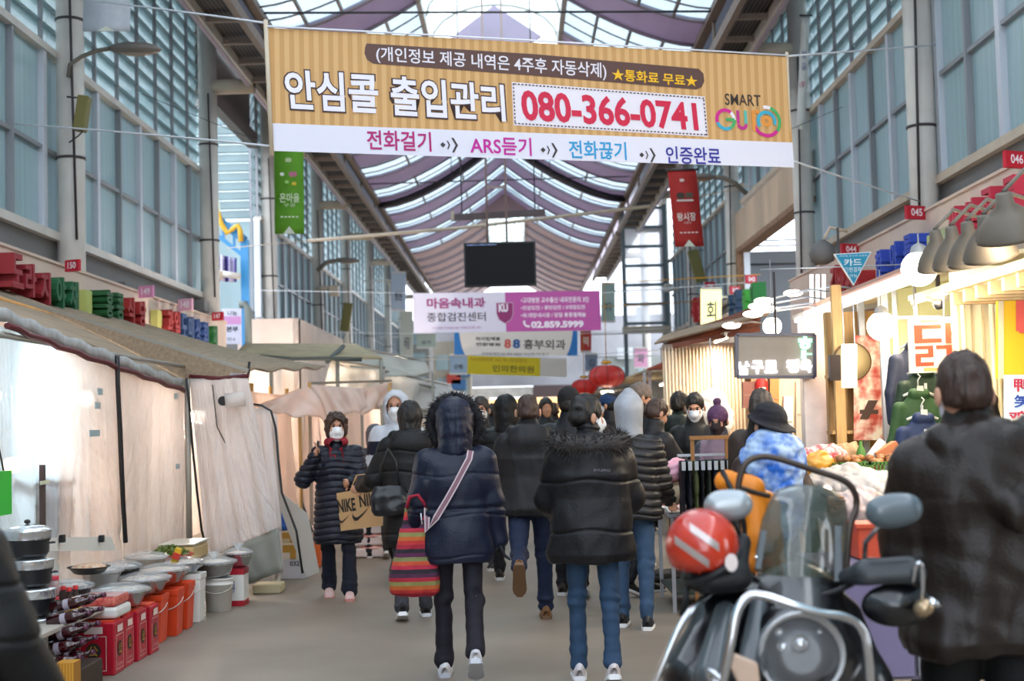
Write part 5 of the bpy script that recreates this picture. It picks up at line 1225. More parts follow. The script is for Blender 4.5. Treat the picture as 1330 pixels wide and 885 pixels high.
# paper lantern
for px, py, r, d, lab in ((788, 489, .36, 29, 'large red round lantern with a gold top glowing above the crowd'), (759, 503, .30, 34, 'flat red lantern partly hidden lower left of the large one')):
    p = P(px, py, d); t = thing('paper_lantern', lab, 'lantern', tuple(p)); b = MB(); n_ = 16
    prof_ = [(r * math.sin(PI * i / n_) ** .7 + .001, -r * .62 * math.cos(PI * i / n_)) for i in range(n_ + 1)]
    b.lathe(p, prof_, 20); b.build('shade', M('lantern_red', '#7c1c1a', .5, emit=.12, ecol='#d0241c'), t)
    for k in range(8):
        b = MB(); a = PI * 2 * k / 8; b.tube([p + Vector((math.cos(a) * q[0] * 1.02, math.sin(a) * q[0] * 1.02, q[1])) for q in prof_[1:-1]], .006, 4, False); b.build('rib', ink('#2c1012'), t)
    b = MB(); b.lathe(p + Vector((0, 0, r * .72)), [(0, .06), (.09, .05), (.11, 0), (0, -.01)], 14); b.tube([p + Vector((0, 0, r * .6)), p + Vector((0, 0, 1.9)), Vector((5.05, p.y, p.z + 2.0))], .01, 4); b.build('cap', M('gold', '#c8902c', .35, metal=.6), t)
    b = MB(); b.lathe(p - Vector((0, 0, r * .8)), [(0, 0), (.13, -.01), (.12, -.07), (0, -.06)], 14); b.build('bottom_glow', M('lantern_glow', '#fff0d0', .5, emit=3), t)
# ================================================================ LEFT STALLS
film = M('plastic_film', '#f3ebe6', .25, alpha=.86, transl=.4, vary=.08, vscale=3, bump=1., bscale=7)
filmc = M('clear_film', '#dfe8ec', .15, alpha=.72, transl=.4, bump=.9, bscale=12)
filmp = M('peach_film', '#f3e2d8', .35, alpha=.93, transl=.5, vary=.08, vscale=2, bump=.4, bscale=9)
tarpw = M('white_tarp', '#e4e4e0', .45, alpha=.97, transl=.45, vary=.1, vscale=1.5, bump=.3, bscale=6)
tarpg = M('grey_tarp', '#8d8f86', .6, vary=.15, vscale=3)
olive = M('awning_olive', '#a08c74', .75, vary=.25, vscale=5, stretch=(6, .12, 6)); tanaw = M('awning_tan', '#a89878', .75, vary=.2, vscale=4)
maroon = ink('#5e1d22'); blackp = M('black_plastic', '#18181a', .4); steel = M('stainless', '#b9bcc0', .25, metal=1., vary=.1, vscale=9)
pole = M('pole_grey', '#9a968c', .4, metal=.4)
def cloth(name, a, b_, c, d, mat, parent, nu=26, nv=16, fold=.03, nf=7, seed=0, sag=0., th=.004, wr=0.):
    """a b top left/right, c d bottom left/right"""
    a, b_, c, d = map(Vector, (a, b_, c, d)); n = (b_ - a).cross(c - a).normalized(); r = random.Random(seed); ph = [r.uniform(0, 6.28) for _ in range(6)]; m = MB()
    def f(u, v):
        p = (a * (1-u) + b_ * u) * (1-v) + (c * (1-u) + d * u) * v; s = min(1, v * 3 + .15)
        w = math.sin(u * nf * 2 * PI + ph[0] + 1.2 * math.sin(v * 2 + ph[1])) * .5 + math.sin(u * nf * 3.7 * PI + ph[2] - v * 2.3) * .3 + math.sin((u + v * .7) * 9 + ph[3]) * .5
        if wr:
            for q in range(5):
                a_ = ph[q] * 1.7; k_ = 14 + 9 * q; g_ = abs(math.sin(k_ * (u * math.cos(a_) * 1.6 + v * math.sin(a_)) + 2.2 * math.sin(3.1 * u + ph[(q + 2) % 6] + 2 * v))); w += wr / fold * (max(0, .25 - g_) * 4 - .3) * (.5 + .5 * math.sin(5 * u + 4 * v + q * 2))
        return p + n * fold * w * s + Vector((0, 0, -sag * 4 * u * (1-u)))
    m.grid(f, nu, nv); return solid(m.build(name, mat, parent), th)
def quadp(pts, th, name, mat, parent):
    m = MB(); pts = [Vector(p) for p in pts]; n = (pts[1] - pts[0]).cross(pts[2] - pts[0]); m.poly(pts, th, n); return m.build(name, mat, parent)
XC = -3.2
# first stall: awning, front curtain, pole, inner shelf lamps
t = thing('market_stall', 'side dish stall wrapped in translucent plastic sheets on the left', 'stall', (XC, 11, 0))
e0, e1, e2 = PX(-40, 388, XC), PX(85, 440, XC), PX(243, 498, XC); e2 = Vector((XC, 13.7, e2.z))
def aw_edge(u): return e0.lerp(e1, u / .4) if u < .4 else e1.lerp(e2, (u - .4) / .6)
m = MB(); m.grid(lambda u, v: Vector((-5.08, aw_edge(u).y, 2.98)).lerp(aw_edge(u), v) + Vector((0, 0, .02 * math.sin(u * 15) * v + .05 * math.sin(PI * v))), 24, 10); solid(m.build('awning', olive, t), .02)
m = MB(); m.tube([Vector((-5.08, aw_edge(k / 16).y, 2.98)).lerp(aw_edge(k / 16), .12 + .2 * k / 16) + Vector((0, 0, .045)) for k in range(17)], .03, 6); m.build('orange_lit_cornice', M('cornice_orange_light', '#d09850', .6, vary=.2), t)  # cornice strip; the orange light on it is put into its colour
m = MB(); m.grid(lambda u, v: aw_edge(u) + Vector((.015, 0, .02 - .09 * v + .012 * math.sin(u * 60))), 40, 2); solid(m.build('valance', M('valance_grey', '#a8a9a8', .5, vary=.25, vscale=12), t), .01)
m = MB(); m.tube([aw_edge(.12 + .88 * k / 20) + Vector((.03, 0, -.085 + .01 * math.sin(k * 2.1))) for k in range(21)], .022, 6); m.build('maroon_piping', maroon, t)
m = MB(); m.tube([Vector((-5.0, y, 2.9)).lerp(Vector((XC, y, 2.2)), 1) * 1 for y in (8.6, 13.7)], .02, 6); m.build('rail', pole, t)
ytop = lambda y: np.interp(y, [e0.y, e1.y, e2.y], [e0.z, e1.z, e2.z]) - .09
ys = [8.3, 9.9, 11.55, 13.68]
for k in range(3):
    cloth('plastic_sheet', (XC, ys[k], ytop(ys[k])), (XC, ys[k+1], ytop(ys[k+1])), (XC - .02, ys[k], .02), (XC - .02, ys[k+1], .02), filmc if k < 1 else film, t, 130, 80, .022, 3 + k, seed=k, wr=.013)
def strip_px(pts, X, name, mat, r=.014):
    m = MB(); q = [PX(x, y, X) for x, y in pts]; m.tube(q, r, 5); return m.build(name, mat, t)
strip_px([(152, 462), (153, 500), (156, 560), (158, 610), (160, 655), (163, 705)], XC + .035, 'black_seam', blackp, .02)
p0 = PX(243, 500, XC + .06); p1 = Vector((p0.x, p0.y + .02, 0.02)); m = MB(); m.tube([p0 + Vector((0, 0, .05)), p1], .028, 10); m.build('pole', pole, t)
strip_px([(242, 492), (246, 530), (250, 580), (256, 640), (262, 690), (271, 722)], XC + .1, 'black_cord', blackp, .012)
for x, y in ((130, 509), (127, 527), (123, 563), (229, 515), (231, 606)): 
    q = PX(x, y, XC + .03); m = MB(); m.box(q, (.008, .12 if x != 123 else .24, .05)); m.build('blue_tape', M('tape_blue', '#98aeb4', .4), t)
# interior seen through the film
m = MB(); m.bb(-4.95, -4.9, 8, 13.7, 0, 2.9); m.bb(-4.95, XC, 13.72, 13.76, 0, 1.9); m.build('back_panel', M('stall_inner', '#dcd4cc', .7, vary=.3, vscale=1.6), t)
for z in (.75, 1.2): m = MB(); m.bb(-4.9, -4.3, 8.4, 13.5, z, z + .03); m.build('shelf', M('shelf_wood', '#a8845c', .6), t)
for i, (y, z, c, s) in enumerate(((8.8, 1.23, '#7c9ab0', .3), (9.3, 1.23, '#c8b060', .26), (10.4, .78, '#a85040', .3), (11.2, .78, '#d8d4c8', .36), (11.9, 1.23, '#b06050', .24), (12.6, .78, '#88a070', .3))):
    t2 = thing('carton', 'carton %s on the inner shelf seen through plastic sheet' % ('blue', 'yellow', 'red', 'white', 'rust', 'green')[i], 'box', (-4.6, y, z)); m = MB(); m.box((-4.6, y, z + s / 2 + .005), (.3, s * 1.3, s)); m.build('box_body', ink(c), t2, bevel=.01)
    m = MB(); m.box((-4.6, y, z + s + .008), (.31, .05, .004)); m.build('tape', ink('#c8a860'), t2)
# meat photograph poster and taped sheet behind the film
t2 = thing('poster', 'dark reddish food poster tied behind the plastic beside the brown post', 'poster', tuple(PX(48, 655, XC - .12)))
a, c = PX(24, 617, XC - .12), PX(68, 690, XC - .12)
quadp([(XC - .12, a.y, c.z), (XC - .12, c.y, c.z), (XC - .12, c.y, a.z), (XC - .12, a.y, a.z)], .01, 'print', two_tone('food_print', '#5c2a2c', '#c08468', 7, .6, .2, c3='#93404a'), t2)
m = MB(); m.bb(XC - .1, XC - .06, a.y - .3, c.y + .1, a.z, a.z + .02); m.build('rail', pole, t2)
t2 = thing('wooden_post', 'thin brown wooden post in front of the food poster', 'post', tuple(PX(54, 700, XC + .04))); a = PX(54, 604, XC + .04); m = MB(); m.bb(XC + .03, XC + .06, a.y - .02, a.y + .02, .02, a.z); m.build('shaft', ink('#4a3630'), t2); q = PX(58, 627, XC + .065); m = MB(); m.box(q, (.01, .16, .025)); m.build('tie', ink('#d8d8b8'), t2)
for k, x in enumerate((87, 108, 150)):
    a, c = PX(x - 3, 640, XC - .05), PX(x + 3, 688 if k < 2 else 690, XC - .05); m = MB(); m.bb(XC - .055, XC - .05, a.y, c.y, c.z, a.z); m.build('yellow_tape', M('tape_yellow', '#c99a38', .5), t)
t2 = thing('menu_board', 'bright green menu board hanging at the left edge', 'sign', tuple(PX(4, 640, -3.05))); a, c = PX(-30, 615, -3.05), PX(9, 668, -3.05)
quadp([(-3.05, a.y, c.z), (-3.05, c.y, c.z), (-3.05, c.y, a.z), (-3.05, a.y, a.z)], .03, 'board', M('acid_green', '#35c23a', .5), t2); m = MB(); m.tube([(-3.05, c.y - .05, a.z), (-3.1, c.y - .05, a.z + .25)], .006, 4); m.build('string', blackp, t2)
quadp([PX(60, 716, XC + .1), PX(150, 716, XC + .1), PX(142, 697, XC + .1), PX(60, 699, XC + .1)], .01, 'white_sheet', ink('#dcdad2'), t)
for x in (81, 132): q = PX(x, 700, XC + .13); m = MB(); m.box(q, (.03, .05, .05)); m.build('clip', blackp, t)
# bulbs inside
def bulb(lab, p, r=.09, e=30, col='#ffe8c8', power=60, name='bulb', cable=.5, lc=None):
    t = thing('hanging_bulb', lab, 'lamp', tuple(p)); m = MB(); m.sphere(p, r, 10); m.build(name, M('bulb_%s_%g' % (col, e), col, .4, emit=e), t)
    m = MB(); m.lathe(Vector(p) + Vector((0, 0, r * .75)), [(r * .55, 0), (r * .4, r * .5), (.01, r * .7)], 12); m.tube([Vector(p) + Vector((0, 0, r * 1.2)), Vector(p) + Vector((0, 0, r + cable))], .006, 5); m.build('socket', M('socket_grey', '#8a8d90', .4), t)
    L = bpy.data.lights.new('lamp', 'POINT'); L.energy = power; L.color = _col(lc or col); L.shadow_soft_size = r * 1.2; o = bpy.data.objects.new('lamp_light', L); COL.objects.link(o); o.parent = t; o.location = (0, 0, -r - .06)
    return t
bulb('bright bluish bulb shining through the plastic at far left', Vector((-3.75, 9.75, 2.02)), .1, 14, '#e6f6ff', 75)
bulb('warm orange bulb behind the plastic above the taped sheet', Vector((-3.9, 11.0, 1.35)), .07, 10, '#ffd2a4', 8)
bulb('warm bulb behind the plastic near the grey pole', Vector((-3.9, 12.9, 1.9)), .07, 12, '#fff2e6', 22)
# front facing flap with grey hem and rolled end
t = thing('plastic_flap', 'wide plastic flap with dark grey hem slanting out beside the grey pole', 'curtain', tuple(P(310, 740, 13.7)))
Y = 13.72
cloth('plastic_sheet', P(246, 488, Y), P(322, 492, Y - .02), P(268, 724, Y - .1), P(362, 686, Y - .25), film, t, 110, 90, .035, 3, 3, wr=.013)
m = MB(); m.poly([(-5.08, 13.74, 2.97), (XC, 13.74, e2.z - .02), tuple(P(323, 484, 13.74))], .02, (0, 1, 0)); m.build('gable_cloth', olive, t)
cloth('plastic_sheet', P(322, 530, Y + .35), P(350, 532, Y + .35), P(322, 690, Y - .1), P(366, 690, Y - .1), film, t, 14, 14, .02, 2, 4)
cloth('grey_hem', P(270, 724, Y - .12), P(362, 686, Y - .27), P(300, 768, Y - .12), P(368, 742, Y - .3), tarpg, t, 18, 6, .02, 2, 6)
m = MB(); m.tube([P(322, 524, Y + .3), P(340, 527, Y + .3), P(352, 534, Y + .3), P(358, 556, Y + .3), P(361, 590, Y + .25), P(366, 640, Y + .1), P(385, 690, Y), P(393, 745, Y)], .012, 6); m.build('black_zip', blackp, t)
m = MB(); m.tube([P(276, 500, Y - .1), P(282, 555, Y - .1), P(300, 590, Y - .1)], .006, 4); m.build('loose_cord', ink('#4a4038'), t)
m = MB(); m.tube([P(289, 521, Y - .25), P(291, 521, Y - .2)], .045, 14); m.build('roll_end', blackp, t)
m = MB(); m.tube([P(292, 521, Y - .2), P(318, 518, Y - .16)], .07, 14); m.build('rolled_sheet', film, t)
t = thing('door_flap', 'tall translucent zipped door flap behind the grey-hemmed flap', 'curtain', tuple(P(380, 745, 14.6)))
cloth('plastic_sheet', P(345, 532, 14.4), P(360, 540, 14.4), P(352, 762, 14.3), P(368, 742, 14.35), film, t, 12, 18, .02, 2, 8)
m = MB(); m.add([P(353, 540, 14.4), P(361, 560, 14.4), P(366, 640, 14.4), P(400, 668, 14.4), P(415, 744, 14.5), P(398, 750, 14.5), P(378, 700, 14.45), P(360, 650, 14.4)], [(0, 1, 2, 7), (2, 3, 6, 7), (3, 4, 5, 6)]); solid(m.build('white_edge', tarpw, t), .006)
m = MB(); m.add([P(392, 650, 14.7), P(397, 662, 14.7), P(407, 690, 14.7), P(400, 700, 14.7)], [(0, 1, 2, 3)]); solid(m.build('dark_corner', ink('#4a463e'), t), .02)
# awning of the second stall and short valance facing us
t = thing('awning', 'olive brown sloping awning over the second left stall', 'awning', tuple(P(322, 490, 13.8)))
A0, A1 = P(323, 482, 13.8), P(423, 478, 19.5); B0, B1 = Vector((-5.08, 13.8, 3.0)), Vector((-5.08, 19.5, 3.05))
m = MB(); m.grid(lambda u, v: B0.lerp(B1, u).lerp(A0.lerp(A1, u), v) + Vector((0, 0, -.07 * math.sin(PI * v) + .02 * math.sin(u * 21))), 16, 8); solid(m.build('canvas', olive, t), .02)
m = MB(); m.bar(Vector((-5.0, 13.79, 2.95)), A0, .03, .04); m.build('end_bar', pole, t)
m = MB(); m.grid(lambda u, v: P(243 + 80 * u, 481 + 5*u + 10 * v - 2 * u * v, 13.76 - .02*u), 14, 2); solid(m.build('valance', M('valance_grey', '#a8a9a8', .5), t), .012)
m = MB(); m.tube([P(246, 489, 13.72), P(285, 492, 13.72), P(323, 488, 13.72)], .022, 6); m.build('maroon_piping', maroon, t)
m = MB(); m.tube([P(322, 490, 13.8), P(324, 470, 13.8)], .014, 6); m.build('upright', blackp, t)
# wavy pipes, gable ends
t = thing('awning', 'tan canvas awning with dark frame over the third left stall', 'awning', tuple(P(450, 470, 24)))
A0, A1 = P(330, 470, 19.6), P(500, 466, 25.5); B0, B1 = P(318, 447, 22), P(462, 447, 25.5)
A0 = P(300, 466, 20.5); m = MB(); m.grid(lambda u, v: B0.lerp(B1, u).lerp(A0.lerp(P(497, 466, 20.5), u), v), 12, 6); solid(m.build('canvas', tanaw, t), .02)
m = MB(); m.tube([P(338, 463, 20.4), P(380, 467, 20.4), P(430, 466, 20.4), P(470, 467, 20.4)], .035, 6); m.tube([P(425, 470, 20.4), P(446, 450, 22)], .035, 6); m.build('frame', ink('#4c5350'), t)
m = MB(); 
for x in (352, 438, 495): m.tube([P(x, 467, 20.45), Vector((P(x, 467, 20.45).x, 20.45, 0))], .03, 6)
m.build('post', pole, t)
canops = [((447, 448, 26), (545, 468, 30), (455, 490, 24), (562, 484, 28), 'grey-white sagging tarp canopy beside the third awning', M('tarp_dusty', '#a9a79c', .6, vary=.2, vscale=2)), ((430, 470, 22), (500, 478, 22), (420, 500, 22), (500, 508, 22), 'white lit sheet hung under tarp canopy', tarpw),
          ((490, 480, 25), (585, 500, 38), (470, 530, 23), (600, 530, 38), 'long white plastic canopy leading to the far shops', tarpw), ((545, 500, 30), (603, 511, 46), (520, 545, 28), (606, 534, 46), 'low white canopy nearest the far end', tarpw)]
for i, (a, b_, c, d, lab, mt) in enumerate(canops):
    t = thing('tarp_canopy', lab, 'canopy', tuple(P(*a))); cloth('sheet', P(*a), P(*b_), P(*c), P(*d), mt, t, 20, 10, .06, 2, i + 20, .05, .01)
    m = MB(); m.tube([P(*a), P(*b_)], .025, 6)
    for q in (c, d): m.tube([P(*q), Vector((P(*q).x, P(*q).y, 0))], .025, 6)
    m.build('frame', pole, t)
# peach sheets: second stall front, third stall front
for i, (y0, y1, z1, x, lab) in enumerate(((14.9, 18.6, 2.0, -2.95, 'peach plastic wall of the second left stall'), (18.7, 23, 2.0, -2.8, 'peach plastic wall of third left stall'), (23.2, 32, 2.1, -2.75, 'pale plastic wall of the fourth left stall'), (32.2, 52, 2.1, -2.6, 'white plastic wall of the farthest left stalls'))):
    t = thing('stall_wall', lab, 'stall', (x, y0, 0)); cloth('plastic_sheet', (x, y0, z1), (x, y1, z1), (x + .05, y0, .02), (x + .05, y1, .02), filmp if i < 3 else tarpw, t, 70, 40, .05, 4, i + 30, wr=.01)
    m = MB()
    for k in range(4): m.tube([(x - .05, y0 + (y1 - y0) * k / 3, 0), (x - .05, y0 + (y1 - y0) * k / 3, z1 + .1)], .025, 6)
    m.build('post', M('yellow_wood', '#c8a468', .6), t); m = MB(); m.bb(-5, -4.95, y0, y1, 0, 2.8); m.build('back_panel', M('stall_inner', '#d6c6ba', .7), t)
    bulb('bulb inside the %s left stall' % ('second', 'third', 'fourth', 'farthest')[i], Vector((x - .8, (y0 + y1) / 2, 1.75)), .09, 12, '#ffefdf', 60 + 45 * i)
t = thing('hanging_tarp', 'pinkish tarp sheet hanging over the second stall with twisted middle', 'curtain', tuple(P(430, 520, 16.8)))
cloth('sheet', P(333, 527, 15.2), P(402, 500, 17.5), P(350, 535, 15.2), P(432, 547, 17.0), filmp, t, 20, 12, .04, 2, 41, 0, .008)
cloth('sheet', P(402, 500, 17.5), P(470, 505, 17.5), P(425, 545, 17.2), P(478, 530, 17.3), filmp, t, 20, 12, .05, 3, 42, 0, .008)
cloth('sheet', P(462, 507, 17.5), P(508, 496, 18.5), P(470, 540, 17.3), P(508, 520, 18.4), filmp, t, 14, 12, .05, 2, 43, 0, .008)
for x in (402, 506): m = MB(); m.bar(P(x, 497, 17.4), P(x, 512, 17.4), .04, .04, (0, 1, 0)); m.build('wood_peg', M('yellow_wood', '#c8a468', .6), t)
m = MB(); m.bar(P(402, 498, 17.6), P(508, 495, 18.6), .03, .03); m.bar(P(402, 505, 17.6), Vector((P(402, 505, 17.6).x, 17.6, 0)), .04, .04, (0, 1, 0)); m.build('rail', pole, t)
# boxes by the flap
for i, (y0, y1, c, lab) in enumerate(((757-8, 727, '#c3c4cb', 'white carton with small print at the bottom of the stack by flap'), (727, 706, '#d8d3c8', 'white carton with wide brown tape, middle of the stack'), (706, 690, '#c8b890', 'topmost carton with brown tape under the blue bag'))):
    Y = 15.0; a, c_ = P(364, y1, Y), P(397, y0, Y)
    if i == 0: c_.z = 0.0
    t = thing('carton', lab, 'box', (a.x, Y, c_.z)); m = MB(); m.bb(a.x, c_.x, Y, Y + .25, c_.z + .002, a.z - .002); m.build('box_body', ink(c), t, bevel=.008)
    if i: m = MB(); m.bb(a.x + .01, c_.x - .01, Y - .006, Y, (a.z + c_.z) / 2 - .01, a.z - .02); m.bb((a.x + c_.x) / 2 - .03, (a.x + c_.x) / 2 + .03, Y - .007, Y, c_.z + .01, a.z - .02); m.build('tape', M('brown_tape', '#b08430', .4), t)
    else: m = MB(); put_text(m, '032', (Vector((a.x, Y, c_.z)), Vector((1, 0, 0)), Vector((0, 0, 1)), Vector((0, -1, 0))), .1, .2, .14, .19, .02); m.build('print', ink('#2c3040'), t)
t = thing('plastic_bag', 'blue plastic bag on top of the taped cartons', 'bag', tuple(P(368, 690, 15.05))); F = Field((-.14, -.12, -.01), (.14, .12, .3), .01); F.ell((0, 0, .09), (.09, .07, .09), .03); F.cone((0, 0, .14), (.02, 0, .24), .04, .02, .03); sdf_obj('bag_body', F, M('bag_blue', '#2f62c0', .4), t, 1, disp=lambda V: .012 * rnoise(V, 45, 1))
t = thing('orange_crate', 'orange plastic crate on the ground beside the quilted coat', 'crate', tuple(PZ(400, 738, 0))); q = PZ(398, 738, 0); m = MB(); m.bb(q.x - .16, q.x + .16, q.y, q.y + .3, 0, .3); m.build('crate_body', M('crate_orange', '#e06a2c', .45), t, bevel=.02); m = MB(); m.box((q.x, q.y - .005, .2), (.1, .01, .05)); m.build('hand_slot', ink('#8c3010'), t)
t = thing('plastic_bag', 'pale pink bag lying on the orange crate', 'bag', (q.x, q.y + .15, .3)); F = Field((-.2, -.2, -.01), (.2, .2, .26), .011); F.ell((0, 0, .09), (.14, .12, .09), .03); F.ell((-.06, 0, .14), (.07, .07, .07), .03); sdf_obj('bag_body', F, M('bag_pink', '#e3b8ac', .4), t, 1, disp=lambda V: .014 * rnoise(V, 38, 2))
q = PZ(345, 772, 0); t = thing('foam_block', 'cream foam block on the ground under the grey hem', 'block', tuple(q)); m = MB(); m.bb(q.x - .13, q.x + .14, q.y, q.y + .3, 0, .09); m.build('block_body', ink('#d0c4a0'), t, bevel=.015)
q = PZ(349, 735, 0); t = thing('foam_box', 'white foam box standing behind the cream block', 'box', (q.x, 14.35, 0)); m = MB(); m.bb(P(338, 740, 14.4).x, P(358, 740, 14.4).x, 14.4, 14.7, 0, .26); m.build('box_body', ink('#dcdcd8'), t, bevel=.02); m = MB(); m.bb(P(337, 740, 14.4).x, P(359, 740, 14.4).x, 14.38, 14.72, .262, .3); m.build('lid', ink('#e4e4e0'), t, bevel=.01)
for k, (px, c, lab) in enumerate(((482, '#d8604a', 'red wrapped tray pile low between the walkers'), (492, '#e4a0a0', 'pink wrapped tray pile low between the walkers'))):
    Y = 17.2 + k * .8; q = P(px, 690, Y); t = thing('wrapped_trays', lab, 'food', (q.x, Y, 0)); 
    for j in range(3): m = MB(); m.bb(q.x - .25, q.x + .2, Y, Y + .35, .01 + j * .14, .12 + j * .14); m.build('tray', ink('#e8dcd8'), t, bevel=.02); m = MB(); m.sphere((q.x, Y + .1, .12 + j * .14), (.16, .12, .03), 8); m.build('contents', two_tone('meat%d' % k, c, '#f0d0c8', 20), t)

# ---- display goods -------------------------------------------------
TZ = .44
t = thing('display_table', 'low table carrying bowls of side dishes along the plastic front', 'table', (-2.98, 10.6, 0)); m = MB(); m.bb(-3.16, -2.74, 8.2, 13.3, TZ - .03, TZ); m.build('top', M('table_board', '#b0a89c', .6), t, bevel=.005)
for y in (8.4, 10.7, 13.1):
    for x in (-3.1, -2.8): m = MB(); m.bb(x - .02, x + .02, y - .02, y + .02, 0, TZ - .032); m.build('leg', pole, t)
m = MB(); m.bb(-3.15, -3.12, 8.25, 13.25, .05, TZ - .04); m.build('back_cloth', M('dark_cloth', '#4a3a34', .8), t)
tinm = M('tin_red', '#b3122a', .35, vary=.05); 
for i, (px, py) in enumerate(((149, 878), (162, 869), (175, 863), (189, 856))):
    q = PZ(px, py, 0); w = .235; Y0 = q.y; t = thing('oil_tin', ['square red tin with gold emblem facing us, first of the row', 'second square red tin in the row', 'third square red tin in the row', 'fourth red tin touching the first orange bucket'][i], 'tin', (q.x - w / 2, Y0 + w / 2, 0)); Y0 = Y0 if i == 0 else t.location.y - w / 2
    if i: Y0 = prevY + .27; t.location.y = Y0 + w / 2
    prevY = Y0; x1 = q.x; x0 = x1 - w - (.02 if i == 0 else 0); m = MB(); m.bb(x0, x1, Y0, Y0 + w, 0, .34); m.build('can', tinm, t, bevel=.008)
    m = MB(); m.bb(x0 + .02, x1 - .02, Y0 + .02, Y0 + w - .02, .34, .352); m.build('lid', M('tin_orange', '#d8482c', .4), t)
    for (o_, ux, nn) in ((Vector((x0, Y0, 0)), Vector((1, 0, 0)), Vector((0, -1, 0))), (Vector((x1, Y0, 0)), Vector((0, 1, 0)), Vector((1, 0, 0)))):
        FF = (o_, ux, Vector((0, 0, 1)), nn); m = MB(); L = .003
        for (a, b_, c, d) in ((.03, .205, .03, .035), (.03, .205, .25, .255), (.03, .035, .03, .255), (.2, .205, .03, .255)): put_rect(m, FF, a, b_, c, d, L)
        put_text(m, '참기름식품', FF, .06, .18, .05, .07, 0, 0, L); m.build('print', ink('#e0b8b0'), t)
        m = MB()
        for k in range(14):
            a0 = 2 * PI * k / 14; a1 = 2 * PI * (k + 1) / 14; cx, cy = .118, .16; m.add([o_ + ux * (cx + r_ * math.cos(a)) + Vector((0, 0, cy + r_ * math.sin(a))) + nn * .003 for a, r_ in ((a0, .052), (a1, .052), (a1, .0), (a0, .0))], [(0, 1, 2, 3)])
        m.build('emblem', ink('#30241c'), t); m = MB(); put_text(m, '公', FF, .085, .15, .125, .195, .02, 0, .006); m.build('emblem_mark', ink('#c09038'), t)
        m = MB(); put_rect(m, FF, .06, .18, .27, .315, L); m.build('print', ink('#e0c8c0'), t)
def bucket(lab, x, y, r, h, mat, sq=False, lid=None, rim=True):
    t = thing('bucket', lab, 'bucket', (x, y, 0)); m = MB()
    if sq: m.lathe((x, y, 0), [(0, 0.002), (r * .86 * 1.2, 0.002), (r * 1.2, h - .05), (r * 1.26, h - .045), (r * 1.26, h), (r * 1.15, h), (r * 1.1, h - .02), (0, h - .02)], 4, Matrix.Rotation(PI / 4, 3, 'Z')); [m.sm.__setitem__(k, False) for k in range(len(m.sm))]
    else: m.lathe((x, y, 0), [(0, 0.002), (r * .86, 0.002), (r * .98, h * .8), (r * 1.04, h * .8), (r * 1.04, h * .83), (r * .99, h * .84), (r, h - .015), (r * 1.05, h - .015), (r * 1.05, h), (r * .96, h), (r * .94, h - .02), (0, h - .02)], 24)
    m.build('pail', mat, t, bevel=.01 if sq else 0)
    m = MB(); m.tube([(x - r * 1.06 * math.cos(a), y - r * .3 - r * math.sin(a) * .8, h * .82 - math.sin(a) * h * .25) for a in [PI * k / 10 for k in range(11)]], .004, 5); m.build('handle', M('wire_white', '#c8c4bc', .4), t)
    return t
orm = M('bucket_orange', '#e2481f', .4, vary=.05); whm = M('bucket_white', '#efece6', .4)
bucket('square orange-red bucket nearest us, right of the red tins', -2.80, 10.80, .135, .36, orm, True); bucket('second orange bucket in the row', -2.76, 11.16, .13, .36, orm, True); bucket('third orange bucket in the row', -2.76, 11.52, .13, .37, orm, True)
bucket('tall white square bucket after the orange ones', -2.75, 11.92, .125, .40, whm, True); bucket('round white bucket with wire handle standing alone', -2.65, 12.55, .125, .29, whm)
q = PZ(307, 788, 0); t = thing('oil_tin', 'white and red printed tin at the far end of the bowls', 'tin', (q.x, q.y + .12, 0)); m = MB(); m.bb(q.x - .07, q.x + .07, q.y, q.y + .24, 0, .05); m.build('red_band', tinm, t); m = MB(); m.bb(q.x - .07, q.x + .07, q.y, q.y + .24, .28, .33); m.build('red_band', tinm, t); m = MB(); m.bb(q.x - .068, q.x + .068, q.y + .002, q.y + .238, .05, .28); m.build('can', whm, t); m = MB(); put_text(m, '요리유', (Vector((q.x - .07, q.y, 0)), Vector((1, 0, 0)), Vector((0, 0, 1)), Vector((0, -1, 0))), .015, .06, .12, .23, .02, 0, .004); m.build('print', ink('#2c3c80'), t)
wrap = M('wrap_film', '#eef2f4', .08, alpha=.28, bump=.8, bscale=26, spec=1.)
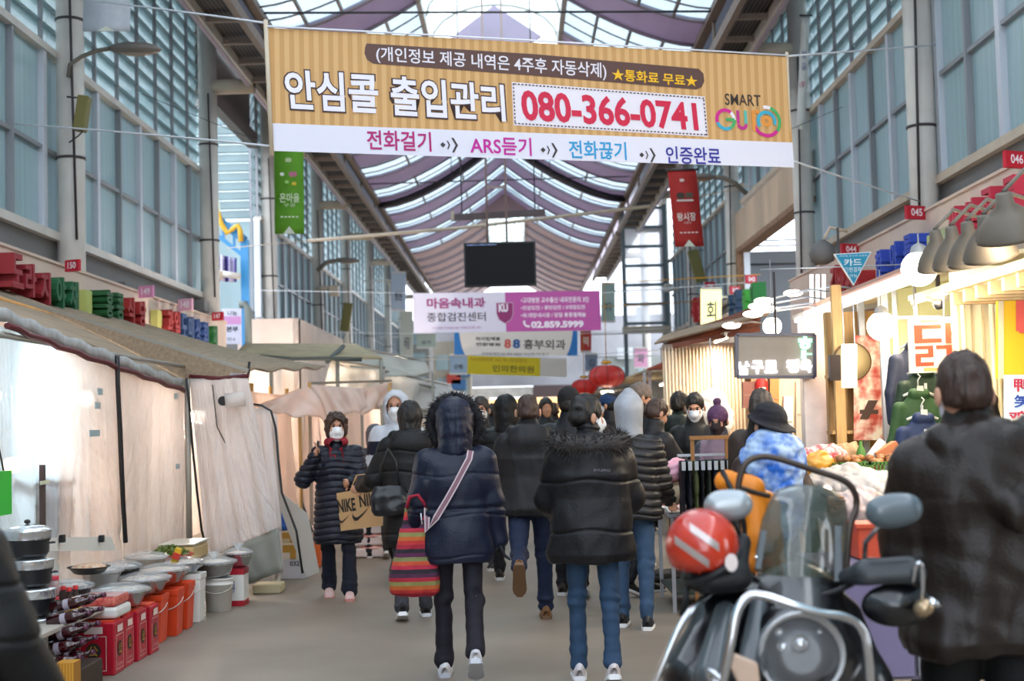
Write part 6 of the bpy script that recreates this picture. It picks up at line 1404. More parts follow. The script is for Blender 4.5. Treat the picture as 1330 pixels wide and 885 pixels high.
def bowl(lab, x, y, z, r, h, mat, fill, name='bowl', mound=.03, film_=True, cat='bowl', knot=False, fillm=None):
    t = thing(name, lab, cat, (x, y, z)); m = MB(); m.lathe((x, y, z), [(0, .003), (r * .55, .003), (r * .72, h * .2), (r * .95, h * .93), (r * 1.05, h), (r * 1.05, h + .006), (r * .97, h), (r * .9, h * .85)], 30); m.build('vessel', mat, t)
    m = MB(); n = 16
    rr = random.Random(int(x * 1000 + y * 77)); 
    m.lathe((x, y, z), [(r * .93, h * .82), (r * .8, h * .86 + mound * .4), (r * .5, h * .86 + mound * .8), (r * .2, h * .86 + mound), (.001, h * .86 + mound)], n)
    for i in range(len(m.v)): vx, vy, vz = m.v[i]; m.v[i] = (vx, vy, vz + rr.uniform(-.008, .008))
    m.build('contents', fillm or two_tone('food' + fill, fill, '#e8d8c0', 45, .5, .25, .8), t)
    if film_:
        m = MB(); m.lathe((x, y, z), [(r * 1.06, h * .9), (r * 1.06, h + .008), (r * .7, h + mound * .6 + .012), (r * .3, h + mound + .014), (.001, h + mound + .012)], 22)
        for i in range(len(m.v)): vx, vy, vz = m.v[i]; m.v[i] = (vx, vy, vz + rr.uniform(-.003, .004))
        m.build('cling_film', wrap, t)
    if knot:
        m = MB()
        for k in range(7):
            a = rr.uniform(0, 6.28); m.add([(x, y, z + h + mound * .5), (x + .05 * math.cos(a), y + .05 * math.sin(a), z + h + .09), (x + .05 * math.cos(a + .9), y + .05 * math.sin(a + .9), z + h + .08)], [(0, 1, 2)])
        m.build('bag_knot', filmc, t)
    return t
bowl('wide steel bowl wrapped in film on the first orange bucket', -2.84, 10.75, .365, .205, .12, steel, '#6a5a52'); bowl('steel bowl wrapped in film over the second and third orange buckets', -2.83, 11.30, .375, .2, .12, steel, '#9c8a74')
bowl('flat steel bowl wrapped in film on the tall white bucket', -2.83, 11.88, .405, .2, .09, steel, '#b0a898'); bowl('deep steel bowl with tied bag on the round white bucket', -2.68, 12.52, .295, .19, .14, steel, '#e0dcd0', knot=True); bowl('small steel bowl with tied bag on the printed tin', -2.56, 13.0, .335, .13, .13, steel, '#e8c8b8', knot=True)
bowl('steel bowl with greens under film on the red tins', -2.80, 10.02, .355, .19, .13, steel, '#4a5a3c'); bowl('steel bowl of dark red sauce behind the tins', -3.03, 10.35, TZ + .003, .15, .15, steel, '#5a1c18')
gch = M('green_chili', '#5f6f24', .4, vary=.2)
tb = bowl('orange-red basin heaped with green peppers', -2.96, 12.05, TZ + .003, .2, .10, M('basin_red', '#b8402a', .45), '#4c5a20', film_=False, cat='basin', name='basin', mound=.05, fillm=gch)
r4 = random.Random(3); m = MB()
for k in range(150):
    a = r4.uniform(0, 6.28); rr = .16 * math.sqrt(r4.random()); p = Vector((-2.96 + rr * math.cos(a), 12.05 + rr * math.sin(a), TZ + .10 + .06 * (1 - (rr / .16) ** 2) + r4.random() * .015)); d = Vector((r4.gauss(0, 1), r4.gauss(0, 1), r4.gauss(0, .3))).normalized() * .03; m.tube([p - d, p + Vector((0, 0, .006)), p + d], [.004, .009, .003], 5)
o = m.build('green_peppers', gch, tb); o['kind'] = 'stuff'
bowl('clear bowl of brown pickles under film behind the basins', -3.02, 11.55, TZ + .003, .17, .13, M('clear_plastic', '#b8b4ac', .15, alpha=.6), '#6c4a38'); bowl('dark bowl under film left of the brown pickles', -3.04, 10.9, TZ + .003, .15, .12, blackp, '#3c3230')
bowl('tray of orange crisps at the back of table', -3.0, 9.95, TZ + .16, .14, .05, blackp, '#c07840', film_=False, name='tray', cat='tray', mound=.03)
bowl('black bowl of wrapped dark seaweed beside the pots', -2.98, 9.5, TZ + .003, .14, .13, blackp, '#26221e')
t = thing('plastic_tub', 'long yellowish see-through tub behind the pepper basin', 'tub', (-3.0, 12.75, TZ)); m = MB(); m.bb(-3.14, -2.84, 12.45, 13.05, TZ + .003, TZ + .14); m.build('tub_body', M('tub_yellow', '#d8b878', .3, alpha=.85), t, bevel=.03); m = MB(); m.bb(-3.15, -2.83, 12.44, 13.06, TZ + .142, TZ + .16); m.build('lid', M('tub_lid', '#d8d4c4', .3), t, bevel=.01)
t = thing('carton', 'small red and yellow printed packet by the pepper basin', 'box', (-2.86, 11.75, TZ)); m = MB(); m.box((-2.82, 11.72, TZ + .1), (.05, .05, .17), Matrix.Rotation(.35, 3, 'Y')); m.build('box_body', ink('#d8b020'), t); m = MB(); m.box((-2.81, 11.7, TZ + .12), (.054, .054, .05), Matrix.Rotation(.35, 3, 'Y')); m.build('label_band', ink('#c83828'), t)
# stacked pots
lidm = M('lid_silver', '#d6dade', .18, metal=.9); potm = M('pot_black', '#1b1d22', .3)
zz = .12; t = thing('crate', 'low dark crate beneath the pot stack', 'crate', (-3.0, 8.75, 0)); m = MB(); m.bb(-3.2, -2.82, 8.55, 8.95, 0, zz); m.build('crate_body', ink('#3a3430'), t, bevel=.01)
for k in range(5):
    x = -2.94 - .018 * k; y = 8.75; r = .122 + .004 * k; t = thing('stacking_pot', ['clear-sided pot at the bottom of the lidded stack', 'second pot from the bottom of the lidded stack', 'middle pot of the lidded stack', 'second pot from top of the lidded stack', 'topmost pot with shiny silver lid and black knob'][k], 'pot', (x, y, zz))
    m = MB(); m.lathe((x, y, zz), [(0, .002), (r * .8, .002), (r * .93, .03), (r * .95, .095), (r * 1.0, .1), (r * 1.0, .108)], 30); m.build('vessel', potm, t)
    m = MB(); m.lathe((x, y, zz), [(r * 1.02, .109), (r * 1.02, .15), (r * 1.06, .155), (r * 1.04, .165), (r * .7, .172 if k < 4 else .19), (0.001, .174 if k < 4 else .2)], 30); l_ = m.build('lid', lidm, t)
    if k == 4: m = MB(); m.sphere((x, y, zz + .215), (.02, .02, .015), 8); m.build('knob', blackp, l_)
    m = MB(); m.tube([(x + r, y - .03, zz + .085), (x + r + .03, y, zz + .085), (x + r, y + .03, zz + .085)], .006, 6); m.build('handle', blackp, t); zz += .178
# tilted bottles of dark red liquid
bg = M('bottle_wine', '#32060f', .12, coat=.5); labw = ink('#a098a4')
t = thing('crate', 'low crate holding the tilted dark bottles', 'crate', (-2.75, 8.6, 0)); m = MB(); m.bb(-2.92, -2.66, 8.3, 9.1, 0, .16); m.build('crate_body', ink('#3a2a20'), t, bevel=.01)
n = 0; wds = ('lowest', 'second', 'third', 'fourth', 'fifth', 'sixth', 'seventh', 'eighth', 'ninth', 'topmost')
for row in range(5):
    for c in range(2):
        y = 8.45 + c * .2 + row * .06; z = .21 + row * .078 + .0 * c; x0 = -2.85 + .0 * row; d = Vector((.95, -.12 - .05 * c, .22)).normalized(); p = Vector((x0 + c * .02, y, z))
        t = thing('bottle', '%s dark red drink bottle of the tilted pile' % wds[n], 'bottle', tuple(p)); n += 1
        m = MB(); m.tube([p + d * s for s in (0, .005, .17, .2, .22, .25)], [.02, .035, .035, .022, .013, .013], 14); m.build('glass', bg, t)
        m = MB(); m.tube([p + d * .09, p + d * .125], .0358, 14, False); m.build('label_band', labw, t); m = MB(); m.tube([p + d * .252, p + d * .275], .0155, 10); m.build('cap', M('cap_plum', '#5a3044', .3), t)
# small sauce bottles and red lidded jars
n = 0
for i, (dx, dy) in enumerate(((0, 0), (.075, 0), (.01, .09), (.085, .1))):
    x, y, z = -2.93 + dx, 9.05 + dy, TZ; t = thing('sauce_bottle', ['front left', 'front right', 'back left', 'back right'][i] + ' small sauce bottle with red cap and yellow label', 'bottle', (x, y, z)); m = MB(); m.lathe((x, y, z), [(0, .002), (.03, .002), (.031, .09), (.014, .13), (.014, .145)], 16); m.build('glass', ink('#301a10'), t)
    m = MB(); m.lathe((x, y, z), [(.0316, .02), (.0316, .075)], 16); m.build('label_band', ink('#e0b040'), t); m = MB(); m.lathe((x, y, z), [(.017, .145), (.017, .17), (0, .171)], 14); m.build('cap', ink('#c02020'), t)
for i, (dx, dz) in enumerate(((0, 0), (0, .13), (.10, 0), (.1, .13))):
    x, y, z = -2.93 + dx - .1, 8.75 + .2, TZ + dz; t = thing('jar', ['lower left', 'upper left', 'lower right', 'upper right'][i] + ' clear jar with a rosy red screw lid', 'jar', (x, y, z)); m = MB(); m.lathe((x, y, z), [(0, .002), (.042, .002), (.045, .02), (.045, .09), (.038, .1)], 18); m.build('glass', M('jar_clear', '#c8a8a8', .1, alpha=.6), t)
    m = MB(); m.lathe((x, y, z), [(.043, .098), (.043, .122), (0, .123)], 18); m.build('lid', ink('#c42c40'), t)
t = thing('foam_tray', 'white foam tray of red kimchi sitting on the red tins', 'tray', (-2.83, 9.6, .355)); m = MB(); m.bb(-2.96, -2.66, 9.42, 9.78, .357, .43); m.build('tray_body', ink('#dcdcd6'), t, bevel=.02); m = MB(); m.bb(-2.95, -2.67, 9.43, 9.77, .432, .50); m.build('contents', two_tone('kimchi', '#b83430', '#d87868', 22), t, bevel=.02); m = MB(); m.bb(-2.965, -2.655, 9.415, 9.785, .502, .515); m.build('cling_film', wrap, t, bevel=.01)
t = thing('menu_board', 'small red board with white stroke at the bottom left', 'sign', tuple(P(47, 880, 8.2))); q = P(38, 862, 8.2); q2 = P(60, 905, 8.2); m = MB(); m.bb(q.x, q2.x, 8.2, 8.23, 0.0, q.z); m.build('board', ink('#cc2a26'), t); m = MB(); m.box(((q.x + q2.x) / 2 + .02, 8.195, q.z - .1), (.02, .004, .06)); m.build('print', ink('#f0e8e0'), t)
t = thing('carton', 'yellow ribbed box at bottom left beside red board', 'box', tuple(P(84, 880, 8.15))); q = P(72, 862, 8.15); q2 = P(96, 905, 8.15); m = MB(); m.bb(q.x, q2.x, 8.15, 8.28, 0, q.z); m.build('box_body', M('yellow_ribbed', '#c89028', .5, stripes=(0, 60, '#a87018', .4)), t)
# white signboard at the alley corner, above the left fascia
FF, w_, h_ = quad_frame(P(288, 401, 26.5), P(313, 401, 26.5), P(288, 447, 26.5)); t = thing('signboard', 'white and mauve signboard under the 147 plate at the alley corner', 'sign', tuple(FF[0]))
sheet(FF, w_, h_, 'board', ink('#c9cbe0'), t, .06); m = MB(); put_rect(m, FF, 0, w_, h_ * .55, h_ * .78, .003); m.build('print', ink('#c48cc0'), t); m = MB(); put_text(m, '나눔', FF, w_ * .3, w_ * .8, h_ * .8, h_ * .94, .01, 0, .005); put_text(m, '본부', FF, w_ * .25, w_ * .85, h_ * .34, h_ * .5, .03, 0, .005); put_text(m, '02-6', FF, w_ * .3, w_ * .7, h_ * .1, h_ * .18, 0, 0, .005); m.build('lettering', ink('#2c3048'), t)
# ================================================================ RIGHT STALLS
creamw = M('stall_cream', '#e8dcb8', .7, vary=.1, vscale=2); greenw = M('stall_pale_green', '#dfe0ac', .7, vary=.08, vscale=1.5)
woodl = M('wood_light', '#c99f66', .6, vary=.25, vscale=4, stretch=(8, 8, .6)); silv = M('silver_post', '#b8bcc4', .3, metal=.5)
def wallbox(name, lab, x0, x1, y0, y1, z0, z1, mat, cat='partition'):
    t = thing(name, lab, cat, ((x0 + x1) / 2, (y0 + y1) / 2, z0)); m = MB(); m.bb(x0, x1, y0, y1, z0, z1); m.build('panel', mat, t); return t
# flat awning with lit white edge along the butcher stall
t = thing('awning', 'flat pale awning with glowing white edge over the butcher stall at right', 'awning', (3.0, 12, 2.55))
m = MB(); m.add([(2.98, 10.1, 2.62), (4.55, 10.1, 2.82), (4.55, 14.5, 2.82), (2.98, 14.5, 2.62)], [(0, 1, 2, 3)]); solid(m.build('canvas', M('awning_cream', '#dcd4b4', .7, vary=.1, transl=.2), t), .03)
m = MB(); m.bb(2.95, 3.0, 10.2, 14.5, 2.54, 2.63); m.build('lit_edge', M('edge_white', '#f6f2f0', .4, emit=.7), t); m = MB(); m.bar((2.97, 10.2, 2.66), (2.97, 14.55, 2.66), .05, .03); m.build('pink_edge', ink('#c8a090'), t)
m = MB(); m.bar((2.98, 14.5, 2.58), (4.6, 14.5, 2.8), .05, .05); m.build('frame', silv, t)
t = thing('eave', 'slatted timber eave under the row of conical lamps', 'eave', (3.2, 8, 2.3))
for k in range(13): q = PX(1203 + k * 12, 352 + k * 2.2, 3.15); m = MB(); m.box((3.55, 9.9 - k * .26, 2.36), (1.0, .05, .09)); m.build('slat', M('eave_wood', '#c8a878', .6, vary=.2), t)
m = MB(); m.bb(3.0, 3.06, 6.5, 10.0, 2.40, 2.46); m.bb(4.0, 4.06, 6.5, 10.0, 2.40, 2.46); m.build('beam', M('eave_wood', '#c8a878', .6), t)
m = MB(); m.bb(3.9, 4.6, 6.5, 10.2, 2.42, 2.5); m.build('roof_sheet', creamw, t)
# partition walls of the clothes shop and chicken shop
t = wallbox('partition', 'pale yellow-green wall behind the hanging jackets', P(1152, 500, 12.4).x, 4.6, 12.4, 12.5, 0, 2.75, greenw)
t = thing('partition', 'cream ribbed panel wall with pipes right of the chicken sign', 'partition', (3.6, 10.1, 0)); xa, xb = P(1240, 450, 10.1).x, P(1420, 450, 10.1).x
m = MB(); m.bb(xa, xb, 10.1, 10.16, 0, 2.6); m.build('panel', creamw, t)
for x in (1243, 1252, 1290, 1296): m = MB(); q = P(x, 450, 10.05); m.tube([(q.x, 10.05, 0), (q.x, 10.05, 2.45)], .02, 8); m.build('pipe', M('pipe_cream', '#d8c8a0', .4), t)
for x in (1264, 1278): m = MB(); q = P(x, 450, 10.09); m.bb(q.x - .006, q.x + .006, 10.08, 10.1, 0, 2.5); m.build('batten', M('rib_line', '#b8a884', .6), t)
q = P(1219, 392, 11.2); t = thing('cctv_camera', 'white dome camera on the pipe above the chicken sign', 'camera', tuple(q)); m = MB(); m.lathe(q, [(.0, .05), (.1, .05), (.1, .02), (.06, 0), (0, -.0)], 18); m.build('base', whm, t); m = MB(); m.sphere(q - Vector((0, 0, .02)), (.045, .045, .045), 10); m.build('dome', blackp, t); m = MB(); m.bar(q + Vector((0, 0, .05)), (q.x, 11.2, 2.72), .03, .03, (0, 1, 0)); m.build('arm', steeld, t)
def signpx(name, lab, x0, y0, x1, y1, Y, mat, items, th=.02, cat='sign', frame_=None, hang=None):
    FF, w_, h_ = quad_frame(P(x0, y0, Y), P(x1, y0, Y), P(x0, y1, Y)); t = thing(name, lab, cat, tuple(FF[0])); sheet(FF, w_, h_, 'board', mat, t, th)
    for c, s_, a, b_, c0, d, bd in items:
        m = MB()
        if s_: put_text(m, s_, FF, a * w_, b_ * w_, c0 * h_, d * h_, bd, 0, .008)
        else: put_rect(m, FF, a * w_, b_ * w_, c0 * h_, d * h_, .004)
        m.build('lettering' if s_ else 'print', c if not isinstance(c, str) else ink(c), t)
    if frame_:
        m = MB(); o, ux, uy, nn = FF
        for p_, q_ in ((o, o + ux * w_), (o + uy * h_, o + uy * h_ + ux * w_), (o, o + uy * h_), (o + ux * w_, o + ux * w_ + uy * h_)): m.bar(p_, q_, .03, .03, (0, 1, 0) if abs((q_ - p_).z) > .1 else (0, 0, 1))
        m.build('frame', frame_, t)
    if hang: m = MB(); o, ux, uy, nn = FF; [m.tube([o + uy * h_ + ux * w_ * k, o + uy * h_ + ux * w_ * k + Vector((0, 0, hang))], .006, 5) for k in (.15, .85)]; m.build('hanger', silv, t)
    return t
def blockword(t, FF, w_, h_, rects, mat, lift=.008):
    m = MB()
    for k, (a, b_, c, d) in enumerate(rects): put_rect(m, FF, a * w_, b_ * w_, c * h_, d * h_, lift + .001 * k)
    m.build('lettering', mat, t, kind=None)
Y = 10.9; FF, w_, h_ = quad_frame(P(1179, 414, Y), P(1238, 412, Y), P(1182, 485, Y)); t = thing('chicken_sign', 'white board with big red-orange block syllable hanging by the jackets', 'sign', tuple(FF[0])); sheet(FF, w_, h_, 'board', M('board_white', '#f2e6d4', .6, emit=.12), t, .03)
rd = ink('#e0492a'); blockword(t, FF, w_, h_, [(.12, .72, .80, .87), (.12, .30, .57, .80), (.12, .72, .54, .62), (.80, .93, .52, .90), (.93, 1.0, .66, .75), (.12, .52, .43, .49), (.40, .52, .33, .43), (.12, .52, .28, .35), (.12, .24, .14, .30), (.12, .52, .12, .19), (.58, .93, .42, .49), (.80, .93, .12, .44)], rd)
m = MB(); put_rect(m, FF, w_ * .3, w_ * .7, h_ * .025, h_ * .085, .006); put_rect(m, FF, w_ * .28, w_ * .68, h_ * .92, h_ * .97, .006); m.build('print', ink('#e8b068'), t); m = MB(); m.tube([FF[0] + FF[1] * w_ * .8 + FF[2] * h_, FF[0] + FF[1] * w_ * .8 + Vector((0, 0, h_ + .2))], .006, 5); m.build('hanger', silv, t)
signpx('small_tag', 'small red tag hanging under the chicken sign', 1218, 488, 1230, 499, 10.85, ink('#c8322c'), [('#f0d8c8', '닭', .3, .7, .25, .75, .02)], .01)
Y = 9.8; t = signpx('shop_banner', 'tall yellow panel with cut-off pink-red lettering at the right edge', 1296, 374, 1400, 492, Y, M('panel_yellow', '#f2c322', .5), [('#e4d9b4', '', 0, 1, .95, 1, 0), ('#e4d9b4', '', 0, .07, 0, 1, 0)], .04)
FF, w_, h_ = quad_frame(P(1296, 374, Y), P(1400, 374, Y), P(1296, 492, Y)); blockword(t, FF, w_, h_, [(.22, .36, .52, .90), (.26, .8, .50, .60), (.22, .8, .80, .90), (.36, .9, .33, .42), (.40, .52, .06, .28)], ink('#e8645a'))
t = signpx('price_board', 'pale blue board with Chinese characters at the right edge', 1305, 487, 1375, 556, 9.6, M('board_paleblue', '#cfe4ee', .5, emit=.1), [('#c03048', '鸭', .16, .5, .68, .94, .02), ('#2c48a8', '笑', .16, .5, .38, .62, .02), ('#c03048', '鸡', .06, .42, .08, .32, .02)], .02)
Y = 13.4; t = thing('triangle_sign', 'blue inverted triangle sign about card payment', 'sign', tuple(P(1107, 345, Y))); tri = [P(1083, 330, Y), P(1132, 327, Y), P(1109, 371, Y)]; m = MB(); m.poly(tri, .03, (0, 1, 0)); m.build('board', ink('#e4e8ec'), t)
FF = (P(1083, 371, Y), Vector((1, 0, 0)), Vector((0, 0, 1)), Vector((0, -1, 0))); c = (tri[0] + tri[1] + tri[2]) / 3; m = MB(); m.add([c + (p - c) * .91 - Vector((0, .006, 0)) for p in tri], [(0, 1, 2)]); m.build('blue_face', ink('#1c93b8'), t)
m = MB(); tpx(m, '카드', FF, (1096, 346), (1119, 336), .02, .01); tpx(m, '간편결제', FF, (1097, 354), (1118, 347), 0, .01); tpx(m, '모바일 온누리 상품권', FF, (1090, 334), (1126, 331), 0, .01); tpx(m, '가능', FF, (1103, 361), (1113, 356), 0, .01); m.build('lettering', ink('#e8f2f6'), t); m = MB(); m.bar(tri[0] + Vector((.05, .02, 0)), tri[0] + Vector((.05, .02, .25)), .02, .02, (0, 1, 0)); m.build('hanger', steeld, t)
# jackets on hangers
def hung_jacket(lab, px, py, Y, col, w=.44, h=.62):
    q = P(px, py, Y); t = thing('hanging_jacket', lab, 'jacket', tuple(q), 'jackets hanging by the chicken sign')
    F = Field((-.4, -.2, -.75), (.4, .2, .1), .009); F.loft([(-h, 0, 0, w * .42, .07), (-h * .5, 0, 0, w * .40, .065), (-.14, 0, 0, w * .40, .06), (-.06, 0, 0, w * .30, .05), (0, 0, 0, .08, .04)], k=.02)
    for s in (-1, 1): F.cone((s * w * .36, 0, -.10), (s * w * .47, 0, -.36), .055, .05, .02); F.cone((s * w * .47, 0, -.36), (s * w * .47, -.02, -h + .03), .05, .045, .02)
    F.cone((-.04, -.02, .01), (.04, -.02, .01), .045, .045, .01)
    sdf_obj('jacket_body', F, cloth_mat('garment_' + col, col), t, 1, disp=lambda V: .006 * rnoise(V * [1, 1, .4], 26, px))
    m = MB(); m.tube([(-.12, 0, .0), (0, 0, .05), (.12, 0, 0)], .012, 6); m.tube([(0, 0, .05), (0, 0, .12), (.02, 0, .15), (.0, 0, .17)], .006, 5); m.box((0, -.055, .04), (.05, .004, .07)); m.build('hanger', ink('#d8dcd8'), t, local=True); m = MB(); m.box((0, -.075, -.12), (.022, .004, .09)); m.build('price_tag', ink('#e0e4ea'), t, local=True)
for lab, x, y, Yy, c in (('uppermost dark navy jacket on a hanger', 1188, 452, 11.5, '#3a4258'), ('dark green jacket second from top', 1198, 486, 11.3, '#34503c'), ('brighter green jacket third from the top', 1193, 514, 11.15, '#3c6038'), ('navy jacket lowest of the hanging four', 1198, 545, 11.0, '#2c3e68')): hung_jacket(lab, x, y, Yy, c)
t = thing('garment_rack', 'vertical chain and rail holding four jackets', 'rack', tuple(P(1198, 430, 11.6))); m = MB(); q = P(1190, 430, 11.62); m.tube([(q.x, 11.62, 0.4), (q.x, 11.62, 2.68)], .015, 6); m.bar((q.x - .3, 11.62, 2.35), (q.x + .4, 11.62, 2.35), .02, .02); m.build('rail', silv, t)
q = P(1278, 497, 10.05); t = thing('hanging_garment', 'thin black garment hanging on the cream panel wall', 'clothing', tuple(q)); F = Field((-.25, -.1, -.5), (.25, .1, .1), .01); F.cone((-.05, 0, 0), (.02, 0, -.12), .05, .06, .03); F.cone((.02, 0, -.12), (.05, 0, -.38), .06, .03, .03); F.cone((.03, 0, -.1), (.12, 0, -.36), .03, .022, .02); F.cone((-.05, 0, .02), (-.12, 0, .06), .03, .02, .02); sdf_obj('cloth', F, ink('#231c1a'), t, 1, disp=lambda V: .01 * rnoise(V, 40, 1))
# posts
for x, Y, r, c, lab in ((1058, 13.2, .12, M('post_white', '#f0e6e4', .4, vary=.1), 'thick white post between the LED sign and the butcher stall'), (1151, 12.1, .04, silv, 'silver post left of the hanging jackets'), (1166, 12.0, .02, silv, 'thin steel post beside the silver one'), (1090, 12.6, .045, woodl, 'wooden post behind the round disc'), (1122, 12.7, .03, silv, 'narrow metal post beside the meat poster')):
    q = P(x, 500, Y); t = thing('post', lab, 'post', (q.x, Y, 0)); m = MB(); m.bb(q.x - r, q.x + r, Y - r * .7, Y + r * .7, 0, 2.72 if Y < 13 else 2.5); m.build('shaft', c, t, bevel=.006)
    m = MB(); m.bb(q.x - r * 1.1, q.x + r * 1.1, Y - r * .8, Y + r * .8, 0, .05); m.build('base', steeld, t)
t = wallbox('shelf_unit', 'warm wooden shelving wall behind the butcher counter', P(1074, 500, 12.9).x, 3.3, 12.85, 12.95, 0, 2.5, woodl, 'shelf'); m = MB(); [m.bb(P(1076, 500, 12.7).x, 3.2, 12.6, 12.85, z, z + .03) for z in (.9, 1.4, 1.9)]; m.build('shelf', woodl, t)
FF, w_, h_ = quad_frame(P(1109, 436, 12.55), P(1146, 436, 12.55), P(1109, 572, 12.55)); t = thing('poster', 'tall poster of red meat cuts behind the butcher stall', 'poster', tuple(FF[0])); sheet(FF, w_, h_, 'print', two_tone('meat_print', '#b84434', '#f0e0c8', 8, .5, .12, c3='#dc9c88'), t, .01); m = MB(); put_rect(m, FF, w_ * .2, w_ * .85, h_ * .25, h_ * .29, .004); m.add([FF[0] + FF[1] * w_ * a + FF[2] * h_ * b_ + FF[3] * .006 for a, b_ in ((.2, .2), (.5, .38), (.85, .38), (.5, .2))], [(0, 1, 2, 3)]); m.build('dark_shape', ink('#4c3428'), t)
q = P(1106, 470, 12.56); t = thing('round_disc', 'round straw coloured disc behind a white paper sheet', 'decoration', tuple(q)); m = MB(); m.lathe(q, [(0, .0), (.16, .0), (.168, .02), (0, .04)], 28, Matrix.Rotation(PI / 2, 3, 'X')); m.build('disc', ink('#c8b080'), t); m = MB(); m.lathe(q, [(.16, -.01), (.17, -.01), (.17, .03), (.16, .03)], 28, Matrix.Rotation(PI / 2, 3, 'X')); m.build('rim', ink('#6c4c2c'), t)
m = MB(); q2 = P(1084, 478, 12.35); m.box(q2, (.09, .08, .22)); m.build('bracket', ink('#3a2a20'), t)
signpx('paper_sheet', 'bright white paper sheet hanging in front of the round disc', 1093, 447, 1113, 504, 12.1, M('paper_white', '#fbf6ee', .6, emit=.3), [('#d8d0c8', '', .1, .9, .97, .98, 0)], .004, 'sheet', None, .35)  # emission stands in for the light falling on the paper
# LED sign
Y = 13.0; t = signpx('led_sign', 'dark LED sign box with white scrolling syllables and a green one', 957, 435, 1058, 490, Y, M('led_panel', '#8f877c', .5, vary=.2, vscale=3), [], .16, 'sign', M('led_frame', '#4a4a5c', .4))
FF, w_, h_ = quad_frame(P(957, 435, Y), P(1058, 435, Y), P(957, 490, Y)); lw = M('led_white', '#eef0ff', .5, emit=3.2); lg = M('led_green', '#80f0c0', .5, emit=1.6)
for s_, a, c, mt in (('남', (959, 487), (973, 470), lw), ('구', (976, 486), (991, 469), lw), ('로', (993, 485), (1009, 469), lw), ('정', (1021, 485), (1037, 468), lw), ('육', (1039, 485), (1054, 468), lw), ('ㅎ', (1036, 455), (1054, 438), lg), ('ㅏ', (1040, 467), (1054, 456), lg)):
    m = MB(); tpx(m, s_, FF, a, c, .05, .012); m.build('lettering', mt, t)
m = MB(); q = P(1010, 435, Y); m.tube([(q.x, Y + .08, q.z), (q.x, Y + .08, 2.9)], .012, 5); m.build('hanger', steeld, t)
# ribbed curtain wall and interior beyond
t = thing('ribbed_curtain', 'bright cream ribbed curtain wall behind the green coat', 'curtain', tuple(P(915, 560, 17.2))); x0, x1 = P(862, 500, 17.2).x, P(967, 500, 17.2).x; zt_ = P(900, 450, 17.2).z
m = MB(); m.grid(lambda u, v: (x0 + (x1 - x0) * u, 17.2 + .03 * math.sin(u * 46 * PI), zt_ * (1 - v)), 184, 1, True); solid(m.build('cloth', M('curtain_cream', '#e6d4bc', .6), t), .01); m = MB(); m.bar((x0, 17.2, zt_), (x1, 17.2, zt_), .06, .06); m.build('rail', rustb, t); m = MB(); m.bb(x0, x1, 17.12, 17.16, 1.28, 1.34); m.build('yellow_band', ink('#d8b830'), t)
t = wallbox('partition', 'wooden door panel right of the ribbed curtain', x1, P(975, 500, 16.6).x + .25, 16.6, 16.7, 0, 2.5, woodl)
t = wallbox('partition', 'warm lit back wall behind the LED sign', 2.6, 4.6, 15.6, 15.7, 0, 2.45, M('stall_peach', '#e6c8a4', .7, vary=.25, vscale=2.2))
for i, (x0_, x1_, y0_, y1_, c, lab) in enumerate(((1000, 1012, 490, 545, '#e08850', 'orange vertical strip panel behind the shop'), (1018, 1030, 515, 580, '#eef0f4', 'white tall paper board behind the shop'), (1034, 1052, 496, 580, '#c9c0b0', 'stacked pale cartons on the shop shelf'), (965, 980, 496, 530, '#8c5a50', 'brown hanging goods under the LED sign'))):
    signpx('panel_board', lab, x0_, y0_, x1_, y1_, 15.5, ink(c), [('#a89878', '', .1, .9, .48, .5, 0)], .08, 'board')
q = P(989, 507, 15.5); t = thing('fire_extinguisher', 'red fire extinguisher hanging under the LED sign', 'extinguisher', tuple(q)); m = MB(); m.lathe(q, [(0, -.16), (.065, -.16), (.07, -.13), (.07, .08), (.04, .13), (.02, .15), (.02, .19)], 18); m.build('tank', ink('#b8201c'), t); m = MB(); m.box(q + Vector((0, 0, .2)), (.08, .02, .02)); m.tube([q + Vector((.03, 0, .18)), q + Vector((.09, 0, .1)), q + Vector((.08, 0, -.05))], .008, 5); m.build('handle', blackp, t)
m = MB(); m.box(q + Vector((0, -.072, -.02)), (.07, .004, .1)); m.build('label', ink('#e8e0d0'), t)
t = thing('black_apron', 'black apron hanging right under the green lit syllable', 'clothing', tuple(P(1042, 520, 15.55))); m = MB(); m.grid(lambda u, v: P(1034 + 14 * u, 502 + 38 * v, 15.55) + Vector((0, .02 * math.sin(u * 9), 0)), 10, 6); solid(m.build('cloth', ink('#14161c'), t), .01)
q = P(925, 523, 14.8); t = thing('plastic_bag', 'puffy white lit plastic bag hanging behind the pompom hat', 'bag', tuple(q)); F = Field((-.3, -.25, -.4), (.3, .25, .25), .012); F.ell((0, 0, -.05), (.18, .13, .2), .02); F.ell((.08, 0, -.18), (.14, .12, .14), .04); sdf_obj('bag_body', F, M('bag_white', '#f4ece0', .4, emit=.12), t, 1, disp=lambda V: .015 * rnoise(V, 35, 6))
m = MB(); m.tube([(q.x, q.y, q.z + .1), (q.x, q.y, 2.4)], .006, 4); m.build('string', silv, t)
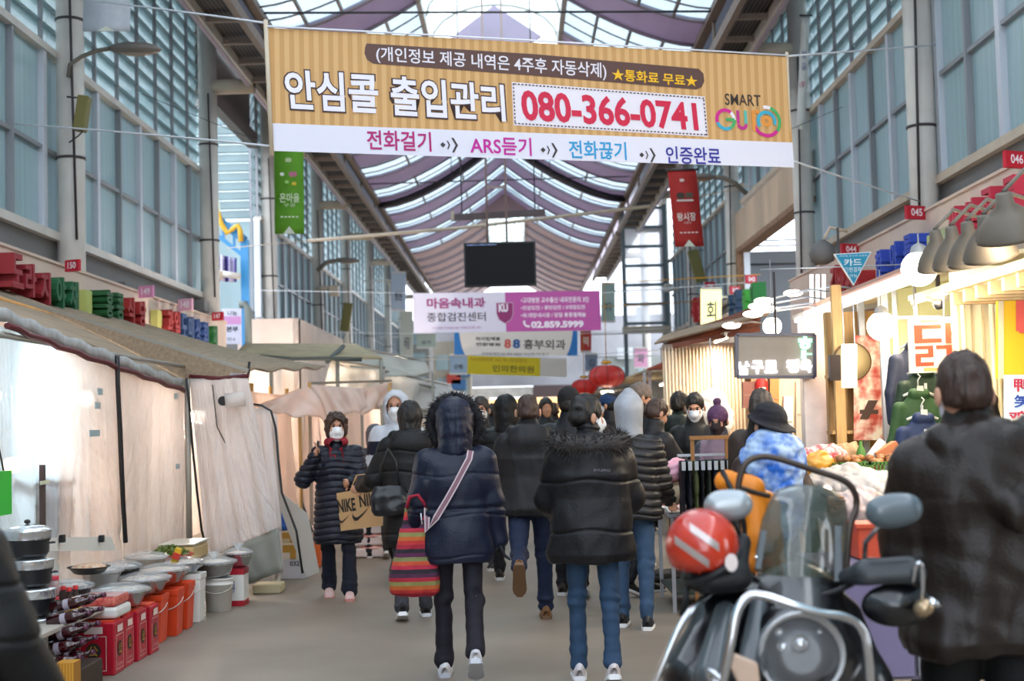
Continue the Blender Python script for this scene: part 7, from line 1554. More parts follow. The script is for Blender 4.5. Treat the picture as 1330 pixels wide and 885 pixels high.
# ---- tables and goods
def table(lab, x0, x1, y0, y1, z, mat=steel):
    t = thing('stall_table', lab, 'table', ((x0 + x1) / 2, (y0 + y1) / 2, 0)); m = MB(); m.bb(x0, x1, y0, y1, z - .03, z); m.build('top', mat, t, bevel=.004)
    for x in (x0 + .04, x1 - .04):
        for y in (y0 + .04, y1 - .04): m = MB(); m.bb(x - .015, x + .015, y - .015, y + .015, 0, z - .032); m.build('leg', silv, t)
    m = MB(); m.bb(x0 + .03, x1 - .03, y0 + .03, y1 - .03, .14, .16); m.build('lower_shelf', ink('#3c4440'), t); return t
table('wire-legged meat table beyond the trouser rack', 1.2, 2.3, 11.65, 12.75, .80); table('steel table full of vegetables beside the butcher post', 2.17, 3.1, 9.3, 11.05, 1.10)
pk = [two_tone('meat_pack%d' % i, a, b_, 26, .35, .2) for i, (a, b_) in enumerate((('#d89090', '#f4dcd6'), ('#c05a58', '#eec8c0'), ('#f0d8d2', '#e8b0ac'), ('#a83038', '#e09088')))]
r5 = random.Random(21); n = 0; places = ('near left', 'near middle', 'near right', 'second row left', 'second row middle', 'second row right', 'third row left', 'third row middle', 'third row right', 'fourth row left', 'fourth row middle', 'fourth row right', 'back left', 'back middle', 'back right')
for j in range(5):
    for i in range(3):
        x = 1.36 + i * .3 + r5.uniform(-.02, .02); y = 11.77 + j * .212; t = thing('meat_pack', 'wrapped pink meat pack, %s of the meat table' % places[n], 'food', (x, y, .80), 'meat packs'); n += 1
        for k in range(1 + (i + j) % 2): m = MB(); m.bb(x - .13, x + .13, y - .09, y + .09, .803 + k * .075, .825 + k * .075); m.build('tray', whm, t, bevel=.006); m = MB(); m.sphere((x, y, .835 + k * .075), (.115, .08, .035), 8); m.build('contents', pk[(i * 2 + j + k) % 4], t)
def lump(name, lab, px, py, Y, r, mat, cat='bag', seed=1, amp=.015, z0=None):
    q = P(px, py, Y); R = max(r) * 1.6 + .05; z_ = q.z if z0 is None else z0 + r[2] * .95; t = thing(name, lab, cat, (q.x, Y, z_)); F = Field((-R, -R, -R), (R, R, R), .011); F.ell((0, 0, 0), r, .02); F.ell((r[0] * .4, r[1] * .2, r[2] * .4), [v * .6 for v in r], .03); F.ell((-r[0] * .45, 0, r[2] * .25), [v * .55 for v in r], .03)
    sdf_obj('bag_body' if cat == 'bag' else 'pile', F, mat, t, 1, disp=lambda V: amp * rnoise(V, 40, seed) + amp * .4 * rnoise(V, 90, seed)); return t
lump('plastic_bag', 'magenta plastic bag hanging at the meat table corner', 858, 632, 11.5, (.10, .08, .12), M('bag_magenta', '#d8409a', .35), seed=3); lump('plastic_bag', 'pale pink plastic bag next to the magenta one', 872, 612, 11.45, (.13, .1, .09), M('bag_palepink', '#e8a8b8', .35), seed=4)
lump('plastic_bag', 'beige see-through bag hanging right of the magenta bag', 886, 640, 11.45, (.13, .1, .085), M('bag_beige', '#cdb898', .35), seed=5); lump('shoe_pile', 'dark shoes under the wire meat table', 862, 702, 13.9, (.2, .14, .06), ink('#2a2422'), 'shoes', 6, z0=0.0)
lump('meat_pile', 'pile of red and white meat pieces in a clear bag', 1066, 587, 10.4, (.19, .15, .13), two_tone('meat_pile', '#b84048', '#f0d0c8', 24, .4, .12), 'food', 7, z0=1.10); lump('yellow_bag', 'yellow orange mesh bag below the meat pile', 1063, 615, 9.6, (.10, .08, .15), M('bag_amber', '#d89838', .4, vary=.2), 'bag', 8)
lump('plastic_bag', 'white crumpled bag on the vegetable table front', 1092, 640, 8.9, (.26, .16, .16), M('bag_cream', '#b8aca0', .35), seed=9); lump('plastic_bag', 'second white crumpled bag near the green crates', 1130, 645, 8.8, (.22, .16, .15), M('bag_offwhite', '#c0b6ac', .35), seed=10); lump('plastic_bag', 'pinkish white bag between the crumpled bags', 1108, 665, 8.5, (.2, .14, .13), M('bag_pinkish', '#c0aca4', .35), seed=12)
lump('bag_of_bread', 'brown paper wrapped goods at the butcher post', 1100, 566, 10.8, (.11, .09, .13), ink('#b08a60'), 'food', 13, z0=1.10)
for i, (px, lab) in enumerate(((1104, 'left green crate of brown roots'), (1141, 'right green crate of brown roots'))):
    Y = 9.5; q = P(px, 600, Y); t = thing('green_crate', lab, 'crate', (q.x, Y, 1.10)); w_ = .19; m = MB(); z0 = 1.103;
    zb_ = P(px, 612, Y).z; m = MB(); m.bb(q.x - .1, q.x + .1, Y - .14, Y + .14, z0, zb_ + .0 if zb_ > z0 + .02 else z0 + .1); m.build('support_box', whm, t)
    zb2 = z0 + .06
    m = MB(); m.bb(q.x - .105, q.x + .105, Y - .15, Y - .14, zb2, zb2 + .02); m.bb(q.x - .105, q.x + .105, Y - .15, Y - .14, zb2 + .075, zb2 + .095)
    for k in range(9): x = q.x - .1 + .2 * k / 8; m.bb(x - .005, x + .005, Y - .15, Y - .14, zb2, zb2 + .09)
    m.bb(q.x - .105, q.x - .095, Y - .15, Y + .15, zb2, zb2 + .09); m.bb(q.x + .095, q.x + .105, Y - .15, Y + .15, zb2, zb2 + .09); m.bb(q.x - .1, q.x + .1, Y - .15, Y + .15, zb2, zb2 + .01); m.build('lattice', M('crate_green', '#5c8a3c', .45), t)
    m = MB(); 
    for k in range(16): m.sphere((q.x + r5.uniform(-.08, .08), Y + r5.uniform(-.12, .12), zb2 + .08 + r5.uniform(0, .04)), (.035, .03, .025), 5)
    m.build('roots', two_tone('roots', '#b8763a', '#7c4c28', 16), t, kind='stuff')
for i, (px, py, c, lab) in enumerate(((1118, 583, '#5a8a3c', 'green glass bottle standing among the crates'), (1135, 580, '#e4e0dc', 'rolled white newspaper leaning by crates'), (1152, 588, '#c8784a', 'orange brown box tilted at right of the crates'))):
    q = P(px, py, 9.7); t = thing(('bottle', 'paper_roll', 'carton')[i], lab, ('bottle', 'paper', 'box')[i], (q.x, 9.7, 1.2)); m = MB()
    if i == 0: m.lathe((q.x, 9.7, 1.22), [(0, 0), (.03, 0), (.03, .1), (.012, .14), (.012, .17)], 12)
    elif i == 1: m.tube([(q.x - .06, 9.7, 1.24), (q.x + .07, 9.75, 1.38)], .03, 10)
    else: m.box((q.x, 9.7, 1.31), (.16, .12, .08), Matrix.Rotation(-.5, 3, 'Y'))
    m.build(('glass', 'roll', 'box_body')[i], ink(c), t)
q = P(1131, 690, 7.6); t = thing('orange_crate', 'orange red ribbed plastic crate behind the right mirror', 'crate', (q.x, 7.6, .72)); zt_ = P(1131, 681, 7.6).z; zb_ = P(1131, 727, 7.6).z; m = MB(); m.bb(q.x - .07, q.x + .1, 7.6, 7.9, zb_, zt_); m.build('crate_body', M('crate_redorange', '#d8512c', .45), t, bevel=.01)
for k in range(5): m = MB(); m.bb(q.x + .1, q.x + .108, 7.62 + k * .055, 7.64 + k * .055, zb_ + .01, zt_ - .01); m.build('rib', M('crate_redorange', '#d8512c', .45), t)
m = MB(); m.bb(q.x - .08, q.x + .11, 7.58, 7.6, zt_ - .02, zt_); m.build('rim', M('crate_redorange', '#d8512c', .45), t)
x0 = P(1098, 800, 6.9).x; t = thing('storage_cabinet', 'low mauve grey cabinet behind the motorcycle', 'cabinet', (x0 + .3, 7.2, 0)); m = MB(); m.bb(x0, x0 + .7, 7.0, 8.1, .28, zb_ - .004); m.build('body', M('cabinet_mauve', '#7a7488', .6), t); m = MB(); m.bb(x0 + .02, x0 + .34, 6.97, 7.0, .3, zb_ - .03); m.build('door', M('cabinet_mauve2', '#84799a', .55), t); m = MB(); m.bb(x0 + .36, x0 + .68, 6.97, 7.0, .3, zb_ - .03); m.build('door', M('cabinet_grey', '#858389', .55), t)
for x in (x0 + .04, x0 + .64): m = MB(); m.bb(x - .03, x + .03, 7.05, 7.1, 0, .28); m.bb(x - .03, x + .03, 8.0, 8.05, 0, .28); m.build('foot', steeld, t)
t = thing('wire_rack', 'black wire rack below the right edge person', 'rack', (x0 + .9, 7.1, 0)); m = MB()
for z in (.1, .3, .5, .66): m.tube([(x0 + .74, 7.0, z), (x0 + 1.1, 7.0, z)], .008, 5); m.tube([(x0 + .74, 7.5, z), (x0 + 1.1, 7.5, z)], .008, 5)
for x in (x0 + .74, x0 + 1.1):
    for y in (7.0, 7.5): m.tube([(x, y, 0), (x, y, .9)], .01, 5)
m.build('frame', blackp, t)
# trouser rack
t = thing('clothes_rack', 'wooden-topped rack in front of the meat table', 'rack', tuple(P(910, 570, 11.3))); Y = 11.3; xa, xb = P(880, 600, Y).x, P(948, 600, Y).x; z1 = P(925, 571, Y).z; m = MB(); m.bb(xa + .1, xb, Y - .03, Y + .03, z1, z1 + .03); m.build('top_bar', M('wood_bar', '#9c6c38', .5), t); m = MB(); m.bar((xa, Y, z1 - .12), (xb, Y, z1 - .12), .02, .02); m.build('rail', silv, t)
for x in (xa + .12, xb - .02): m = MB(); m.bar((x, Y, 0), (x, Y, z1), .03, .03, (0, 1, 0)); m.build('upright', M('wood_bar', '#9c6c38', .5), t)
cols = ('#1c2638', '#28303c', '#5c6440', '#20262c', '#3c4438', '#1e2a44', '#46463c', '#242a30'); pos8 = ('first from the left', 'second from the left', 'third, olive coloured', 'fourth, near black', 'fifth, dark olive', 'sixth, navy', 'seventh, taupe', 'last, next to the upright')
for k in range(8):
    x = xa + .03 + k * (xb - xa - .06) / 7; t = thing('hanging_trousers', 'trousers on the rack, %s' % pos8[k], 'trousers', (x, Y, z1 - .14), 'trousers on the rack'); F = Field((-.05, -.2, -.75), (.05, .2, .02), .01); F.loft([(-.68, 0, 0, .018, .10), (-.3, 0, 0, .022, .13), (-.02, 0, 0, .02, .14)], k=.01, p=2.2); sdf_obj('cloth', F, cloth_mat('tr' + cols[k], cols[k]), t, 1, disp=lambda V: .006 * rnoise(V, 30, k))
    m = MB(); m.tube([(0, 0, .12 - .12), (0, 0, .02)], .005, 4); m.box((0, -.15, -.06), (.03, .012, .07)); m.build('hanger_clip', ink('#b8bcc0'), t, local=True)
# ---- lamps on the right
warm = '#fff0d8'
bulb('big round white bulb hanging over the jackets', P(1145, 424, 11.8), .12, 9, warm, 12, 'globe', .35); bulb('smaller round bulb left of the big one', P(1111, 428, 13.0), .085, 9, warm, 9, 'globe', .3)
bulb('large round bulb right under the blue letters', P(1194, 349, 9.9), .125, 9, warm, 14, 'globe', .12); bulb('bulb hanging among the stems above the LED sign', P(1003, 424, 13.6), .09, 9, warm, 10, 'globe', .55)
def shade(lab, px, py, Y, r=.16, tilt=0., power=6):
    q = P(px, py, Y); t = thing('cone_lamp', lab, 'lamp', tuple(q)); R = Matrix.Rotation(math.radians(tilt), 3, 'Y') @ Matrix.Rotation(math.radians(18), 3, 'X')
    m = MB(); m.lathe(q, [(r * 1.12, -.02), (r * 1.1, 0), (r * .95, .05), (r * .62, .12), (r * .3, .165), (r * .24, .23), (0.001, .24)], 22, R); solid(m.build('shade', M('shade_grey', '#6a6154', .5), t), .004)
    m = MB(); m.sphere(q + R @ Vector((0, 0, .0)), (r * .82, r * .82, .035), 8, R); m.build('lamp_disc', M('lamp_disc', '#fff2da', .5, emit=9), t)
    m = MB(); m.tube([q + R @ Vector((0, 0, .24)), q + Vector((.1, 0, .36)), q + Vector((.35, .1, .3)), Vector((min(4.55, q.x + 1.6), q.y + .2, q.z + .25))], .012, 6); m.build('arm', M('lamp_arm', '#6f6a60', .5), t)
    L = bpy.data.lights.new('lamp', 'POINT'); L.energy = power; L.color = _col(warm); L.shadow_soft_size = r; o = bpy.data.objects.new('lamp_light', L); COL.objects.link(o); o.parent = t; o.location = R @ Vector((0, 0, -.16))
for k, (px, py, Y, lab) in enumerate(((1222, 343, 9.4, 'leftmost conical lamp of the row under the red letters'), (1243, 340, 9.0, 'second conical lamp of the row'), (1264, 336, 8.6, 'third conical lamp of the row'), (1286, 330, 8.2, 'fourth conical lamp of the row'), (1312, 303, 7.9, 'large high conical lamp at right edge'))): shade(lab, px, py, Y, .14 if k < 4 else .17, -14)
for k, (x0, y0, x1, y1, Y, lab) in enumerate(((992, 391, 1052, 376, 14.5, 'uppermost long-stem oval lamp over the side lane'), (985, 398, 1050, 386, 14.2, 'second long-stem oval lamp'), (998, 402, 1052, 394, 14.0, 'third long-stem oval lamp'), (978, 408, 1050, 398, 13.9, 'lowest long-stem oval lamp'), (1030, 381, 1085, 372, 14.8, 'oval lamp on the stem reaching the red letters'), (950, 423, 975, 418, 15.5, 'oval lamp in front of the wooden eave'))):
    t = thing('stem_lamp', lab, 'lamp', tuple(P(x0, y0, Y))); m = MB(); m.tube([P(x0, y0, Y), P(x1, y1, Y), P(x1 + 25, y1 + 3, Y)], .012, 6); m.build('stem', silv, t); m = MB(); m.sphere(P(x0, y0, Y), (.1, .07, .035), 8); m.build('lens', M('lens_glow', '#fff4e0', .5, emit=7), t)
t = thing('tube_light', 'three upright glowing tubes beside the right pipes', 'light', tuple(P(1062, 395, 14.6)))
for x in (1054, 1062, 1070): m = MB(); m.tube([P(x, 400, 14.6), P(x, 357, 14.6)], .017, 8); m.build('tube', M('tube_glow', '#f4f6ff', .5, emit=3.5), t)
m = MB(); m.bar(P(1052, 402, 14.6), P(1073, 402, 14.6), .06, .06); m.build('base', silv, t)
q = P(1068, 330, 16); t = thing('street_lamp', 'grey bell shaped lamp on the right pipes above the glowing tubes', 'lamp', tuple(q)); m = MB(); m.lathe(q + Vector((0, 0, -.1)), [(0, -.02), (.05, -.02), (.13, .02), (.15, .1), (.12, .2), (.03, .26)], 16); m.build('lamp_head', greyband, t); m = MB(); m.tube([q + Vector((0, 0, .12)), q + Vector((.1, 0, .3)), Vector((q.x + .3, 16, q.z + .25))], .02, 6); m.build('arm', steelc, t)
q = P(1003, 405, 13.6); t = thing('lamp_rail', 'thin dark rail over the side lane carrying the round bulb', 'rail', tuple(q)); m = MB(); m.tube([(q.x - .1, 13.6, 2.98), (4.55, 13.6, 3.0)], .006, 6); m.build('rail', silv, t)
# low beam light inside the shops (their own ceiling tubes)
def ceil_tube(lab, x, y, z, L_, power, col='#ffe9cc', e=6):
    t = thing('ceiling_tube', lab, 'light', (x, y, z)); m = MB(); m.bb(x - .03, x + .03, y - L_ / 2, y + L_ / 2, z, z + .04); m.build('housing', whm, t); m = MB(); m.tube([(x, y - L_ / 2 + .02, z - .02), (x, y + L_ / 2 - .02, z - .02)], .015, 6); m.build('tube', M('tube_%s' % col, col, .5, emit=e), t)
    L = bpy.data.lights.new('tube', 'AREA'); L.shape = 'RECTANGLE'; L.size = .1; L.size_y = L_; L.energy = power; L.color = _col(col); o = bpy.data.objects.new('tube_light', L); COL.objects.link(o); o.parent = t; o.location = (0, 0, -.06)
ceil_tube('ceiling tube over the vegetable table', 3.3, 11.2, 2.5, 1.2, 20); ceil_tube('ceiling tube inside the far shop behind the LED sign', 3.0, 14.6, 2.6, 1.2, 24); ceil_tube('ceiling tube in front of the ribbed curtain', 2.4, 16.6, 2.5, 1.0, 11); ceil_tube('ceiling tube above the near right counter', 3.4, 7.8, 2.5, 1.4, 14)
# wooden eaves and clutter above the far right stalls
t = thing('eave', 'reddish brown timber eave with rails above the ribbed curtain', 'eave', tuple(P(900, 450, 17)))
for k in range(5): m = MB(); m.bar(P(862 + k * 4, 452 - k * 3, 17.4 + k * .5), P(985, 428 - k * 7, 15.6), .05, .05); m.build('batten', M('red_wood', '#8c5240', .6, vary=.2), t)
m = MB(); m.add([P(850, 447, 18), P(1000, 408, 14.5), P(1000, 398, 16.5), P(862, 436, 20)], [(0, 1, 2, 3)]); solid(m.build('roof_sheet', M('brown_sheet', '#a08468', .7, vary=.3), t), .02)
for i, (y0, y1, lab) in enumerate(((18.5, 24, 'first right stall beyond the ribbed curtain'), (25, 33, 'second right stall beyond the ribbed curtain'), (34, 48, 'long right stall row in the distance'))):
    t = thing('market_stall', lab, 'stall', (2.6, y0, 0)); m = MB(); m.bb(2.9, 4.5, y0, y1, 2.45, 2.5); m.bb(2.2, 2.9, y0, y1, 2.4, 2.43); m.build('canopy', (M('canopy_red', '#a85040', .7), tanaw, M('canopy_grey', '#8c9298', .7))[i], t)
    m = MB(); m.bb(4.3, 4.4, y0, y1, 0, 2.45); m.bb(2.6, 4.3, y1 - .1, y1, 0, 2.4); m.build('back_panel', M('stall_inner_r%d' % i, ('#d8c0a0', '#c8d0d4', '#d8c8b0')[i], .7, vary=.4, vscale=2), t); m = MB(); m.bb(2.3, 3.6, y0 + .3, y1 - .3, 0, .8); m.build('counter', M('counter_r', '#a09488', .6, vary=.3), t)
    m = MB(); 
    for y in (y0, y1): m.bar((2.25, y, 0), (2.25, y, 2.4), .05, .05, (0, 1, 0))
    m.build('post', silv, t); ceil_tube('ceiling tube of the %s' % lab, 3.0, (y0 + y1) / 2, 2.3, 1.5, 34 + 20 * i, '#fff0dc', 8)
    for k in range(5 + i * 2):
        x, y = 2.5 + r5.random() * .6, y0 + .5 + (y1 - y0 - 1) * k / (4 + i * 2); c = ['#3c8a5c', '#c84838', '#e0c050', '#d8d8d8', '#e0a0a0', '#6a90b8', '#8a6a50', '#505860', '#b8d090'][k]; t2 = thing('crate', '%s goods box on the counter of the %s' % (['green', 'red', 'yellow', 'white', 'pink', 'blue', 'brown', 'slate', 'lime'][k], lab), 'crate', (x, y, .8), 'goods on the far right stalls'); m = MB(); m.bb(x - .2, x + .2, y - .2, y + .2, .803, .803 + .2 + .15 * r5.random()); m.build('crate_body', ink(c), t2, bevel=.02)
# ================================================================ MOTORCYCLE
blk = M('bike_black', '#0e0f12', .28, coat=.6, vary=.1); blkm = M('bike_black_matte', '#141518', .55); chrome = M('chrome', '#cfd2d6', .12, metal=1.); gfair = M('bike_grey', '#4a5054', .3, coat=.5); lensm = M('lamp_glass', '#dfe4ea', .05, spec=1., alpha=.13, bump=.3, bscale=20)
mb_ = thing('motorcycle', 'black delivery motorcycle with chrome crash bar and tinted windscreen facing us', 'motorcycle', (P(1035, 800, 4.65).x, 4.65, 0)); C0 = mb_.location
def B(px, py, Y): return P(px, py, Y - .45)
def fld(lo, hi, h=.008): return Field([lo[i] - C0[i] for i in range(3)], [hi[i] - C0[i] for i in range(3)], h)
def L3(v): return [v[i] - C0[i] for i in range(3)]
def sob(name, F, mat, sm=1, disp=None): return sdf_obj(name, F, mat, mb_, sm, disp)
cx = C0.x
# front fairing
F = fld((cx - .6, 3.95, .3), (cx + .6, 5.55, 1.35))
a = lambda x, y, Y: L3(B(x, y, Y))
F.cone(a(1035, 850, 5.0), a(1035, 800, 5.15), .19, .17, .05); F.cone(a(930, 800, 5.1), a(905, 880, 5.0), .06, .11, .04); F.cone(a(930, 800, 5.1), a(1020, 790, 5.15), .07, .12, .05); F.cone(a(1100, 800, 5.1), a(1118, 880, 5.0), .05, .08, .04); F.cone(a(960, 900, 5.0), a(1110, 900, 5.0), .12, .12, .05)
F.ell(a(1040, 846, 4.74), (.135, .09, .125), .015, 's')
sob('fairing', F, blk)
F = fld((cx - .6, 3.95, .3), (cx + .6, 5.55, 1.35)); F.cone(a(942, 795, 5.02), a(925, 880, 4.9), .035, .06, .02); F.cone(a(985, 790, 4.98), a(975, 870, 4.86), .03, .045, .02); sob('side_panel', F, gfair)
# headlight
q = B(1040, 846, 4.83); hl = MB(); R = Matrix.Rotation(PI / 2 + .1, 3, 'X'); hl.lathe(q + Vector((0, .06, 0)), [(0.001, .0), (.09, .0), (.125, .05), (.13, .09)], 28, R); ho = hl.build('headlight', M('reflector', '#ffffff', .3), mb_)
m = MB(); m.sphere(q + Vector((0, .02, 0)), (.13, .05, .125), 16); m.build('lens', lensm, ho); m = MB(); m.sphere(q + Vector((0, .01, .02)), (.03, .03, .03), 8); m.build('bulb', chrome, ho)
for dx, dz, r_ in ((-.05, .01, .022), (.05, .0, .022), (0, -.05, .03), (-.04, -.06, .016), (.06, .05, .014), (-.06, .055, .014)): m = MB(); m.sphere(q + Vector((dx, .02, dz)), (r_, r_, r_), 8); m.build('reflector_dome', chrome, ho)
m = MB(); m.poly([B(x, y, 4.8) for x, y in ((955, 850), (985, 862), (988, 888), (962, 895), (950, 870))], .05, (0, 1, 0)); m.build('indicator', M('indicator_clear', '#d8b8a0', .15, coat=.5), mb_, bevel=.008); m = MB(); m.sphere(B(972, 872, 4.82), (.025, .02, .03), 8); m.build('amber_bulb', ink('#e08030'), mb_)
def bar(name, pts, r, mat=chrome, n=10, k=4):
    P_ = [B(*p) for p in pts]; out = []
    for i in range(len(P_) - 1):
        p0 = P_[max(i-1, 0)]; p1 = P_[i]; p2 = P_[i+1]; p3 = P_[min(i+2, len(P_)-1)]
        for j in range(k): t = j / k; out.append(.5 * ((2*p1) + (p2-p0)*t + (2*p0-5*p1+4*p2-p3)*t*t + (3*p1-p0-3*p2+p3)*t**3))
    out.append(P_[-1]); m = MB(); m.tube(out, r, n); return m.build(name, mat, mb_)
bar('crash_bar', [(932, 960, 4.7), (940, 884, 4.66), (950, 830, 4.65), (957, 795, 4.66), (972, 775, 4.67), (992, 774, 4.67), (1030, 786, 4.66), (1065, 797, 4.66), (1098, 802, 4.67), (1120, 818, 4.68), (1128, 850, 4.68), (1130, 900, 4.7), (1120, 980, 4.72)], .0135)
bar('crash_bar', [(848, 895, 4.85), (862, 860, 4.85), (880, 820, 4.86), (900, 790, 4.9), (925, 770, 5.0)], .011); bar('crash_bar', [(938, 884, 4.66), (922, 872, 4.68), (925, 884, 4.7), (945, 896, 4.68)], .010)
# windscreen
m = MB(); L_ = [(985, 758), (981, 720), (990, 675), (1005, 640), (1022, 632)]; Rr = [(1092, 752), (1100, 715), (1102, 680), (1098, 650), (1080, 634)]
def ws(u, v):
    s = v * 4; i = min(3, int(s)); f = s - i; xl = L_[i][0] * (1-f) + L_[i+1][0] * f; yl = L_[i][1] * (1-f) + L_[i+1][1] * f; xr = Rr[i][0] * (1-f) + Rr[i+1][0] * f; yr = Rr[i][1] * (1-f) + Rr[i+1][1] * f
    return B(xl + (xr - xl) * u, yl + (yr - yl) * u + 10 * (1 - v) * math.sin(PI * u) - 3 * v * math.sin(PI * u), 5.12 + .16 * v - .09 * math.sin(PI * u))
m.grid(ws, 16, 14); solid(m.build('windscreen', M('smoke_screen', '#4a5044', .08, alpha=.62, spec=1., coat=.4), mb_), .004)
m = MB(); m.bar(B(1088, 684, 5.12), B(1088, 756, 5.06), .022, .012, (0, 1, 0)); m.build('screen_bracket', gfair, mb_); m = MB(); m.bar(B(992, 690, 5.12), B(984, 740, 5.06), .018, .012, (0, 1, 0)); m.build('screen_bracket', gfair, mb_)
# rear guard loop, handlebar, mirrors, muffs
bar('guard_loop', [(958, 650, 5.45), (960, 625, 5.45), (968, 603, 5.45), (985, 594, 5.45), (1010, 596, 5.45), (1060, 612, 5.45), (1095, 624, 5.45), (1110, 640, 5.45), (1112, 660, 5.45), (1103, 690, 5.4), (1098, 760, 5.35)], .0115, M('bar_brown', '#4c4038', .35, metal=.5)); bar('guard_loop', [(962, 634, 5.45), (980, 640, 5.46), (1000, 645, 5.47)], .009, M('bar_brown', '#4c4038', .35, metal=.5)); bar('guard_loop', [(958, 648, 5.45), (955, 700, 5.4), (960, 770, 5.3)], .011, M('bar_brown', '#4c4038', .35, metal=.5))
bar('handlebar', [(915, 748, 5.2), (960, 752, 5.22), (1005, 768, 5.2), (1050, 768, 5.2), (1100, 752, 5.15), (1150, 742, 5.1)], .016, blkm)
bar('cable', [(985, 762, 5.0), (1030, 778, 4.98), (1080, 770, 5.0), (1110, 757, 5.05)], .009, blkm); bar('cable', [(985, 755, 5.05), (960, 740, 5.0), (945, 745, 5.0)], .008, blkm)
def mirror(cx_, cy_, w, h, Y, tilt, stem, lab, mat):
    q = B(cx_, cy_, Y); F = fld((q.x - .16, q.y - .12, q.z - .14), (q.x + .16, q.y + .12, q.z + .14), .006); Rm = np.array(Matrix.Rotation(math.radians(tilt), 3, 'Y')); 
    F.ell(L3(q), (w, .035, h), .0, R=Rm); F.cone(L3(q + Vector((-w * .5, 0, 0))), L3(q + Vector((w * .55, 0, h * .1))), h * .72, h * .8, .02); F.ell(L3(q + Vector((0, .09, 0))), (.3, .06, .3), .005, 's')
    F.ell(L3(q + Vector((0, -.115, 0))), (.3, .075, .3), .01, 's')
    o = sdf_obj('mirror', F, mat, mb_, 1); o['label'] = lab; P_ = [B(*p) for p in stem]; m = MB(); m.tube(P_, .008, 8); m.build('stem', chrome if cx_ > 1000 else blkm, o)
mirror(945, 657, .068, .05, 5.05, 6, [(950, 672, 5.06), (962, 695, 5.1), (968, 715, 5.15), (968, 745, 5.2)], 'grey left mirror back above the helmet', M('mirror_silver', '#a8b0b4', .25, metal=.4)); mirror(1160, 664, .082, .055, 4.95, -6, [(1158, 668, 4.97), (1138, 688, 5.0), (1124, 705, 5.05), (1122, 745, 5.1)], 'grey right mirror back with chrome stem', M('mirror_grey', '#5a666c', .25, coat=.5))
F = fld((cx + .05, 4.2, .7), (cx + .7, 5.0, 1.2)); F.cone(a(1128, 748, 5.0), a(1180, 745, 4.98), .052, .056, .03); F.cone(a(1095, 752, 5.08), a(1128, 750, 5.0), .03, .05, .03); F.ell(a(1155, 770, 5.02), (.2, .2, .035), .01, 's'); sob('hand_guard', F, M('guard_grey', '#2c3034', .4))
q = B(1158, 783, 5.05); m = MB(); m.lathe(q + Vector((0, -.03, 0)), [(0.001, .0), (.10, .0), (.112, .03), (.105, .06), (0.001, .07)], 26, Matrix.Rotation(PI / 2, 3, 'X') , 1, 1); [m.v.__setitem__(i, (v[0], v[1], q.z + (v[2] - q.z) * .62)) for i, v in enumerate(m.v)]; m.build('round_lamp', blk, mb_)
bar('brake_lever', [(1185, 758, 4.93), (1190, 735, 4.9), (1197, 735, 4.9), (1198, 765, 4.92), (1194, 790, 4.95)], .008); m = MB(); m.sphere(B(1200, 790, 4.92), (.035, .03, .028), 10, Matrix.Rotation(-.5, 3, 'Y')); m.build('indicator', M('indicator_gold', '#b09878', .12, metal=.6), mb_); m = MB(); m.tube([B(1205, 783, 4.92), B(1222, 786, 4.92)], [.022, .009], 10); m.build('indicator_tip', chrome, mb_)
m = MB(); m.bb(B(962, 765, 5.3).x, B(1000, 765, 5.3).x, 4.83, 4.89, B(980, 778, 5.3).z, B(980, 762, 5.3).z); m.bb(B(1076, 765, 5.3).x, B(1094, 765, 5.3).x, 4.83, 4.89, B(1080, 792, 5.3).z, B(1080, 770, 5.3).z); m.build('blue_panel', M('bike_blue', '#1f5cc0', .4), mb_)
# frame, wheels, seat, rear box
def wheel(y, r=.29):
    m = MB(); N = 36; vs = []
    c = Vector((cx, y, r))
    for i in range(N):
        a_ = 2 * PI * i / N
        for j in range(10):
            b_ = 2 * PI * j / 10; rr = r - .05 + .05 * math.cos(b_); vs.append(c + Vector((.05 * math.sin(b_), rr * math.cos(a_), rr * math.sin(a_))))
    m.add(vs, [(i*10+j, i*10+(j+1) % 10, ((i+1) % N)*10+(j+1) % 10, ((i+1) % N)*10+j) for i in range(N) for j in range(10)], True); w = m.build('wheel', M('rubber', '#141414', .8), mb_)
    m = MB()
    for k in range(5): a_ = 2 * PI * k / 5; m.bar(c, c + Vector((0, .21 * math.cos(a_), .21 * math.sin(a_))), .03, .025, (1, 0, 0))
    m.tube([c - Vector((.06, 0, 0)), c + Vector((.06, 0, 0))], .04, 12); m.build('spoke', chrome, w, kind='stuff')
wheel(4.5); wheel(5.75)
for s in (-1, 1): m = MB(); m.tube([(cx + s * .09, 4.5, .29), (cx + s * .09, 4.6, .66)], .022, 8); m.build('fork', chrome, mb_)
F = fld((cx - .4, 4.15, .2), (cx + .4, 6.25, 1.0), .014); F.cone(L3((cx, 4.7, .6)), L3((cx, 5.25, .5)), .12, .13, .08); F.cone(L3((cx, 5.25, .5)), L3((cx, 5.75, .58)), .14, .1, .06); F.cone(L3((cx, 4.95, .42)), L3((cx, 5.45, .36)), .11, .1, .05); sob('body_shell', F, blk)
F = fld((cx - .4, 4.75, .6), (cx + .4, 6.45, 1.0), .014); F.cone(L3((cx, 5.1, .76)), L3((cx, 5.8, .80)), .08, .09, .04); F.ell(L3((cx, 5.45, .78)), (.15, .4, .06), .04); sob('seat', F, blkm)
m = MB(); m.bb(cx - .16, cx + .16, 4.27, 4.75, .58, .60); m.build('front_fender', blk, mb_, bevel=.008); m = MB(); m.tube([(cx - .12, 5.15, .0), (cx - .1, 5.15, .3)], .012, 6); m.build('side_stand', chrome, mb_)
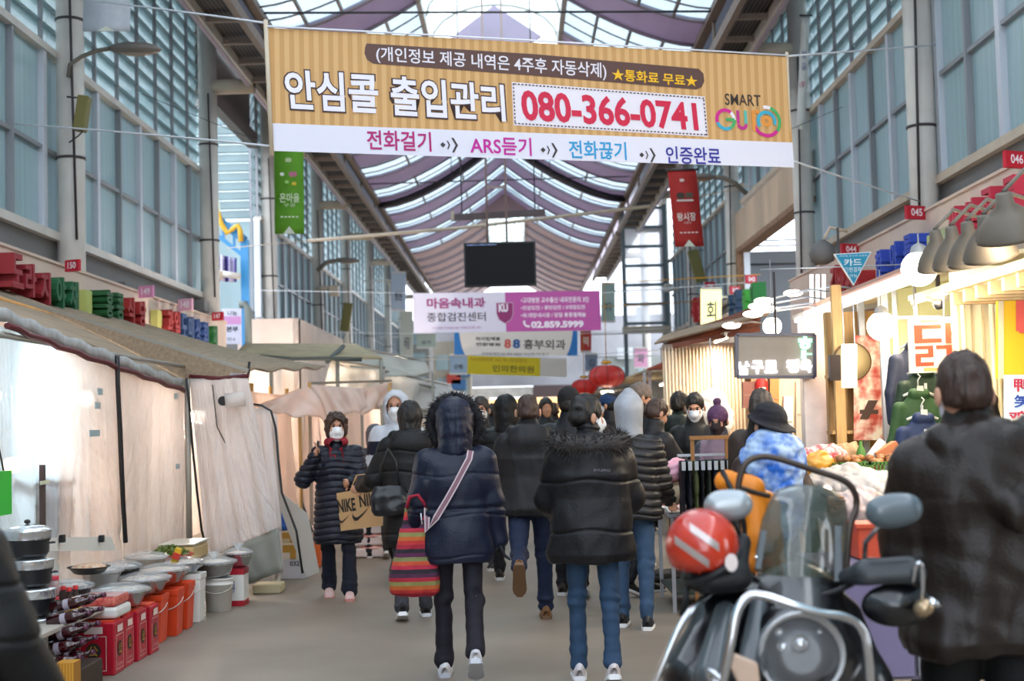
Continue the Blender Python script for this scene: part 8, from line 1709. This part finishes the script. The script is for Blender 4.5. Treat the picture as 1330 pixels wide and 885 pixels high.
# helmet hanging on the left grip
hq = B(912, 713, 5.0); t = thing('helmet', 'worn red open-face helmet with silver stripes hanging on the motorcycle', 'helmet', tuple(hq)); R = rotm(0, 10, -30)
F = Field((-.2, -.2, -.2), (.2, .2, .2), .006); F.ell((0, 0, .01), (.116, .128, .116), .0, R=R); F.ell(tuple(R @ np.array((0, .03, -.122))), (.11, .13, .08), .02, 's', R=R); F.ell((0, 0, -.01), (.102, .112, .10), 0, 's', R=R)
sdf_obj('shell', F, two_tone('helmet_red', '#a81c18', '#d8401f', 5, .12, .25, spec=.8), t, 1)
m = MB(); pts = []
for k in range(25): a_ = 2 * PI * k / 24; pts.append(hq + Vector(R @ np.array((.098 * math.sin(a_), .110 * math.cos(a_), -.058))))
m.tube(pts, .013, 8); m.build('rim', blkm, t)
F = Field((-.2, -.2, -.25), (.2, .2, .2), .008); F.ell((.05, .03, -.09), (.115, .11, .06), .02); F.cone((.10, .02, -.07), (.14, .05, .01), .035, .03, .03); sdf_obj('lining', F, blkm, t, 1, disp=lambda V: .006 * rnoise(V, 40, 2))
sv = M('helmet_silver', '#c8bcb8', .25, metal=.5)
for dx, dz, ln in ((-.045, .0, .10), (-.005, .045, .085)):
    m = MB(); 
    def hs(u, v, dx=dx, dz=dz, ln=ln):
        x = dx + (u - .5) * ln; z = dz - (u - .5) * ln * .75 + (v - .5) * .026; y = -math.sqrt(max(0, 1 - (x / .119) ** 2 - ((z - .01) / .118) ** 2)) * .126 - .004; return hq + Vector((x, y, z))
    m.grid(hs, 12, 3); m.build('stripe', sv, t)
m = MB(); c_ = (.075, -.035)
m.add([hq + Vector((c_[0] + .02 * math.cos(2*PI*k/14), -.110, c_[1] + .028 * math.sin(2*PI*k/14))) for k in range(14)], [tuple(range(14))]); m.build('badge', sv, t)
m = MB(); m.tube([B(893, 745, 5.0), B(890, 775, 4.98), B(884, 800, 4.98)], .007, 6); m.tube([B(893, 745, 5.0), B(893, 780, 5.0), B(889, 803, 5.0)], .006, 6); m.build('strap', blkm, t)
# orange bag lashed behind the mirror
t = thing('orange_bag', 'orange delivery bag strapped behind the left mirror of the motorcycle', 'bag', tuple(B(968, 680, 5.75))); c_ = t.location
def q3(x, y, Y): v = B(x, y, Y); return (v.x - c_.x, v.y - c_.y, v.z - c_.z)
F = Field((-.3, -.2, -.5), (.3, .3, .35), .009); F.cone(q3(945, 625, 5.75), q3(975, 640, 5.75), .05, .05, .02); F.cone(q3(975, 640, 5.75), q3(985, 700, 5.7), .055, .055, .03); F.cone(q3(985, 700, 5.7), q3(972, 730, 5.7), .05, .04, .03); F.cone(q3(990, 655, 5.8), q3(1000, 740, 5.8), .06, .06, .03)
sdf_obj('bag_body', F, M('bag_orange', '#ee8a18', .5, vary=.1), t, 1, disp=lambda V: .008 * rnoise(V, 30, 2)); m = MB(); m.tube([B(938, 612, 5.72), B(962, 660, 5.68), B(975, 730, 5.68)], .01, 6); m.build('strap', blkm, t)
m = MB(); m.bb(c_.x - .1, c_.x + .2, 5.25, 5.5, .82, .86); m.build('carrier_plate', blkm, mb_)
# litter on the ground
q = PZ(872, 755, 0); t = thing('paper_scrap', 'white scrap of paper on the ground left of the helmet', 'litter', tuple(q)); m = MB(); m.add([q + Vector((-.05, -.03, .003)), q + Vector((.06, -.02, .012)), q + Vector((.07, .04, .003)), q + Vector((-.02, .05, .015))], [(0, 1, 2, 3)]); solid(m.build('sheet', ink('#e8e4e0'), t), .002)
